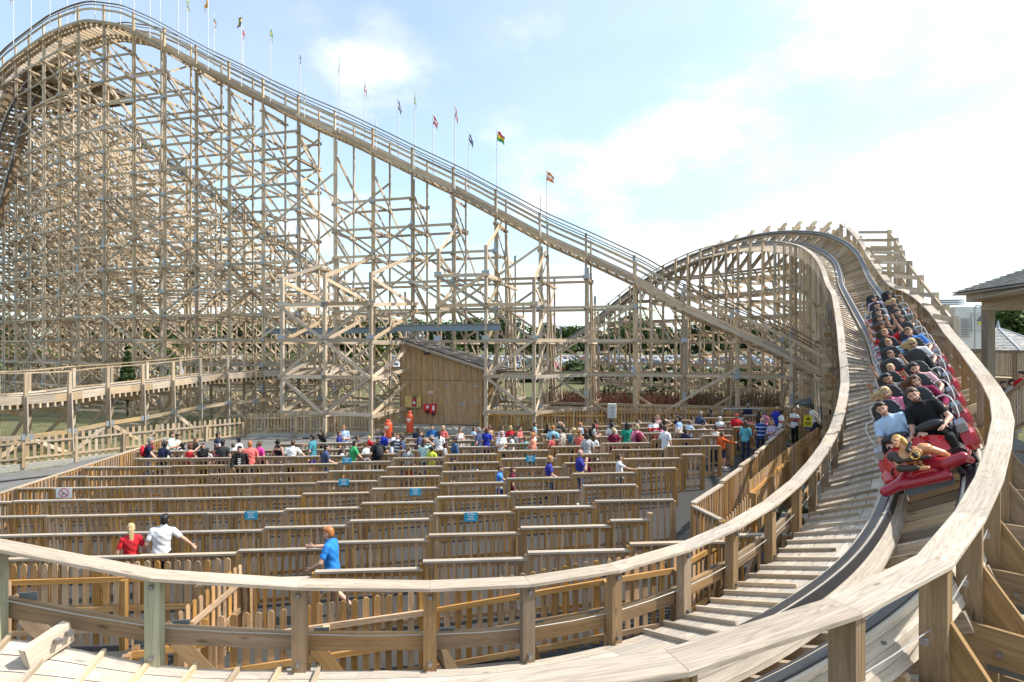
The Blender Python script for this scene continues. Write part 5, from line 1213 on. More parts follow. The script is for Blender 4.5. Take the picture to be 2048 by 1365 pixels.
# arm targets (elbow, wrist) for the right side (x>0), left mirrors unless given; legs (knee, ankle); all on a 1.75 m figure facing +Y
UP = dict(e=(.27, -.03, 1.16), w=(.27, .07, .93))
POSES = {
 'stand': dict(R=UP, L=UP, kn=[(.10, .03, .50), (.10, .02, .50)], an=[(.10, 0, .08), (.11, .03, .08)]),
 'phone': dict(R=dict(e=(.24, .02, 1.15), w=(.08, .26, 1.20)), L=dict(e=(.24, .02, 1.15), w=(.06, .25, 1.18)), kn=[(.10, .03, .50), (.10, .02, .50)], an=[(.10, 0, .08), (.11, .03, .08)]),
 'fold': dict(R=dict(e=(.25, .06, 1.17), w=(-.06, .2, 1.2)), L=dict(e=(.25, .06, 1.15), w=(-.05, .18, 1.15)), kn=[(.10, .03, .50), (.12, .02, .50)], an=[(.10, 0, .08), (.14, .03, .08)]),
 'lean': dict(lean=.16, R=dict(e=(.33, .12, 1.2), w=(.42, .3, 1.05)), L=dict(e=(.29, .05, 1.15), w=(.3, .27, 1.03)), kn=[(.10, .02, .50), (.11, -.03, .50)], an=[(.10, -.05, .08), (.13, -.12, .08)]),
 'side': dict(tilt=.10, R=dict(e=(.42, .0, 1.2), w=(.56, .08, 1.06)), L=UP, kn=[(.10, .03, .50), (.10, .02, .50)], an=[(.10, 0, .08), (.12, .03, .08)]),
 'head': dict(R=dict(e=(.36, .1, 1.5), w=(.13, .09, 1.68)), L=UP, kn=[(.10, .03, .50), (.10, .02, .50)], an=[(.10, 0, .08), (.11, .03, .08)]),
 'point': dict(R=dict(e=(.3, .2, 1.3), w=(.28, .45, 1.26)), L=UP, kn=[(.10, .03, .50), (.10, .02, .50)], an=[(.10, 0, .08), (.11, .03, .08)]),
 'walk': dict(lean=.06, R=dict(e=(.25, .1, 1.16), w=(.22, .3, 1.08)), L=dict(e=(.26, -.14, 1.17), w=(.27, -.2, .95)), kn=[(.10, .04, .50), (.10, .22, .53)], an=[(.09, -.3, .17), (.10, .34, .10)]),
 'run': dict(lean=.1, R=dict(e=(.3, .18, 1.3), w=(.22, .42, 1.33)), L=dict(e=(.3, .08, 1.18), w=(.24, .36, 1.03)), kn=[(.10, .0, .50), (.10, .24, .53)], an=[(.09, -.36, .2), (.10, .3, .09)]),
 'mouth': dict(R=dict(e=(.26, .1, 1.2), w=(.1, .2, 1.5)), L=UP, kn=[(.10, .03, .50), (.10, .1, .50)], an=[(.10, -.2, .1), (.11, .15, .08)]),
 'sit': dict(sit=1, R=dict(e=(.26, .1, 1.17), w=(.16, .34, 1.13)), L=dict(e=(.26, .1, 1.17), w=(.16, .34, 1.13))),
 'situp': dict(sit=1, R=dict(e=(.36, .1, 1.55), w=(.34, .22, 1.82)), L=dict(e=(.36, .1, 1.55), w=(.34, .22, 1.82))),
 'sitwave': dict(sit=1, R=dict(e=(.34, .16, 1.38), w=(.33, .3, 1.62)), L=dict(e=(.34, .16, 1.38), w=(.33, .3, 1.62))),
}
BODY = {}
def hand(m, w, d, palm_n, s, bones):
    # palm, four unequal bent fingers, and a thumb from the side of the palm
    d = d.normalized(); pn = (palm_n - d * palm_n.dot(d)).normalized(); sd = d.cross(pn).normalized() * s
    loft(m, [(w - d * .015, sd, pn, .028, .022), (w + d * .03, sd, pn, .038, .02), (w + d * .075, sd, pn, .044, .018), (w + d * .095, sd, pn, .04, .016)], 10)
    for k, (o, L) in enumerate(((-.034, .062), (-.012, .078), (.011, .082), (.033, .072))):
        a = w + d * .085 + sd * o; b = a + d * (L * .55) + sd * o * .25 - pn * .004; c = b + (d * .75 + pn * .55).normalized() * (L * .5)
        cap_(m, a, b, .0115, .0105, 6); cap_(m, b, c, .0105, .009, 6)
    a = w + d * .025 + sd * .03; b = a + (d * .6 + sd * .75).normalized() * .045; c = b + (d * .95 + sd * .2 + pn * .3).normalized() * .038
    cap_(m, a, b, .014, .012, 6); cap_(m, b, c, .012, .01, 6)
def body(pose, bld, vox=.0105):
    key = (pose, bld)
    if key in BODY: return BODY[key]
    P, B = POSES[pose], BUILD[bld]; m = MB(); bones = []   # (region, a, b, ra, rb)
    lean, tilt = P.get('lean', 0), P.get('tilt', 0)
    def tl(p):   # lean forward / sideways about the hips
        p = Vector(p); q = p - Vector((0, 0, .92))
        if q.z > 0: q = Matrix.Rotation(-lean, 3, 'X') @ (Matrix.Rotation(tilt, 3, 'Y') @ q)
        return q + Vector((0, 0, .92))
    rings = []
    for z, rx, ry in B['tor']: rings.append((tl((0, -.012 * (z > 1.2), z)), Vector((1, 0, 0)), Vector((0, 1, 0)), rx, ry))
    loft(m, rings); bones.append(('torso', tl((0, 0, .92)), tl((0, 0, 1.42)), .14, .14))
    if B['bust']:
        for s in (-1, 1): m.ell(tl((s * .065, .075, 1.27)), .062, .058, .058, 10, 7)
    cap_(m, tl((0, -.01, 1.44)), tl((0, .012, 1.56)), .058 if bld == 'm' else .05, .052 if bld == 'm' else .045); bones.append(('neck', tl((0, 0, 1.455)), tl((0, .01, 1.56)), .05, .05))
    hc = Vector((0, .015, 1.635)); ks = {'m': 1, 'w': .97, 'k': 1.0}[bld]
    def he(c, r, nu=14, nv=10): m.ell(tl(hc + Vector(c) * ks), r[0] * ks, r[1] * ks, r[2] * ks, nu, nv)
    he((0, -.008, .022), (.074, .092, .095)); he((0, .022, -.04), (.06, .064, .078)); he((0, .048, -.09), (.032, .032, .026), 10, 8)
    he((0, .088, -.018), (.011, .018, .026), 8, 6); he((0, .098, -.036), (.015, .014, .011), 8, 6)
    for s in (-1, 1): he((s * .03, .07, .018), (.024, .016, .011), 8, 6); he((s * .077, -.008, -.012), (.012, .022, .032), 8, 6); he((s * .042, .055, -.04), (.022, .025, .025), 8, 6)
    he((0, .079, -.066), (.026, .014, .008), 8, 6); he((0, .077, -.08), (.022, .014, .008), 8, 6)
    bones.append(('head', tl(hc + Vector((0, 0, -.05))), tl(hc + Vector((0, 0, .06))), .085, .085))
    sh = B['sh']; sc = 1 if bld == 'm' else .86
    for s, K in ((1, 'R'), (-1, 'L')):
        a = tl((s * (sh - .012), -.01, 1.405)); A = P[K]; e = Vector((A['e'][0] * s * (1 if bld == 'm' else .93), A['e'][1], A['e'][2])); w = Vector((A['w'][0] * s, A['w'][1], A['w'][2])); e, w = (tl(e), tl(w)) if not P.get('sit') else (e, w)
        e = a + (e - a).normalized() * .285; w = e + (w - e).normalized() * .25
        cap_(m, tl((s * .07, -.01, 1.42)), a, .06, .062 * sc); cap_(m, a, e, .056 * sc, .042 * sc); cap_(m, e, e.lerp(w, .3), .043 * sc, .044 * sc); cap_(m, e.lerp(w, .3), w, .044 * sc, .028 * sc)
        bones += [('uarm', a, e, .053, .042), ('farm', e, w, .042, .028), ('hand', w, w + (w - e).normalized() * .17, .03, .03)]
        pn = Vector((-s, .2, 0)) if pose not in ('situp', 'sitwave', 'sit', 'lean') else (Vector((0, 1, 0)) if pose in ('situp', 'sitwave') else Vector((0, 0, -1)))
        hand(m, w, w - e, pn, s if pose not in ('sit', 'lean') else -s, bones)
        hp = Vector((s * B['hip'], 0, .9))
        if P.get('sit'): kn = Vector((s * .15, .42, .95)); an = Vector((s * .15, .52, .53)); ft = Vector((0, 1, -.1))
        else:
            i = 0 if s > 0 else 1; kn = Vector(P['kn'][i]); an = Vector(P['an'][i]); kn.x *= s; an.x *= s; ft = Vector((0, 1, -.12)) if an.z < .12 else Vector((0, .8, -.75))
        tr = .088 if bld == 'm' else (.086 if bld == 'w' else .075)
        cap_(m, hp, hp.lerp(kn, .5), tr, tr * .82, 12); cap_(m, hp.lerp(kn, .5), kn, tr * .82, .057, 12); cap_(m, kn, kn.lerp(an, .35), .055, .057); cap_(m, kn.lerp(an, .35), an, .057, .036)
        f = ft.normalized(); cap_(m, an + Vector((0, -.03, -.035)), an + f * .09 + Vector((0, 0, -.035)), .038, .036); cap_(m, an + f * .09 + Vector((0, 0, -.035)), an + f * .17 + Vector((s * .01, 0, -.04)), .036, .028)
        bones += [('thigh', hp, kn, .08, .06), ('shin', kn, an, .056, .038), ('foot', an + Vector((0, -.03, -.03)), an + f * .17 + Vector((0, 0, -.04)), .04, .03)]
    r, co, no, fs = remesh(m, vox)
    for p in r.polygons: p.use_smooth = True
    # region of every vertex: nearest bone
    best = np.full(len(co), 1e9); reg = np.zeros(len(co), int); tt = np.zeros(len(co))
    for k, (nm, a, b, ra, rb) in enumerate(bones):
        a, b = np.array(a), np.array(b); ab = b - a; t = np.clip(((co - a) @ ab) / (ab @ ab), 0, 1); d = np.linalg.norm(co - (a + t[:, None] * ab), axis=1) - (ra + (rb - ra) * t)
        q = d < best; best[q] = d[q]; reg[q] = k; tt[q] = t[q]
    nm = np.array([b[0] for b in bones])[reg]
    r.name = 'body'; BODY[key] = dict(mesh=r, co=co, no=no, fs=fs, nm=nm, t=tt, g={}, tl=tl, hc=hc, ks=ks, lean=lean, tilt=tilt); return BODY[key]
def garment(bd, kind):
    if kind in bd['g']: return bd['g'][kind]
    nm, t, co = bd['nm'], bd['t'], bd['co']; z = co[:, 2]
    tors = nm == 'torso'; ua = nm == 'uarm'; fa = nm == 'farm'; th = nm == 'thigh'; sn = nm == 'shin'
    hem = (z > .86) | (np.abs(co[:, 1]) > .3)
    if kind == 'tee': k = (tors & hem) | (ua & (t < .72)); off = .014
    elif kind == 'long': k = (tors & hem) | ua | (fa & (t < .93)); off = .014
    elif kind == 'vest': k = tors & hem & (z < 1.425 - 0 * z); off = .012
    elif kind == 'cami': k = tors & hem & (z < 1.34); off = .01
    elif kind == 'trousers': k = (tors & (z < .99)) | th | (sn & (t < .97)); off = .010
    elif kind == 'shorts': k = (tors & (z < .99)) | (th & (t < .92)); off = .016
    elif kind == 'shoes': k = (nm == 'foot') | (sn & (t > .97)); off = .010
    f = bd['fs'][k[bd['fs']].all(axis=1)]; used = np.unique(f); ix = np.full(len(co), -1); ix[used] = np.arange(len(used))
    c2 = co[used]; wr = .0065 * np.sin(31 * c2[:, 2] + 17 * c2[:, 0]) * np.sin(23 * c2[:, 0] - 19 * c2[:, 1] + 11 * c2[:, 2])
    v = c2 + bd['no'][used] * (off + (wr if kind != 'shoes' else 0 * wr))[:, None]
    if kind in ('tee', 'long', 'vest'):   # cloth hangs off the chest and belly
        low = np.clip((1.25 - v[:, 2]) / .35, 0, 1) * (nm[used] == 'torso'); v = v + bd['no'][used] * (low * .016)[:, None] * np.array([1, 1, 0])
    me = bpy.data.meshes.new(kind); me.from_pydata(v.tolist(), [], ix[f].tolist()); me.polygons.foreach_set('use_smooth', [True] * len(f)); bd['g'][kind] = me
    me.materials.append(None); return me
HAIR = {}
def hair(bd, key, style):
    kk = (key, style)
    if kk in HAIR: return HAIR[kk]
    m = MB(); tl, hc, ks = bd['tl'], bd['hc'], bd['ks']; q = lambda x, y, z: tl(hc + Vector((x, y, z)) * ks)
    E = lambda c, r: m.ell(q(*c), r[0], r[1], r[2], 14, 10)
    if style == 'cap':
        E((0, -.008, .06), (.085, .1, .068)); loft(m, [(q(0, .05, .052), Vector((1, 0, 0)), Vector((0, 0, 1)), .075, .014), (q(0, .11, .05), Vector((1, 0, 0)), Vector((0, 0, 1)), .068, .01), (q(0, .16, .042), Vector((1, 0, 0)), Vector((0, 0, 1)), .03, .007)], 12)
    elif style == 'bald': E((0, -.045, -.03), (.078, .062, .035)); E((.07, -.02, 0), (.012, .03, .03)); E((-.07, -.02, 0), (.012, .03, .03))
    else:
        E((0, -.022, .04), (.083, .096, .088)); E((0, -.045, -.005), (.08, .072, .09)); E((0, .05, .088), (.06, .04, .028))
        if style == 'crop': E((0, .04, .1), (.055, .05, .024))
        if style in ('long', 'longwind', 'pony', 'bob', 'half'):
            E((.062, .005, .0), (.024, .05, .08)); E((-.062, .005, .0), (.024, .05, .08))
        if style == 'long':
            loft(m, [(q(0, -.045, .03), Vector((1, 0, 0)), Vector((0, 1, 0)), .08, .06), (q(0, -.06, -.1), Vector((1, 0, 0)), Vector((0, 1, 0)), .095, .05), (q(0, -.095, -.24), Vector((1, 0, 0)), Vector((0, 1, 0)), .1, .035), (q(.01, -.11, -.36), Vector((1, 0, 0)), Vector((0, 1, 0)), .075, .028), (q(0, -.115, -.43), Vector((1, 0, 0)), Vector((0, 1, 0)), .035, .02)], 14)
            for s in (-1, 1): cap_(m, q(s * .078, .0, 0), q(s * .092, .005, -.17), .024, .018)
        if style == 'longwind':
            for k, (x, y, z, r) in enumerate([(.10, -.06, .02, .05), (.19, -.1, .03, .036), (.27, -.12, .0, .024), (.16, -.1, -.06, .036), (.24, -.13, -.08, .022), (.1, -.08, -.12, .045)]): cap_(m, q(.02, -.05, .03), q(x, y, z), .06, r)
        if style == 'half':
            for s in (-.03, 0, .03): cap_(m, q(s, -.1, .0), q(s * .6 + .01, -.14, -.34), .032, .014)
        if style == 'pony': cap_(m, q(0, -.1, .05), q(0, -.16, .0), .03, .036); cap_(m, q(0, -.16, .0), q(0, -.16, -.2), .036, .018)
        if style == 'bun': E((0, -.1, .09), (.045, .045, .045))
        if style == 'bob': E((0, -.05, -.07), (.092, .06, .06)); E((.07, -.0, -.06), (.024, .045, .05)); E((-.07, -.0, -.06), (.024, .045, .05))
        if style == 'curly':
            rr = random.Random(3)
            for _ in range(46):
                th, ph = rr.uniform(0, 6.28), rr.uniform(-.5, 1.4); d = (math.cos(th) * math.cos(ph), math.sin(th) * math.cos(ph), math.sin(ph))
                if d[1] > .35 and d[2] < .55: continue
                E((d[0] * .1, d[1] * .1 - .035, d[2] * .1 + .02), (.036, .036, .036))
            for k in range(22): E((rr.uniform(-.11, .11), -.075 + rr.uniform(-.03, .03), -rr.uniform(.08, .28)), (.036, .034, .04))
        if style == 'tuft':
            rr = random.Random(5)
            for _ in range(26): a = rr.uniform(0, 6.28); E((.055 * math.cos(a) * rr.random(), .06 * math.sin(a) * rr.random(), .112 + rr.uniform(0, .02)), (.02, .02, .026))
    r, co, no, fs = remesh(m, .0115, 2)
    co += no * (.0045 * np.sin(60 * co[:, 0] + 13 * np.sin(40 * co[:, 2])) * np.cos(35 * co[:, 1]))[:, None]; r.vertices.foreach_set('co', co.ravel()); r.update()
    for p in r.polygons: p.use_smooth = True
    r.materials.append(None); HAIR[kk] = r; return r
FACE = {}
def face(bd, key, what):
    if (key, what) in FACE: return FACE[key, what]
    tl, hc, ks = bd['tl'], bd['hc'], bd['ks']; q = lambda x, y, z: tl(hc + Vector((x, y, z)) * ks); m = MB()
    if what == 'eyes':
        for s in (-1, 1): m.ell(q(s * .03, .078, -.001), .013, .007, .007, 8, 6); m.beam(q(s * .015, .086, .024), q(s * .045, .078, .026), .006, .007)
    elif what == 'shades':
        for s in (-1, 1): m.ell(q(s * .032, .088, .0), .027, .008, .02, 10, 6); m.beam(q(s * .055, .085, .005), q(s * .08, -.0, .008), .006, .01)
        m.beam(q(-.02, .095, .004), q(.02, .095, .004), .006, .008)
    elif what == 'mouth': m.ell(q(0, .088, -.073), .021, .006, .004, 8, 6)
    elif what == 'grin': m.ell(q(0, .087, -.074), .027, .01, .012, 8, 6)
    elif what == 'beard':
        for c, r in (((0, .055, -.092), (.04, .036, .03)), ((.045, .03, -.07), (.022, .035, .035)), ((-.045, .03, -.07), (.022, .035, .035)), ((0, .09, -.054), (.03, .009, .008))): m.ell(q(*c), *r)
    elif what == 'pack':
        m.ell(tl((0, -.2, 1.24)), .15, .085, .21, 14, 10)
        for s in (-1, 1): m.tube([tl((s * .1, -.14, 1.42)), tl((s * .1, 0, 1.475)), tl((s * .11, .12, 1.4)), tl((s * .12, .1, 1.2)), tl((s * .13, -.1, 1.1))], .022, 6)
    me = m.mesh(what, BLACK, True); me.materials[0] = None; FACE[key, what] = me; return me
def pcol(c): return plain('cloth_%03d_%03d_%03d' % tuple(int(round(q * 255)) for q in c), c, .85, 0, .06, 30, spec=.2)
def pstripe(name, bands, freq=None):    # cloth with horizontal bands in the garment's own height
    if name in MATS: return MATS[name]
    m, t, b = newmat(name); b.inputs['Roughness'].default_value = .85; tc = N(t, 'ShaderNodeTexCoord'); s = N(t, 'ShaderNodeSeparateXYZ'); t.links.new(tc.outputs['Object'], s.inputs[0])
    r = N(t, 'ShaderNodeValToRGB'); r.color_ramp.interpolation = 'CONSTANT'; z = s.outputs[2]
    v = M('FRACT', M('MULTIPLY', z, freq, t), None, t) if freq else M('MULTIPLY', M('ADD', z, -.8, t), 1.25, t)
    t.links.new(v, r.inputs[0])
    for i, (p, c) in enumerate(bands):
        e = r.color_ramp.elements[i] if i < 2 else r.color_ramp.elements.new(p); e.position = p; e.color = (*c, 1)
    t.links.new(r.outputs[0], b.inputs['Base Color']); MATS[name] = m; return m
SKIN = {'f': plain('skin_fair', (.58, .33, .24), .5, 0, .05, 20), 't': plain('skin_tan', (.45, .25, .165), .5, 0, .05, 20), 'd': plain('skin_dark', (.10, .052, .033), .45, 0, .05, 20), 'b': plain('skin_brown', (.28, .15, .09), .5, 0, .05, 20)}
HC = {'bl': (.012, .010, .010), 'db': (.035, .02, .012), 'br': (.085, .045, .022), 'lb': (.17, .10, .05), 'au': (.13, .04, .018), 'gi': (.42, .16, .045), 'bd': (.50, .36, .18), 'gy': (.24, .23, .22), 'wh': (.5, .49, .46), 'sb': (.42, .22, .09), 'red': (.5, .02, .03), 'nv': (.015, .018, .04)}
EYE = plain('eye_dark', (.02, .015, .012), .3); LIP = plain('lips', (.28, .07, .06), .5); GRIN = plain('open_mouth', (.16, .03, .03), .5)
HM = {k: plain('hair_' + k, v, .55, 0, .25, 60) for k, v in HC.items()}
COL = dict(navy=(.016, .022, .055), black=(.014, .014, .016), white=(.74, .74, .76), mint=(.50, .68, .66), cream=(.68, .60, .50), red=(.55, .025, .035), coral=(.72, .16, .14), pink=(.78, .26, .40), hot=(.75, .06, .32), lpink=(.75, .42, .45), teal=(.06, .24, .30), lblue=(.42, .55, .75), slate=(.06, .08, .16), grey=(.20, .20, .21), dgrey=(.05, .05, .055), blue=(.02, .11, .30), rblue=(.025, .04, .36), turq=(.12, .42, .50), green=(.06, .36, .13), em=(.02, .33, .22), lilac=(.46, .38, .55), maroon=(.16, .012, .04), beige=(.42, .38, .32), peach=(.78, .30, .20), denim=(.05, .10, .20), tan=(.35, .26, .16), yel=(.62, .68, .08), orange=(.75, .13, .03), mag=(.22, .018, .06), sky=(.30, .55, .70), polo=(.07, .22, .62), bright=(.03, .22, .62), dgreen=(.02, .06, .045), jean=(.035, .05, .10), khaki=(.3, .24, .16), lgrey=(.45, .45, .46), brown=(.06, .045, .035))
JERS = lambda: pstripe('blue_yellow_jersey', [(0, (.025, .03, .26)), (.22, (.70, .42, .02)), (.36, (.025, .03, .26))])
def cloth(c):
    if c == 'jersey': return JERS()
    if c == 'rugby': return pstripe('blue_black_white_rugby', [(0, (.70, .70, .72)), (.2, (.03, .10, .42)), (.5, (.012, .012, .02)), (.75, (.03, .10, .42))], 6)
    if c == 'striped': return pstripe('navy_white_stripe', [(0, (.02, .025, .06)), (.5, (.7, .7, .7))], 8)
    if c == 'bw': return pstripe('black_white_stripe', [(0, (.02, .02, .02)), (.5, (.75, .75, .75))], 18)
    if c == 'wrband': return pstripe('white_red_polo', [(0, (.72, .72, .72)), (.44, (.6, .04, .04)), (.56, (.72, .72, .72))])
    if c == 'polo3': return pstripe('white_orange_navy_polo', [(0, (.72, .72, .72)), (.42, (.04, .05, .15)), (.5, (.75, .14, .03)), (.58, (.04, .05, .15)), (.63, (.72, .72, .72))])
    if c == 'navyband': return pstripe('navy_tee_white_band', [(0, (.016, .022, .055)), (.58, (.7, .7, .7)), (.64, (.016, .022, .055))])
    if c == 'arsenal': return pstripe('red_white_football_shirt', [(0, (.55, .02, .03)), (.66, (.72, .7, .7))])
    if c == 'whiteblue': return pstripe('white_blue_polo', [(0, (.72, .72, .72)), (.66, (.25, .38, .62))])
    if c == 'bluewhite': return pstripe('blue_white_jersey', [(0, (.7, .7, .74)), (.3, (.06, .22, .6))])
    return pcol(COL[c])
def setmat(o, m): o.material_slots[0].link = 'OBJECT'; o.material_slots[0].material = m
PARTNAME = {'tee': 'shirt', 'long': 'shirt', 'vest': 'vest_top', 'cami': 'vest_top', 'trousers': 'trousers', 'shorts': 'shorts', 'shoes': 'shoes', 'eyes': 'eyes', 'shades': 'sunglasses', 'mouth': 'mouth', 'grin': 'mouth', 'beard': 'beard', 'pack': 'backpack'}
NP = [0]
def person(label, group, mat_world, pose, bld, skin, style, hc, top, tc, bot, bc, extra=(), shoe='white', prints=None):
    r = thing('person', label, 'person', (0, 0, 0), group); r.matrix_world = mat_world; r.matrix_basis = mat_world; bd = body(pose, bld); key = (pose, bld); NP[0] += 1
    def add(me, nm, m):
        o = bpy.data.objects.new(nm, me); C.collection.objects.link(o); o.parent = r
        if not me.materials: me.materials.append(None)
        setmat(o, m); return o
    add(bd['mesh'], 'body', SKIN[skin]); add(garment(bd, top), PARTNAME[top], cloth(tc)); add(garment(bd, bot), PARTNAME[bot], cloth(bc)); add(garment(bd, 'shoes'), 'shoes', cloth(shoe))
    if style != 'none': add(hair(bd, key, style), 'cap' if style == 'cap' else 'hair', HM[hc])
    if style == 'cap': add(hair(bd, key, 'bald'), 'hair', HM['br'])
    if 'shades' not in extra: add(face(bd, key, 'eyes'), 'eyes', EYE)
    if 'grin' not in extra: add(face(bd, key, 'mouth'), 'mouth', LIP)
    for e in extra:
        if e.startswith('pack'): add(face(bd, key, 'pack'), 'backpack', pcol(COL[e[5:] or 'black']))
        else: add(face(bd, key, e), PARTNAME[e], {'shades': EYE, 'grin': GRIN, 'beard': HM[hc if style != 'bald' else 'br']}[e])
    if prints:   # print on the chest: list of (x, z, w, h)
        m = MB(); tl = bd['tl']; chest = bd['co'][(bd['nm'] == 'torso')]
        for x, z, w_, h_ in prints[1]:
            near = chest[(np.abs(chest[:, 2] - z) < .03) & (np.abs(chest[:, 0] - x) < .05)]; y = near[:, 1].max() + .031 if prints[2] > 0 else near[:, 1].min() - .031
            m.prism([(x - w_ / 2, y, z - h_ / 2), (x + w_ / 2, y, z - h_ / 2), (x + w_ / 2, y, z + h_ / 2), (x - w_ / 2, y, z + h_ / 2)], (0, -.012 * prints[2], 0))
        o = m.build('shirt_print', pcol(prints[0]), None); o.parent = r
    return r
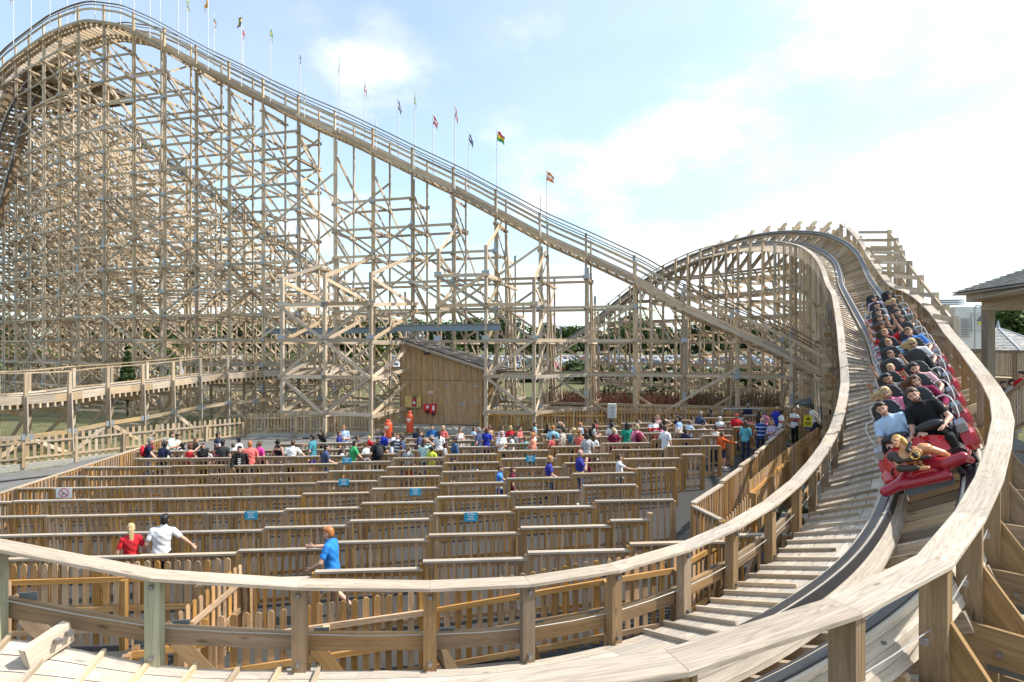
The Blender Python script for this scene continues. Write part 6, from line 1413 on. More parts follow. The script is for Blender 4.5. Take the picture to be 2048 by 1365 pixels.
# ---------------------------------------------------------------- the crowd: photo pixel of the head top, lane, height, facing (degrees, 0 = back to camera, 90 = left, -90 = right, 180 = towards us)
# (x, y, lane, facing, pose, build, skin, hairstyle, hair, top, colour, bottom, colour, extra, label)
CROWD = [
(294, 875, 8.5, -60, 'lean', 'm', 'f', 'crop', 'gy', 'tee', 'navy', 'trousers', 'jean', ('pack_red',), 'man in navy shirt with a red backpack leaning at the left end of the queue'),
(324, 883, 7.5, -20, 'lean', 'm', 'd', 'crop', 'bl', 'tee', 'navy', 'trousers', 'black', (), 'broad man in navy shirt leaning on the rail right of the red backpack'),
(331, 877, 9.3, -70, 'stand', 'm', 'f', 'crop', 'gy', 'tee', 'cream', 'trousers', 'khaki', (), 'grey haired person half hidden behind the broad man in navy'),
(343, 864, 9.6, -80, 'phone', 'm', 't', 'crop', 'db', 'tee', 'mint', 'shorts', 'khaki', (), 'tall man in pale mint shirt near the left end of the crowd'),
(356, 868, 10.4, -75, 'stand', 'w', 't', 'bun', 'db', 'tee', 'cream', 'trousers', 'jean', (), 'woman with dark bun in a cream top behind the mint shirt'),
(365, 886, 8.6, 20, 'stand', 'k', 'f', 'curly', 'bl', 'tee', 'white', 'trousers', 'jean', (), 'child with bushy black curls and white shirt left of the red sleeveless top'),
(380, 886, 7.5, 5, 'stand', 'w', 'f', 'bob', 'au', 'vest', 'red', 'trousers', 'white', (), 'woman in red sleeveless top and white trousers seen from behind'),
(391, 875, 9.5, -85, 'stand', 'w', 'f', 'long', 'lb', 'tee', 'black', 'trousers', 'jean', (), 'girl with long light brown hair behind the red sleeveless top'),
(405, 886, 8.5, -120, 'head', 'w', 'f', 'bob', 'bl', 'tee', 'black', 'trousers', 'black', (), 'dark haired girl in black holding one hand over her head'),
(414, 896, 7.5, 10, 'stand', 'k', 'f', 'pony', 'bl', 'tee', 'lgrey', 'shorts', 'denim', (), 'girl with black ponytail and pale grey shirt seen from behind'),
(433, 890, 8.4, -30, 'stand', 'k', 'f', 'bob', 'br', 'tee', 'coral', 'shorts', 'jean', (), 'small child in coral shirt between ponytail girl and black shirt boy'),
(435, 864, 10.3, -50, 'side', 'm', 'f', 'crop', 'db', 'tee', 'navyband', 'trousers', 'jean', (), 'tall man in navy shirt with a white chest band stretching one arm'),
(446, 879, 7.6, 0, 'stand', 'm', 't', 'short', 'bl', 'tee', 'dgrey', 'trousers', 'black', (), 'boy in charcoal shirt seen from behind beside the coral child'),
(466, 887, 9.4, 60, 'stand', 'k', 'f', 'short', 'br', 'tee', 'white', 'shorts', 'navy', (), 'boy in white shirt behind the black hoodie'),
(477, 876, 10.2, 75, 'stand', 'w', 'f', 'bun', 'bl', 'tee', 'white', 'trousers', 'jean', (), 'woman with black bun and white top behind the black hoodie'),
(479, 891, 6.5, -150, 'walk', 'm', 'f', 'short', 'bl', 'long', 'black', 'trousers', 'black', (), 'young man in black hoodie with white chest print walking down an inner lane'),
(500, 882, 7.6, 30, 'stand', 'm', 'f', 'crop', 'gi', 'tee', 'coral', 'trousers', 'dgrey', (), 'red haired boy in coral shirt seen from behind'),
(519, 882, 8.3, -20, 'stand', 'w', 'f', 'pony', 'br', 'tee', 'hot', 'trousers', 'black', (), 'girl in hot pink top beside the coral shirt boy'),
(557, 879, 7.6, -15, 'stand', 'w', 'f', 'curly', 'bl', 'cami', 'black', 'trousers', 'lgrey', (), 'woman with long black curls in a strappy black top'),
(582, 880, 7.5, 15, 'side', 'm', 'f', 'crop', 'br', 'tee', 'white', 'trousers', 'black', (), 'man in white shirt leaning sideways on the rail'),
(625, 869, 8.5, 80, 'point', 'm', 'f', 'crop', 'db', 'tee', 'teal', 'shorts', 'rblue', (), 'man in teal shirt and blue shorts facing left'),
(637, 868, 9.4, 90, 'stand', 'k', 'f', 'short', 'db', 'tee', 'grey', 'shorts', 'jean', (), 'boy in grey shirt just behind the teal shirt man'),
(644, 861, 10.3, 150, 'stand', 'w', 'f', 'long', 'bl', 'tee', 'black', 'trousers', 'black', (), 'girl with long black hair and black printed shirt facing us'),
(650, 888, 6.5, -60, 'walk', 'm', 'f', 'short', 'bl', 'tee', 'slate', 'shorts', 'denim', (), 'boy in slate blue shirt walking in an inner lane below the teal man'),
(678, 863, 9.6, -70, 'stand', 'k', 'f', 'short', 'br', 'tee', 'jersey', 'shorts', 'navy', (), 'boy in blue and yellow jersey beside the man with sunglasses'),
(687, 850, 11.0, -160, 'phone', 'm', 'f', 'crop', 'gi', 'tee', 'lblue', 'trousers', 'lgrey', ('shades',), 'tall red haired man in pale blue shirt with sunglasses'),
(684, 897, 7.6, -60, 'phone', 'k', 'f', 'pony', 'db', 'tee', 'white', 'shorts', 'lgrey', (), 'girl with dark ponytail and white top above the small blue notice'),
(704, 881, 8.3, -50, 'lean', 'm', 'f', 'short', 'bl', 'tee', 'green', 'trousers', 'khaki', (), 'black haired boy in green patterned shirt'),
(714, 871, 9.6, -20, 'phone', 'k', 'f', 'short', 'br', 'tee', 'dgrey', 'shorts', 'black', (), 'boy in dark grey shirt behind the green patterned shirt'),
(738, 872, 9.4, 150, 'stand', 'k', 'f', 'crop', 'bd', 'tee', 'red', 'shorts', 'navy', (), 'blond boy in red shirt left of the black capped man'),
(734, 887, 8.2, 60, 'lean', 'k', 'f', 'short', 'br', 'long', 'white', 'shorts', 'lgrey', (), 'boy in long white sleeves leaning left of the black capped man'),
(753, 874, 7.6, 40, 'side', 'm', 'f', 'cap', 'nv', 'tee', 'black', 'trousers', 'black', ('pack_dgrey',), 'big man in black cap and black shirt with a dark backpack'),
(767, 862, 9.4, -30, 'phone', 'm', 'f', 'tuft', 'br', 'tee', 'rblue', 'shorts', 'khaki', (), 'tousled boy in royal blue shirt in front of the orange cylinders'),
(787, 863, 10.3, -90, 'stand', 'w', 'f', 'bob', 'br', 'tee', 'white', 'trousers', 'jean', (), 'person in white right of the short orange cylinder'),
(795, 866, 9.3, 160, 'stand', 'm', 'f', 'short', 'br', 'tee', 'striped', 'shorts', 'navy', (), 'boy in navy and white striped shirt'),
(804, 870, 8.6, 100, 'stand', 'm', 'f', 'crop', 'db', 'tee', 'slate', 'trousers', 'jean', (), 'boy in dark blue shirt right of the striped boy'),
(785, 883, 8.4, -80, 'stand', 'k', 'f', 'bob', 'bl', 'tee', 'white', 'shorts', 'hot', (), 'very small girl in white beside the black capped man'),
(803, 890, 7.5, 20, 'lean', 'k', 'f', 'short', 'br', 'tee', 'navy', 'shorts', 'navy', (), 'boy in navy top slumped over the rail'),
(816, 892, 7.7, -10, 'stand', 'k', 'f', 'pony', 'br', 'tee', 'bw', 'trousers', 'red', (), 'girl in black and white stripes with red leggings'),
(836, 855, 11.0, 10, 'phone', 'm', 'f', 'short', 'bl', 'tee', 'navy', 'shorts', 'black', (), 'dark haired boy in navy by the tall orange cylinder'),
(840, 861, 9.6, -85, 'stand', 'm', 'f', 'crop', 'br', 'tee', 'slate', 'shorts', 'khaki', (), 'boy in slate shirt in front of the shed pad'),
(864, 849, 11.0, -170, 'phone', 'm', 'f', 'crop', 'db', 'tee', 'blue', 'trousers', 'black', (), 'man in dark blue printed shirt before the shed doors'),
(878, 861, 9.5, 10, 'stand', 'w', 'f', 'half', 'bl', 'tee', 'white', 'trousers', 'jean', (), 'woman with long dark plait and white top'),
(886, 851, 11.0, 165, 'stand', 'w', 'f', 'long', 'bd', 'tee', 'coral', 'trousers', 'jean', ('grin',), 'smiling blonde woman in coral top before the shed doors'),
(848, 877, 7.6, -30, 'head', 'w', 'f', 'long', 'br', 'tee', 'mint', 'trousers', 'denim', (), 'woman with long brown hair in pale mint top raising an arm'),
(864, 893, 7.5, -20, 'stand', 'k', 'b', 'short', 'bl', 'tee', 'yel', 'shorts', 'yel', (), 'small child in bright yellow green shirt'),
(891, 886, 8.0, -90, 'stand', 'k', 'b', 'short', 'bl', 'tee', 'bw', 'shorts', 'black', (), 'small dark haired child in striped top left of the denim shirt'),
(909, 874, 8.4, 120, 'stand', 'w', 't', 'bun', 'bl', 'long', 'denim', 'trousers', 'jean', (), 'woman in denim shirt with dark tied hair'),
(920, 854, 10.4, -150, 'phone', 'w', 'f', 'short', 'br', 'vest', 'white', 'shorts', 'khaki', (), 'short haired woman in white sleeveless top looking down'),
(948, 854, 11.0, -60, 'stand', 'm', 'f', 'crop', 'br', 'tee', 'lblue', 'trousers', 'jean', (), 'person in pale blue behind the man in slate shirt'),
(956, 855, 8.0, 75, 'side', 'm', 'f', 'crop', 'gy', 'tee', 'slate', 'trousers', 'denim', ('shades',), 'grey haired man in slate shirt resting a hand on the rail'),
(949, 870, 9.2, 150, 'stand', 'k', 'f', 'bob', 'lb', 'tee', 'em', 'shorts', 'jean', (), 'girl in green just left of the slate shirt man'),
(973, 855, 9.0, 0, 'stand', 'w', 'f', 'bob', 'au', 'tee', 'rblue', 'trousers', 'jean', (), 'auburn haired woman in royal blue shirt seen from behind'),
(979, 848, 10.4, -150, 'head', 'w', 't', 'bun', 'br', 'vest', 'tan', 'shorts', 'jean', ('shades',), 'sunburnt woman with sunglasses behind the royal blue shirt'),
(1003, 850, 10.2, -120, 'stand', 'w', 'f', 'bob', 'br', 'tee', 'lilac', 'trousers', 'jean', ('shades',), 'woman with sunglasses in lilac top right of the shed'),
(1003, 862, 8.3, -160, 'phone', 'w', 'f', 'short', 'bd', 'tee', 'white', 'trousers', 'black', ('shades',), 'blonde woman in white shirt with sunglasses'),
(1021, 851, 10.3, 0, 'stand', 'w', 'f', 'bob', 'bd', 'tee', 'red', 'trousers', 'jean', (), 'blonde woman in red top seen from behind'),
(1023, 869, 7.7, 100, 'stand', 'k', 'f', 'short', 'db', 'tee', 'white', 'shorts', 'khaki', (), 'boy in plain white shirt below the red top'),
(1033, 862, 9.0, -120, 'stand', 'k', 'f', 'bob', 'lb', 'tee', 'grey', 'shorts', 'jean', (), 'girl in grey between the white shirt boy and the red shirt boy'),
(1039, 852, 10.0, -120, 'stand', 'm', 'f', 'short', 'db', 'tee', 'coral', 'shorts', 'navy', (), 'boy in salmon shirt looking right'),
(1050, 873, 8.2, -10, 'stand', 'k', 'f', 'bob', 'lb', 'tee', 'turq', 'shorts', 'turq', (), 'small girl in turquoise'),
(1065, 865, 7.8, 100, 'fold', 'm', 'f', 'short', 'gi', 'tee', 'peach', 'shorts', 'jean', (), 'orange haired boy in peach shirt'),
(1070, 845, 11.0, -80, 'stand', 'm', 'f', 'crop', 'db', 'tee', 'sky', 'trousers', 'jean', ('pack_black',), 'man in sky blue checked shirt'),
(1067, 859, 9.4, -100, 'stand', 'w', 'f', 'long', 'lb', 'tee', 'white', 'trousers', 'white', (), 'woman in white behind the orange haired boy'),
(1096, 847, 10.3, -60, 'stand', 'm', 'f', 'short', 'db', 'long', 'black', 'trousers', 'black', (), 'boy in black jacket left of the ginger boy'),
(1106, 851, 9.5, -20, 'stand', 'm', 'f', 'short', 'gi', 'tee', 'sky', 'shorts', 'jean', (), 'ginger boy in bright blue patterned shirt'),
(1119, 843, 11.2, -70, 'head', 'm', 'f', 'bald', 'gy', 'tee', 'dgrey', 'trousers', 'jean', (), 'bald man shading his eyes with a hand'),
(1104, 869, 7.7, 30, 'side', 'k', 'f', 'short', 'br', 'tee', 'coral', 'shorts', 'jean', (), 'boy in salmon shirt leaning on the rail below the ginger boy'),
(1124, 854, 8.3, 70, 'side', 'm', 'f', 'crop', 'bl', 'tee', 'beige', 'trousers', 'khaki', (), 'man in beige polo shirt looking left'),
(1139, 857, 10.0, -150, 'stand', 'k', 'f', 'bob', 'br', 'tee', 'lblue', 'shorts', 'jean', (), 'pale child behind the beige polo man'),
(1147, 856, 8.4, 0, 'stand', 'w', 'f', 'curly', 'bd', 'tee', 'teal', 'trousers', 'jean', (), 'woman with long blonde curls in teal top'),
(1157, 857, 7.6, -5, 'stand', 'w', 'f', 'curly', 'sb', 'vest', 'coral', 'trousers', 'coral', (), 'woman with long strawberry curls in coral dress'),
(1161, 845, 10.3, -60, 'stand', 'w', 'f', 'bun', 'gi', 'tee', 'lblue', 'trousers', 'jean', (), 'red haired woman with bun in blue top'),
(1171, 857, 9.3, 0, 'stand', 'w', 'f', 'curly', 'au', 'tee', 'black', 'trousers', 'jean', (), 'woman with auburn curls behind the grey topped girl'),
(1174, 866, 7.7, 0, 'stand', 'w', 'f', 'bob', 'db', 'tee', 'lgrey', 'trousers', 'mag', (), 'dark haired girl in pale grey top'),
(1187, 868, 8.2, -20, 'stand', 'w', 'f', 'long', 'br', 'tee', 'white', 'trousers', 'jean', (), 'girl with long brown hair in white top'),
(1192, 838, 11.0, -75, 'stand', 'w', 'f', 'long', 'br', 'tee', 'red', 'trousers', 'navy', (), 'tall brown haired girl in red and navy'),
(1188, 846, 9.8, -90, 'phone', 'w', 'f', 'long', 'db', 'tee', 'lgrey', 'trousers', 'jean', ('pack_black',), 'long dark haired woman with a black backpack'),
(1222, 837, 11.0, 20, 'stand', 'w', 'f', 'long', 'bl', 'tee', 'slate', 'trousers', 'black', (), 'dark haired woman in front of the white utility box'),
(1223, 844, 9.5, 0, 'stand', 'w', 'f', 'long', 'db', 'tee', 'white', 'trousers', 'black', (), 'long dark haired woman in white above the blonde ponytail'),
(1227, 855, 8.3, 10, 'stand', 'w', 'f', 'pony', 'bd', 'tee', 'maroon', 'trousers', 'maroon', (), 'girl with blonde ponytail in maroon top'),
(1254, 845, 8.5, 0, 'stand', 'w', 'f', 'long', 'bl', 'tee', 'em', 'trousers', 'black', (), 'woman with long black hair in emerald green shirt'),
(1263, 848, 10.0, -90, 'stand', 'w', 'f', 'bob', 'br', 'tee', 'grey', 'trousers', 'jean', (), 'brown haired woman between emerald and pink shirts'),
(1271, 848, 8.2, 15, 'side', 'w', 'f', 'bob', 'bd', 'tee', 'pink', 'trousers', 'lgrey', ('pack_maroon',), 'blonde woman in pink shirt with a dark red backpack'),
(1274, 839, 11.0, 20, 'head', 'm', 'f', 'short', 'bl', 'tee', 'lblue', 'trousers', 'jean', (), 'boy in pale blue with a hand behind his head'),
(1307, 835, 9.3, -160, 'fold', 'm', 'd', 'crop', 'bl', 'tee', 'arsenal', 'shorts', 'black', (), 'man in red and white football shirt with folded arms'),
(1315, 830, 11.0, 160, 'stand', 'w', 'f', 'long', 'sb', 'tee', 'lpink', 'trousers', 'jean', (), 'fair haired girl in pale pink behind the football shirt'),
(1328, 838, 10.0, -30, 'head', 'w', 'f', 'long', 'db', 'vest', 'maroon', 'trousers', 'jean', (), 'dark haired woman in maroon raising her arm'),
(1331, 850, 6.9, -60, 'stand', 'm', 'f', 'crop', 'br', 'tee', 'white', 'trousers', 'jean', (), 'young man in white shirt standing nearer than the crowd at right'),
(1319, 849, 8.4, -70, 'lean', 'k', 'f', 'bob', 'bl', 'tee', 'pink', 'shorts', 'jean', (), 'child in pink beside the football shirt'),
(1357, 832, 9.0, 60, 'side', 'm', 'f', 'crop', 'bl', 'tee', 'whiteblue', 'trousers', 'jean', ('beard',), 'bearded man in white and blue shirt leaning on the rail'),
(1354, 826, 10.6, 80, 'stand', 'm', 'f', 'cap', 'nv', 'tee', 'navy', 'trousers', 'jean', (), 'man in dark cap and navy behind the bearded man'),
(1377, 841, 9.4, -60, 'lean', 'm', 'f', 'short', 'lb', 'tee', 'lblue', 'shorts', 'denim', (), 'boy in light blue shirt bending over the rail'),
(1371, 858, 7.4, -40, 'stand', 'k', 'f', 'short', 'bl', 'tee', 'navy', 'shorts', 'navy', (), 'small black haired boy in navy nearer than the crowd at right'),
(1384, 833, 10.7, -90, 'stand', 'm', 't', 'short', 'bl', 'tee', 'grey', 'shorts', 'jean', (), 'dark haired boy behind the light blue shirt'),
(1399, 823, 10.4, -60, 'side', 'm', 't', 'crop', 'gy', 'tee', 'slate', 'trousers', 'jean', ('shades',), 'man with sunglasses in slate blue shirt stretching an arm along the rail'),
(1422, 817, 11.2, 0, 'stand', 'm', 'f', 'short', 'bl', 'tee', 'brown', 'trousers', 'jean', (), 'broad person in dark brown shirt seen from behind'),
(1406, 847, 8.6, 150, 'stand', 'k', 'f', 'short', 'bl', 'tee', 'white', 'shorts', 'navy', (), 'child in white shirt left of the white vest woman'),
(1440, 833, 9.6, 10, 'stand', 'm', 'f', 'crop', 'wh', 'tee', 'wrband', 'trousers', 'khaki', (), 'white haired man in white shirt with red band'),
(1428, 849, 8.0, -10, 'side', 'w', 'f', 'pony', 'db', 'vest', 'white', 'trousers', 'jean', (), 'woman with dark ponytail in white vest top'),
(1470, 827, 9.6, 5, 'side', 'm', 'f', 'cap', 'red', 'tee', 'red', 'trousers', 'jean', (), 'man in red cap and red shirt'),
(1444, 864, 7.4, -70, 'point', 'k', 'f', 'short', 'br', 'long', 'orange', 'shorts', 'jean', (), 'child in bright orange jacket pointing'),
(1482, 826, 10.8, 30, 'stand', 'w', 'f', 'bob', 'br', 'tee', 'beige', 'trousers', 'jean', (), 'brown haired woman just right of the red cap'),
(1491, 841, 8.2, -40, 'phone', 'w', 'f', 'long', 'br', 'long', 'turq', 'trousers', 'jean', (), 'woman with long brown hair in turquoise blouse'),
(1496, 807, 12.2, -60, 'stand', 'm', 't', 'crop', 'gy', 'long', 'navy', 'trousers', 'navy', (), 'tall man in navy shirt by the metal hoop barrier'),
(1499, 834, 9.8, 160, 'stand', 'k', 'b', 'bob', 'bl', 'tee', 'coral', 'shorts', 'jean', (), 'dark child in coral behind the turquoise blouse'),
(1521, 835, 8.5, 0, 'side', 'm', 'f', 'bald', 'gy', 'tee', 'rugby', 'trousers', 'jean', (), 'big man in blue black and white hooped rugby shirt'),
(1517, 822, 10.6, 20, 'stand', 'w', 'f', 'long', 'db', 'tee', 'brown', 'trousers', 'black', (), 'dark haired woman behind the hooped rugby shirt'),
(1529, 821, 11.0, -40, 'stand', 'w', 'f', 'bob', 'br', 'tee', 'pink', 'trousers', 'jean', (), 'girl in pink top behind the hooped rugby shirt'),
(1545, 840, 8.2, 150, 'phone', 'w', 'f', 'long', 'sb', 'long', 'lilac', 'trousers', 'jean', (), 'girl with long fair hair in lilac blouse'),
(1552, 812, 11.6, -70, 'side', 'm', 'f', 'bald', 'br', 'tee', 'rblue', 'trousers', 'jean', (), 'balding man in royal blue polo shirt'),
(1563, 819, 10.8, -100, 'stand', 'w', 't', 'bob', 'bl', 'tee', 'wrband', 'trousers', 'jean', ('shades',), 'dark haired woman with sunglasses right of the royal blue polo'),
(1589, 808, 11.0, -70, 'phone', 'm', 'f', 'bald', 'gy', 'tee', 'polo3', 'trousers', 'black', (), 'bald man in white orange and navy banded polo and black trousers'),
(1627, 810, 11.5, -80, 'fold', 'm', 'f', 'crop', 'db', 'long', 'white', 'trousers', 'jean', (), 'man in white shirt right of the yellow warning sign'),
(1640, 812, 11.8, -40, 'stand', 'm', 'f', 'crop', 'db', 'long', 'denim', 'trousers', 'jean', (), 'man in blue shirt next to the white shirt at far right'),
(1660, 818, 12.0, -30, 'stand', 'm', 'f', 'crop', 'bl', 'long', 'black', 'trousers', 'black', (), 'person in black half hidden by the white curved handrail'),
(665, 1053, .5, 85, 'run', 'm', 'f', 'crop', 'gi', 'tee', 'bright', 'shorts', 'bright', (), 'ginger boy in bright blue running along the nearest lane'),
(262, 1046, 1.42, 35, 'stand', 'w', 'f', 'half', 'bd', 'tee', 'red', 'trousers', 'white', (), 'blonde woman in bright red top walking away'),
(321, 1028, 1.5, 25, 'side', 'm', 'f', 'short', 'bl', 'tee', 'white', 'shorts', 'black', (), 'man in white shirt with dark trim beside the blonde woman in red'),
(1000, 930, 4.5, -100, 'point', 'k', 'f', 'short', 'br', 'tee', 'bluewhite', 'shorts', 'rblue', (), 'boy in blue and white jersey pointing in the middle of the queue'),
(1025, 934, 4.5, -80, 'stand', 'k', 'f', 'crop', 'br', 'tee', 'maroon', 'shorts', 'maroon', (), 'boy in dark red shirt next to the pointing boy'),
(1097, 911, 4.6, -90, 'walk', 'w', 'f', 'bob', 'sb', 'tee', 'jersey', 'trousers', 'jean', (), 'woman in blue and yellow jersey walking right'),
(1160, 899, 4.6, -85, 'mouth', 'm', 'f', 'bald', 'gy', 'tee', 'jersey', 'shorts', 'slate', (), 'man in blue and yellow jersey with a hand at his mouth'),
(1239, 908, 4.6, -90, 'point', 'k', 'f', 'short', 'br', 'tee', 'white', 'trousers', 'jean', (), 'boy in white shirt reaching out an arm in an empty lane'),
]
PRINTS = {'young man in black hoodie': ((.6, .6, .6), [(.02, 1.32, .1, .03), (.02, 1.26, .08, .03), (.02, 1.2, .1, .03), (.02, 1.14, .06, .03)], 1), 'man in dark blue printed': ((.6, .65, .7), [(0, 1.28, .16, .06), (0, 1.2, .12, .04)], 1), 'girl with long black hair and black': ((.5, .5, .5), [(0, 1.25, .18, .05), (.02, 1.18, .1, .05)], 1), 'man in red and white': ((.7, .7, .7), [(0, 1.22, .2, .04)], 1)}
NOM = {'m': 1.74, 'w': 1.66, 'k': 1.36}
for (x, y, lane, fc, pose, bld, sk, stl, hc, top, tcl, bot, bcl, ex, lab) in CROWD:
    best = None
    for dl in ([0] if lane < 6 else [-.9, -.6, -.3, 0, .3, .6, .9]):
        t = (lane + dl) * ROW; a = (x - HX) / F; bx, by = QO.x + E2.x * t, QO.y + E2.y * t; s = (a * by - bx) / (E1.x - a * E1.y); p = qpt(s, t); g = gz(p.x, p.y); H = (HY - y) / F * p.y - g
        e = abs(H - NOM[bld]) + .12 * abs(dl)
        if best is None or e < best[0]: best = (e, p, g, H)
    _, p, g, H = best; H = min(1.95, max(.95, H)); sc = H / 1.765
    m4 = Matrix.Translation((p.x, p.y, g)) @ Matrix.Rotation(rad(fc), 4, 'Z') @ Matrix.Diagonal((sc, sc, sc, 1))
    if bld == 'k' and H < 1.45: m4 = m4 @ Matrix.Diagonal((1.08, 1.08, 1, 1))
    pr = next((v for k_, v in PRINTS.items() if lab.startswith(k_)), None)
    person(lab, 'people in the queue', m4, pose, bld, sk, stl, hc, top, tcl, bot, bcl, ex, random.choice(['white', 'dgrey', 'navy', 'lgrey']), pr)
# dim figures under the deck at the right edge
for px, py, d, fc, tcl, lab in ((2006, 762, 19, 160, 'slate', 'dim person in slate blue under the deck at the right edge'), (2024, 758, 18.5, -160, 'lgrey', 'dim person in grey under the deck at the right edge'), (2043, 742, 17.5, 90, 'red', 'person in red cut by the right picture edge')):
    p = at(px, py, d); sc = .98; person(lab, 'people below the deck', Matrix.Translation((p.x, p.y, p.z - 1.73)) @ Matrix.Rotation(rad(fc), 4, 'Z') @ Matrix.Diagonal((sc, sc, sc, 1)), 'stand', 'm', 'f', 'short', 'db', 'tee', tcl, 'trousers', 'jean')
# ---------------------------------------------------------------- the train and its riders
TRED = plain('train_red', (.50, .015, .02), .22, 0, .08, 3, coat=.6); TBLK = plain('padded_black', (.016, .016, .02), .45, 0, .1, 8); TSIL = plain('cast_silver', (.3, .3, .32), .3, .8); TWH = plain('grab_handle_white', (.7, .68, .66), .35); TGR = plain('bumper_grey', (.12, .13, .14), .5)
S0 = s_near(7.1, 9.75) - .82; PITCH = 1.34; NC = 12
def car_frame(s):
    p, d, sd, u = frame(s); f = -d; x = f.cross(u).normalized()      # x to the rider's right... camera left is the inside
    return Matrix(((x.x, f.x, u.x, p.x), (x.y, f.y, u.y, p.y), (x.z, f.z, u.z, p.z), (0, 0, 0, 1)))
train = thing('coaster_train', 'black and red coaster train of twelve two seat cars rushing down the banked track', 'roller coaster train', frame(S0)[0], 'train')
del train['group']
def smoothmesh(m, vox, name, mat, it=4):
    r, co, no, fs = remesh(m, vox, it)
    for p in r.polygons: p.use_smooth = True
    r.name = name; r.materials.clear(); r.materials.append(mat); return r
def rbox(m, c, sx, sy, sz, r): # rounded slab out of capsules is overkill: a bevelled prism
    x, y, z = c; hx, hy, hz = sx / 2, sy / 2, sz / 2
    m.prism([(x - hx + r, y - hy, z - hz), (x + hx - r, y - hy, z - hz), (x + hx, y - hy, z - hz + r), (x + hx, y - hy, z + hz - r), (x + hx - r, y - hy, z + hz), (x - hx + r, y - hy, z + hz), (x - hx, y - hy, z + hz - r), (x - hx, y - hy, z - hz + r)], (0, sy, 0))
# shared meshes in car space: x right, y forward (towards us), z up from the rails
ch = MB(); rbox(ch, (0, 0, .26), 1.25, 1.15, .22, .06); rbox(ch, (0, 0, .12), .5, .9, .14, .03)
for s in (-1, 1):
    for y in (-.3, .3):
        n = 14; c = Vector((s * .6, y, .11)); ch.prism([c + Vector((0, .1 * math.cos(2 * math.pi * k / n), .1 * math.sin(2 * math.pi * k / n))) for k in range(n)], (s * .07, 0, 0))
CH = ch.mesh('chassis', BLACK)
bk = MB()
loft(bk, [((0, -.3, .36), Vector((1, 0, 0)), Vector((0, 1, 0)), .25, .07), ((0, -.34, .6), Vector((1, 0, 0)), Vector((0, 1, 0)), .27, .07), ((0, -.37, .9), Vector((1, 0, 0)), Vector((0, 1, 0)), .27, .065), ((0, -.4, 1.06), Vector((1, 0, 0)), Vector((0, 1, 0)), .27, .06), ((0, -.415, 1.17), Vector((1, 0, 0)), Vector((0, 1, 0)), .225, .055), ((0, -.42, 1.23), Vector((1, 0, 0)), Vector((0, 1, 0)), .12, .04)], 18)
loft(bk, [((0, -.32, .42), Vector((1, 0, 0)), Vector((0, 0, 1)), .25, .09), ((0, .1, .45), Vector((1, 0, 0)), Vector((0, 0, 1)), .25, .08), ((0, .18, .45), Vector((1, 0, 0)), Vector((0, 0, 1)), .23, .05)], 14)
for s in (-1, 1): cap_(bk, (s * .24, -.32, .95), (s * .25, -.2, .6), .06, .07); cap_(bk, (s * .25, -.2, .6), (s * .25, .1, .5), .06, .05)
BK = smoothmesh(bk, .018, 'seat', TBLK)
pod = MB()
for s in (1,): pod.prism([(s * .62, -.4, .18), (s * .62, .26, .18), (s * .62, .36, .3), (s * .62, .2, .44), (s * .62, -.1, .5), (s * .62, -.36, .4)], (s * .17, 0, 0)); pod.prism([(s * .79, -.3, .22), (s * .79, .2, .22), (s * .79, .26, .3), (s * .79, .12, .4), (s * .79, -.26, .38)], (s * .05, 0, 0))
PODR = pod.mesh('side_pod', TRED)
pod = MB()
for s in (-1,): pod.prism([(s * .62, -.4, .18), (s * .62, .26, .18), (s * .62, .36, .3), (s * .62, .2, .44), (s * .62, -.1, .5), (s * .62, -.36, .4)], (s * .17, 0, 0)); pod.prism([(s * .79, -.3, .22), (s * .79, .2, .22), (s * .79, .26, .3), (s * .79, .12, .4), (s * .79, -.26, .38)], (s * .05, 0, 0))
PODL = pod.mesh('side_pod', TRED)
hs = MB(); hs.prism([(.64, -.06, .5), (.64, .18, .45), (.64, .16, .58), (.64, -.02, .62)], (.15, 0, 0)); HSR = hs.mesh('ratchet_housing', TSIL)
hs = MB(); hs.prism([(-.79, -.06, .5), (-.79, .18, .45), (-.79, .16, .58), (-.79, -.02, .62)], (.15, 0, 0)); HSL = hs.mesh('ratchet_housing', TSIL)
lb = MB()
for s in (-1, 1): lb.tube([(s * .26, .1, .45), (s * .25, .26, .6), (s * .23, .33, .72)], .025, 8)
lb.ell((0, .3, .74), .25, .09, .075, 14, 8); LB_ = lb.mesh('lap_bar', TBLK, True)
def gh(s):
    g_ = MB(); g_.tube([(s * .5, -.36, .95), (s * .62, -.34, .98), (s * .72, -.3, .98), (s * .78, -.25, .92), (s * .79, -.18, .78), (s * .76, -.12, .66), (s * .72, -.1, .6)], .0125, 7); return g_.mesh('grab_handle', TWH, True)
GHR, GHL = gh(1), gh(-1)
dv = MB(); dv.prism([(-.03, -.36, .3), (-.03, .2, .3), (-.03, .1, .6), (-.03, -.3, .85)], (.06, 0, 0)); DV = dv.mesh('divider', TRED)
def sub(me, nm, par, mat4): 
    o = bpy.data.objects.new(nm, me); C.collection.objects.link(o); o.parent = par; o.matrix_basis = mat4; return o
T0 = Matrix.Translation(-Vector(train.location)); CF = []
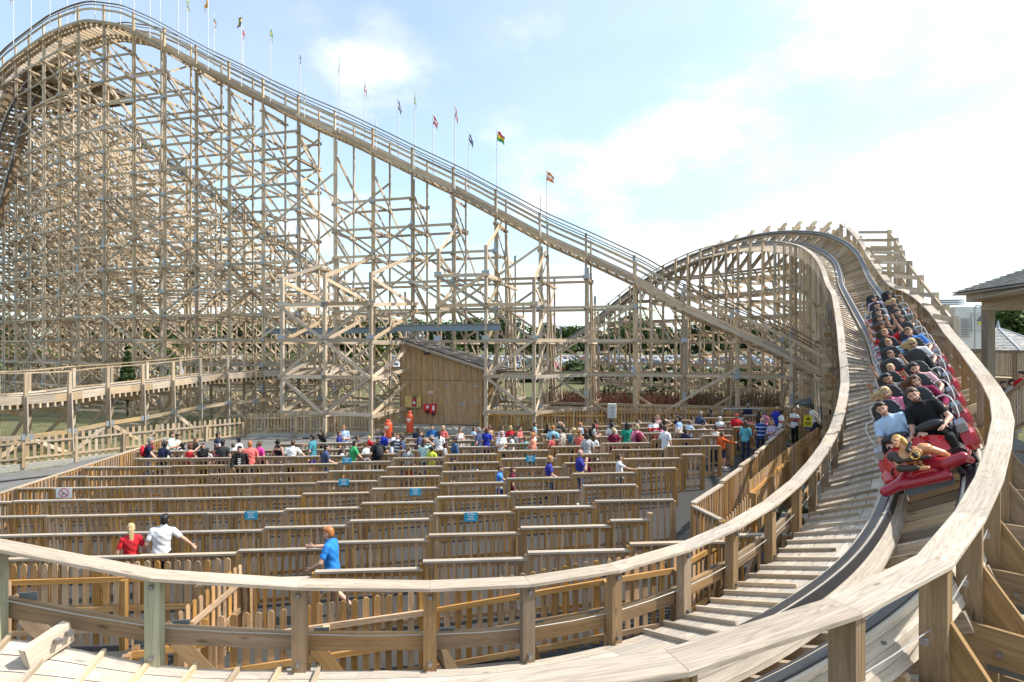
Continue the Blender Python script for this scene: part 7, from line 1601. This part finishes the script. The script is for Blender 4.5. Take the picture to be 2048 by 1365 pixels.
for k in range(NC):
    m4 = car_frame(S0 + k * PITCH); CF.append(m4); L = T0 @ m4 @ Matrix.Translation((-.14, 0, -.03)) @ Matrix.Diagonal((.84, 1, 1, 1))
    c = sub(CH, 'car', train, L); I4 = Matrix()
    for s in (-1, 1):
        sub(BK, 'seat', c, Matrix.Translation((s * .3, 0, 0))); sub(LB_, 'lap_bar', c, Matrix.Translation((s * .3, 0, 0)))
    for me, nm in ((PODR, 'side_pod'), (PODL, 'side_pod'), (HSR, 'ratchet_housing'), (HSL, 'ratchet_housing'), (GHR, 'grab_handle'), (GHL, 'grab_handle'), (DV, 'divider')): sub(me, nm, c, I4)
# nose car in front: red cowl, grey bumper and the carved warrior
nm4 = car_frame(S0 - .52) @ Matrix.Translation((-.07, .05, -.02)) @ Matrix.Diagonal((.68, .72, .66, 1)); L = T0 @ nm4
cw = MB()
loft(cw, [((0, -.4, .5), Vector((1, 0, 0)), Vector((0, 0, 1)), .78, .42), ((0, -.3, .54), Vector((1, 0, 0)), Vector((0, 0, 1)), .8, .46), ((0, -.1, .44), Vector((1, 0, 0)), Vector((0, 0, 1)), .7, .28), ((0, .2, .36), Vector((1, 0, 0)), Vector((0, 0, 1)), .5, .2), ((0, .45, .3), Vector((1, 0, 0)), Vector((0, 0, 1)), .3, .1)], 20)
for s in (-1, 1): loft(cw, [((s * .7, -.7, .36), Vector((1, 0, 0)), Vector((0, 0, 1)), .2, .16), ((s * .76, -.2, .34), Vector((1, 0, 0)), Vector((0, 0, 1)), .19, .13), ((s * .74, .12, .3), Vector((1, 0, 0)), Vector((0, 0, 1)), .12, .06)], 12)
nose = sub(smoothmesh(cw, .02, 'nose_cowl', TRED), 'nose_cowl', train, L)
bp = MB(); rbox(bp, (0, .5, .08), .95, .12, .17, .06); rbox(bp, (0, .1, .12), .5, .9, .1, .03)
sub(bp.mesh('bumper', TGR), 'bumper', nose, Matrix())
for s in (-1, 1):
    wm_ = MB(); 
    for y in (-.3, .25): 
        n = 16; cc = Vector((s * .58, y, .11)); wm_.prism([cc + Vector((0, .11 * math.cos(2 * math.pi * k / n), .11 * math.sin(2 * math.pi * k / n))) for k in range(n)], (s * .08, 0, 0))
    sub(wm_.mesh('wheels', BLACK), 'wheels', nose, Matrix())
# figurehead: generic muscular warrior crouched over the nose, chest forward, looking to his right
TILT = Matrix.Translation((0, .3, .45)) @ Matrix.Rotation(rad(24), 4, 'X') @ Matrix.Translation((0, -.3, -.45))
def fig(fn, vox, mat, name, par):
    m = MB(); fn(m)
    if fn is not f_leg: m.v = [TILT @ Vector(q) for q in m.v]
    m.v = [Vector((-p.x, p.y, p.z)) for p in (Vector(q) for q in m.v)]; m.f = [f[::-1] for f in m.f]; me = smoothmesh(m, vox, name, mat, 3); return sub(me, name, par, Matrix())
TANP = plain('painted_skin', (.60, .28, .12), .3, 0, .12, 6, coat=.4); GOLD = plain('painted_gold', (.58, .33, .07), .35, .2, .2, 9); LEAT = plain('painted_leather', (.045, .03, .022), .4, 0, .2, 9); CRIM = plain('crimson_trousers', (.36, .012, .03), .3, 0, .12, 5, coat=.4)
def f_body(m):
    V = Vector
    loft(m, [((.05, .12, .5), V((1, 0, 0)), V((0, .5, .8)), .2, .15), ((.03, .3, .62), V((1, 0, 0)), V((0, .6, .7)), .24, .16), ((0, .45, .74), V((1, 0, 0)), V((0, .7, .6)), .29, .16), ((-.04, .5, .88), V((1, 0, 0)), V((0, .8, .3)), .2, .12), ((-.06, .5, .94), V((1, 0, 0)), V((0, 1, 0)), .09, .08)], 16)
    for s in (-1, 1): m.ell((s * .12 - .02, .565, .74), .14, .05, .11, 12, 8)
    for j in range(3):
        for s in (-1, 1): m.ell((s * .05 + .02, .47 - .06 * j, .6 - .06 * j), .05, .05, .035, 8, 6)
    cap_(m, (-.05, .5, .9), (-.1, .52, 1.03), .08, .075)
    # head turned to the figure's right side (camera left)
    m.ell((-.13, .54, 1.12), .095, .105, .12, 14, 10); m.ell((-.145, .59, 1.06), .068, .07, .08, 12, 8); m.ell((-.165, .655, 1.09), .022, .026, .034, 8, 6); m.ell((-.155, .63, .995), .04, .036, .032, 8, 6)
    for a in (-.02, .06): m.ell((-.185 + a, .638, 1.142), .034, .02, .014, 8, 6)
    # arms: far one reaching back along the cowl, near one bent across the chest
    cap_(m, (.24, .42, .82), (.3, .38, .8), .12, .12); cap_(m, (.3, .38, .8), (.5, .2, .62), .1, .085); cap_(m, (.5, .2, .62), (.56, .02, .5), .085, .06)
    cap_(m, (-.26, .44, .8), (-.32, .42, .76), .11, .11); cap_(m, (-.32, .44, .76), (-.3, .6, .52), .085, .075); cap_(m, (-.3, .6, .52), (.06, .68, .4), .078, .05); cap_(m, (.06, .68, .4), (.2, .66, .36), .05, .045)
f_leg = None
figb = fig(f_body, .0125, TANP, 'figurehead', nose)
def part_(fn, vox, mat, name): fig(fn, vox, mat, name, nose)
def f_leg(m):
    cap_(m, (.1, .12, .48), (.5, .42, .4), .15, .14, 14); cap_(m, (.5, .42, .4), (.84, .5, .46), .14, .12, 14); cap_(m, (.84, .5, .46), (.9, .3, .3), .11, .08)
    cap_(m, (-.1, .14, .46), (-.5, .5, .3), .15, .13, 14); cap_(m, (-.5, .5, .3), (-.82, .55, .25), .13, .12, 14); cap_(m, (-.82, .5, .25), (-.7, .2, .2), .11, .08); cap_(m, (-.5, .5, .28), (.4, .58, .22), .12, .12, 14)
part_(f_leg, .016, CRIM, 'figurehead_trousers')
def f_hair(m):
    m.ell((-.11, .5, 1.17), .112, .118, .115, 14, 10); m.ell((-.06, .44, 1.1), .1, .1, .13, 12, 8)
    for k in range(5): cap_(m, (-.06 + .012 * k, .45 + .02 * k, 1.12), (-.03 + .022 * k, .47 + .02 * k, .97 - .02 * k), .05, .03)
part_(f_hair, .013, GOLD, 'figurehead_helmet')
def f_lea(m):
    m.ell((-.36, .46, .84), .13, .13, .12, 12, 8); cap_(m, (-.3, .5, .82), (-.26, .6, .7), .1, .08)
    cap_(m, (-.3, .62, .52), (.02, .7, .42), .088, .062); cap_(m, (.0, .62, .86), (.12, .66, .66), .045, .045); cap_(m, (.1, .55, .98), (.0, .64, .84), .05, .045); cap_(m, (-.2, .62, .66), (.3, .6, .58), .04, .05)
part_(f_lea, .0125, LEAT, 'figurehead_harness')
bu_ = MB(); ax_ = [(.085 * math.cos(t), .085 * math.sin(t)) for t in [2 * math.pi * k / 18 for k in range(19)]]; bu_.tube([(-.1 + a, .72, .68 + b) for a, b in ax_], .017, 7); sub(bu_.mesh('figurehead_buckle', GOLD, True), 'figurehead_buckle', nose, TILT)
ey = MB()
for a in (-.025, .055): ey.ell((.19 - a, .645, 1.118), .016, .012, .01, 8, 6)
sub(ey.mesh('figurehead_eyes', EYE), 'figurehead_eyes', nose, TILT)
# riders: car index from the front, side (-1 camera left, +1 camera right)
J1 = ((.3, .35, .55), [(0, 1.3, .2, .028), (0, 1.25, .24, .03), (0, 1.195, .16, .03)], 1)
RID = [
(0, -1, 'sit', 'm', 'f', 'crop', 'db', 'tee', 'lblue', 'shorts', 'lgrey', ('grin',), None, 'grinning man in pale polo shirt and shorts in the front left seat', 1.0, .25),
(0, 1, 'sit', 'm', 'f', 'short', 'br', 'tee', 'black', 'trousers', 'black', ('beard',), None, 'bearded man in black shirt in the front right seat', 1.03, 0),
(1, -1, 'sit', 'w', 'f', 'longwind', 'bd', 'tee', 'pink', 'trousers', 'jean', ('grin',), ((.12, .05, .32), [(-.06, 1.26, .05, .045), (0, 1.26, .05, .045), (.06, 1.26, .05, .045), (0, 1.235, .2, .012)], 1), 'screaming fair haired girl in pink printed shirt in the second row', 1.0, .25),
(1, 1, 'sit', 'w', 'f', 'longwind', 'br', 'long', 'mag', 'trousers', 'jean', ('grin',), ((.7, .7, .72), [(0, 1.2, .16, .22)], 1), 'girl with windblown brown hair in maroon cardigan in the second row', 1.0, .2),
(2, -1, 'sitwave', 'm', 't', 'crop', 'bl', 'tee', 'grey', 'trousers', 'jean', ('grin',), None, 'man in grey shirt holding both hands up in the third row', 1.0, 0),
(2, 1, 'sit', 'w', 'f', 'bun', 'bl', 'tee', 'lpink', 'trousers', 'jean', ('grin',), None, 'dark haired woman in pale pink top in the third row', 1.0, .15),
(3, -1, 'situp', 'k', 'f', 'short', 'bd', 'tee', 'red', 'shorts', 'navy', ('grin',), None, 'small blond boy in bright red raising both arms', .9, 0),
(4, -1, 'sit', 'k', 'f', 'short', 'lb', 'tee', 'white', 'shorts', 'navy', ('grin',), J1, 'shouting small boy in white printed shirt', .92, 0),
(4, 1, 'sit', 'w', 'f', 'longwind', 'bd', 'tee', 'white', 'trousers', 'jean', ('shades', 'grin'), None, 'blonde woman in white shirt and sunglasses on the train', 1.02, .1),
(5, -1, 'sit', 'k', 'f', 'bun', 'sb', 'tee', 'sky', 'shorts', 'jean', ('grin',), J1, 'girl in light blue shirt with tied fair hair on the train', .95, .1),
(5, 1, 'sit', 'm', 'f', 'crop', 'lb', 'tee', 'polo', 'trousers', 'jean', ('grin',), None, 'big man in bright blue polo shirt on the train', 1.06, 0),
(6, -1, 'situp', 'm', 'f', 'short', 'sb', 'tee', 'red', 'trousers', 'jean', ('grin',), ((.45, .5, .7), J1[1], 1), 'rider in red shirt with three lines of print and arms raised', 1.0, 0),
(7, -1, 'situp', 'w', 'f', 'longwind', 'br', 'vest', 'lilac', 'trousers', 'jean', ('grin',), None, 'girl in lilac top with arms raised behind the red shirt', .98, 0),
(7, 1, 'situp', 'w', 'f', 'bob', 'br', 'vest', 'lgrey', 'trousers', 'jean', ('grin',), None, 'woman in pale sleeveless top with arms raised behind the blue polo', 1.0, 0),
(8, -1, 'sit', 'w', 'f', 'bun', 'br', 'vest', 'grey', 'trousers', 'jean', ('grin',), None, 'woman in grey sleeveless top towards the back of the train', 1.0, 0),
(8, 1, 'sit', 'm', 'f', 'short', 'bl', 'tee', 'dgreen', 'trousers', 'jean', ('grin',), None, 'boy in dark green shirt towards the back of the train', 1.0, 0),
(9, -1, 'sit', 'm', 'f', 'crop', 'bl', 'tee', 'white', 'trousers', 'jean', ('grin',), ((.5, .1, .15), [(0, 1.27, .14, .02)], 1), 'boy in white shirt with a small red print, third row from the back', 1.0, 0),
(9, 1, 'sit', 'w', 'f', 'bob', 'br', 'tee', 'turq', 'trousers', 'jean', ('grin',), None, 'woman in turquoise top, third row from the back', 1.0, 0),
(10, -1, 'sit', 'm', 'f', 'crop', 'bl', 'tee', 'white', 'trousers', 'jean', ('grin',), None, 'boy in plain white shirt in the last row but one', 1.02, 0),
(10, 1, 'sit', 'w', 'f', 'longwind', 'bd', 'vest', 'lpink', 'trousers', 'jean', ('grin',), None, 'woman with blond hair blown sideways in the last row but one', 1.0, 0),
(11, -1, 'sit', 'm', 'f', 'short', 'bl', 'tee', 'lilac', 'trousers', 'jean', (), None, 'person in pale lilac at the very back of the train, left seat', 1.0, 0),
(11, 1, 'sit', 'w', 'f', 'bob', 'db', 'tee', 'black', 'trousers', 'black', (), None, 'person in black at the very back of the train, right seat', .98, 0),
]
for (k, s, pose, bld, sk, stl, hc, top, tcl, bot, bcl, ex, pr, lab, sc, yaw) in RID:
    # the figure faces +Y; its pelvis rests on the seat
    sx = s if CF[k].col[0].x > 0 else -s
    m4 = CF[k] @ Matrix.Translation((sx * .25 - .16, -.01, .315 - .80 * sc)) @ Matrix.Rotation(yaw * .3, 4, 'Z') @ Matrix.Diagonal((sc, sc, sc, 1))
    person(lab, 'riders on the train', m4, pose, bld, sk, stl, hc, top, tcl, bot, bcl, ex, 'dgrey', pr)
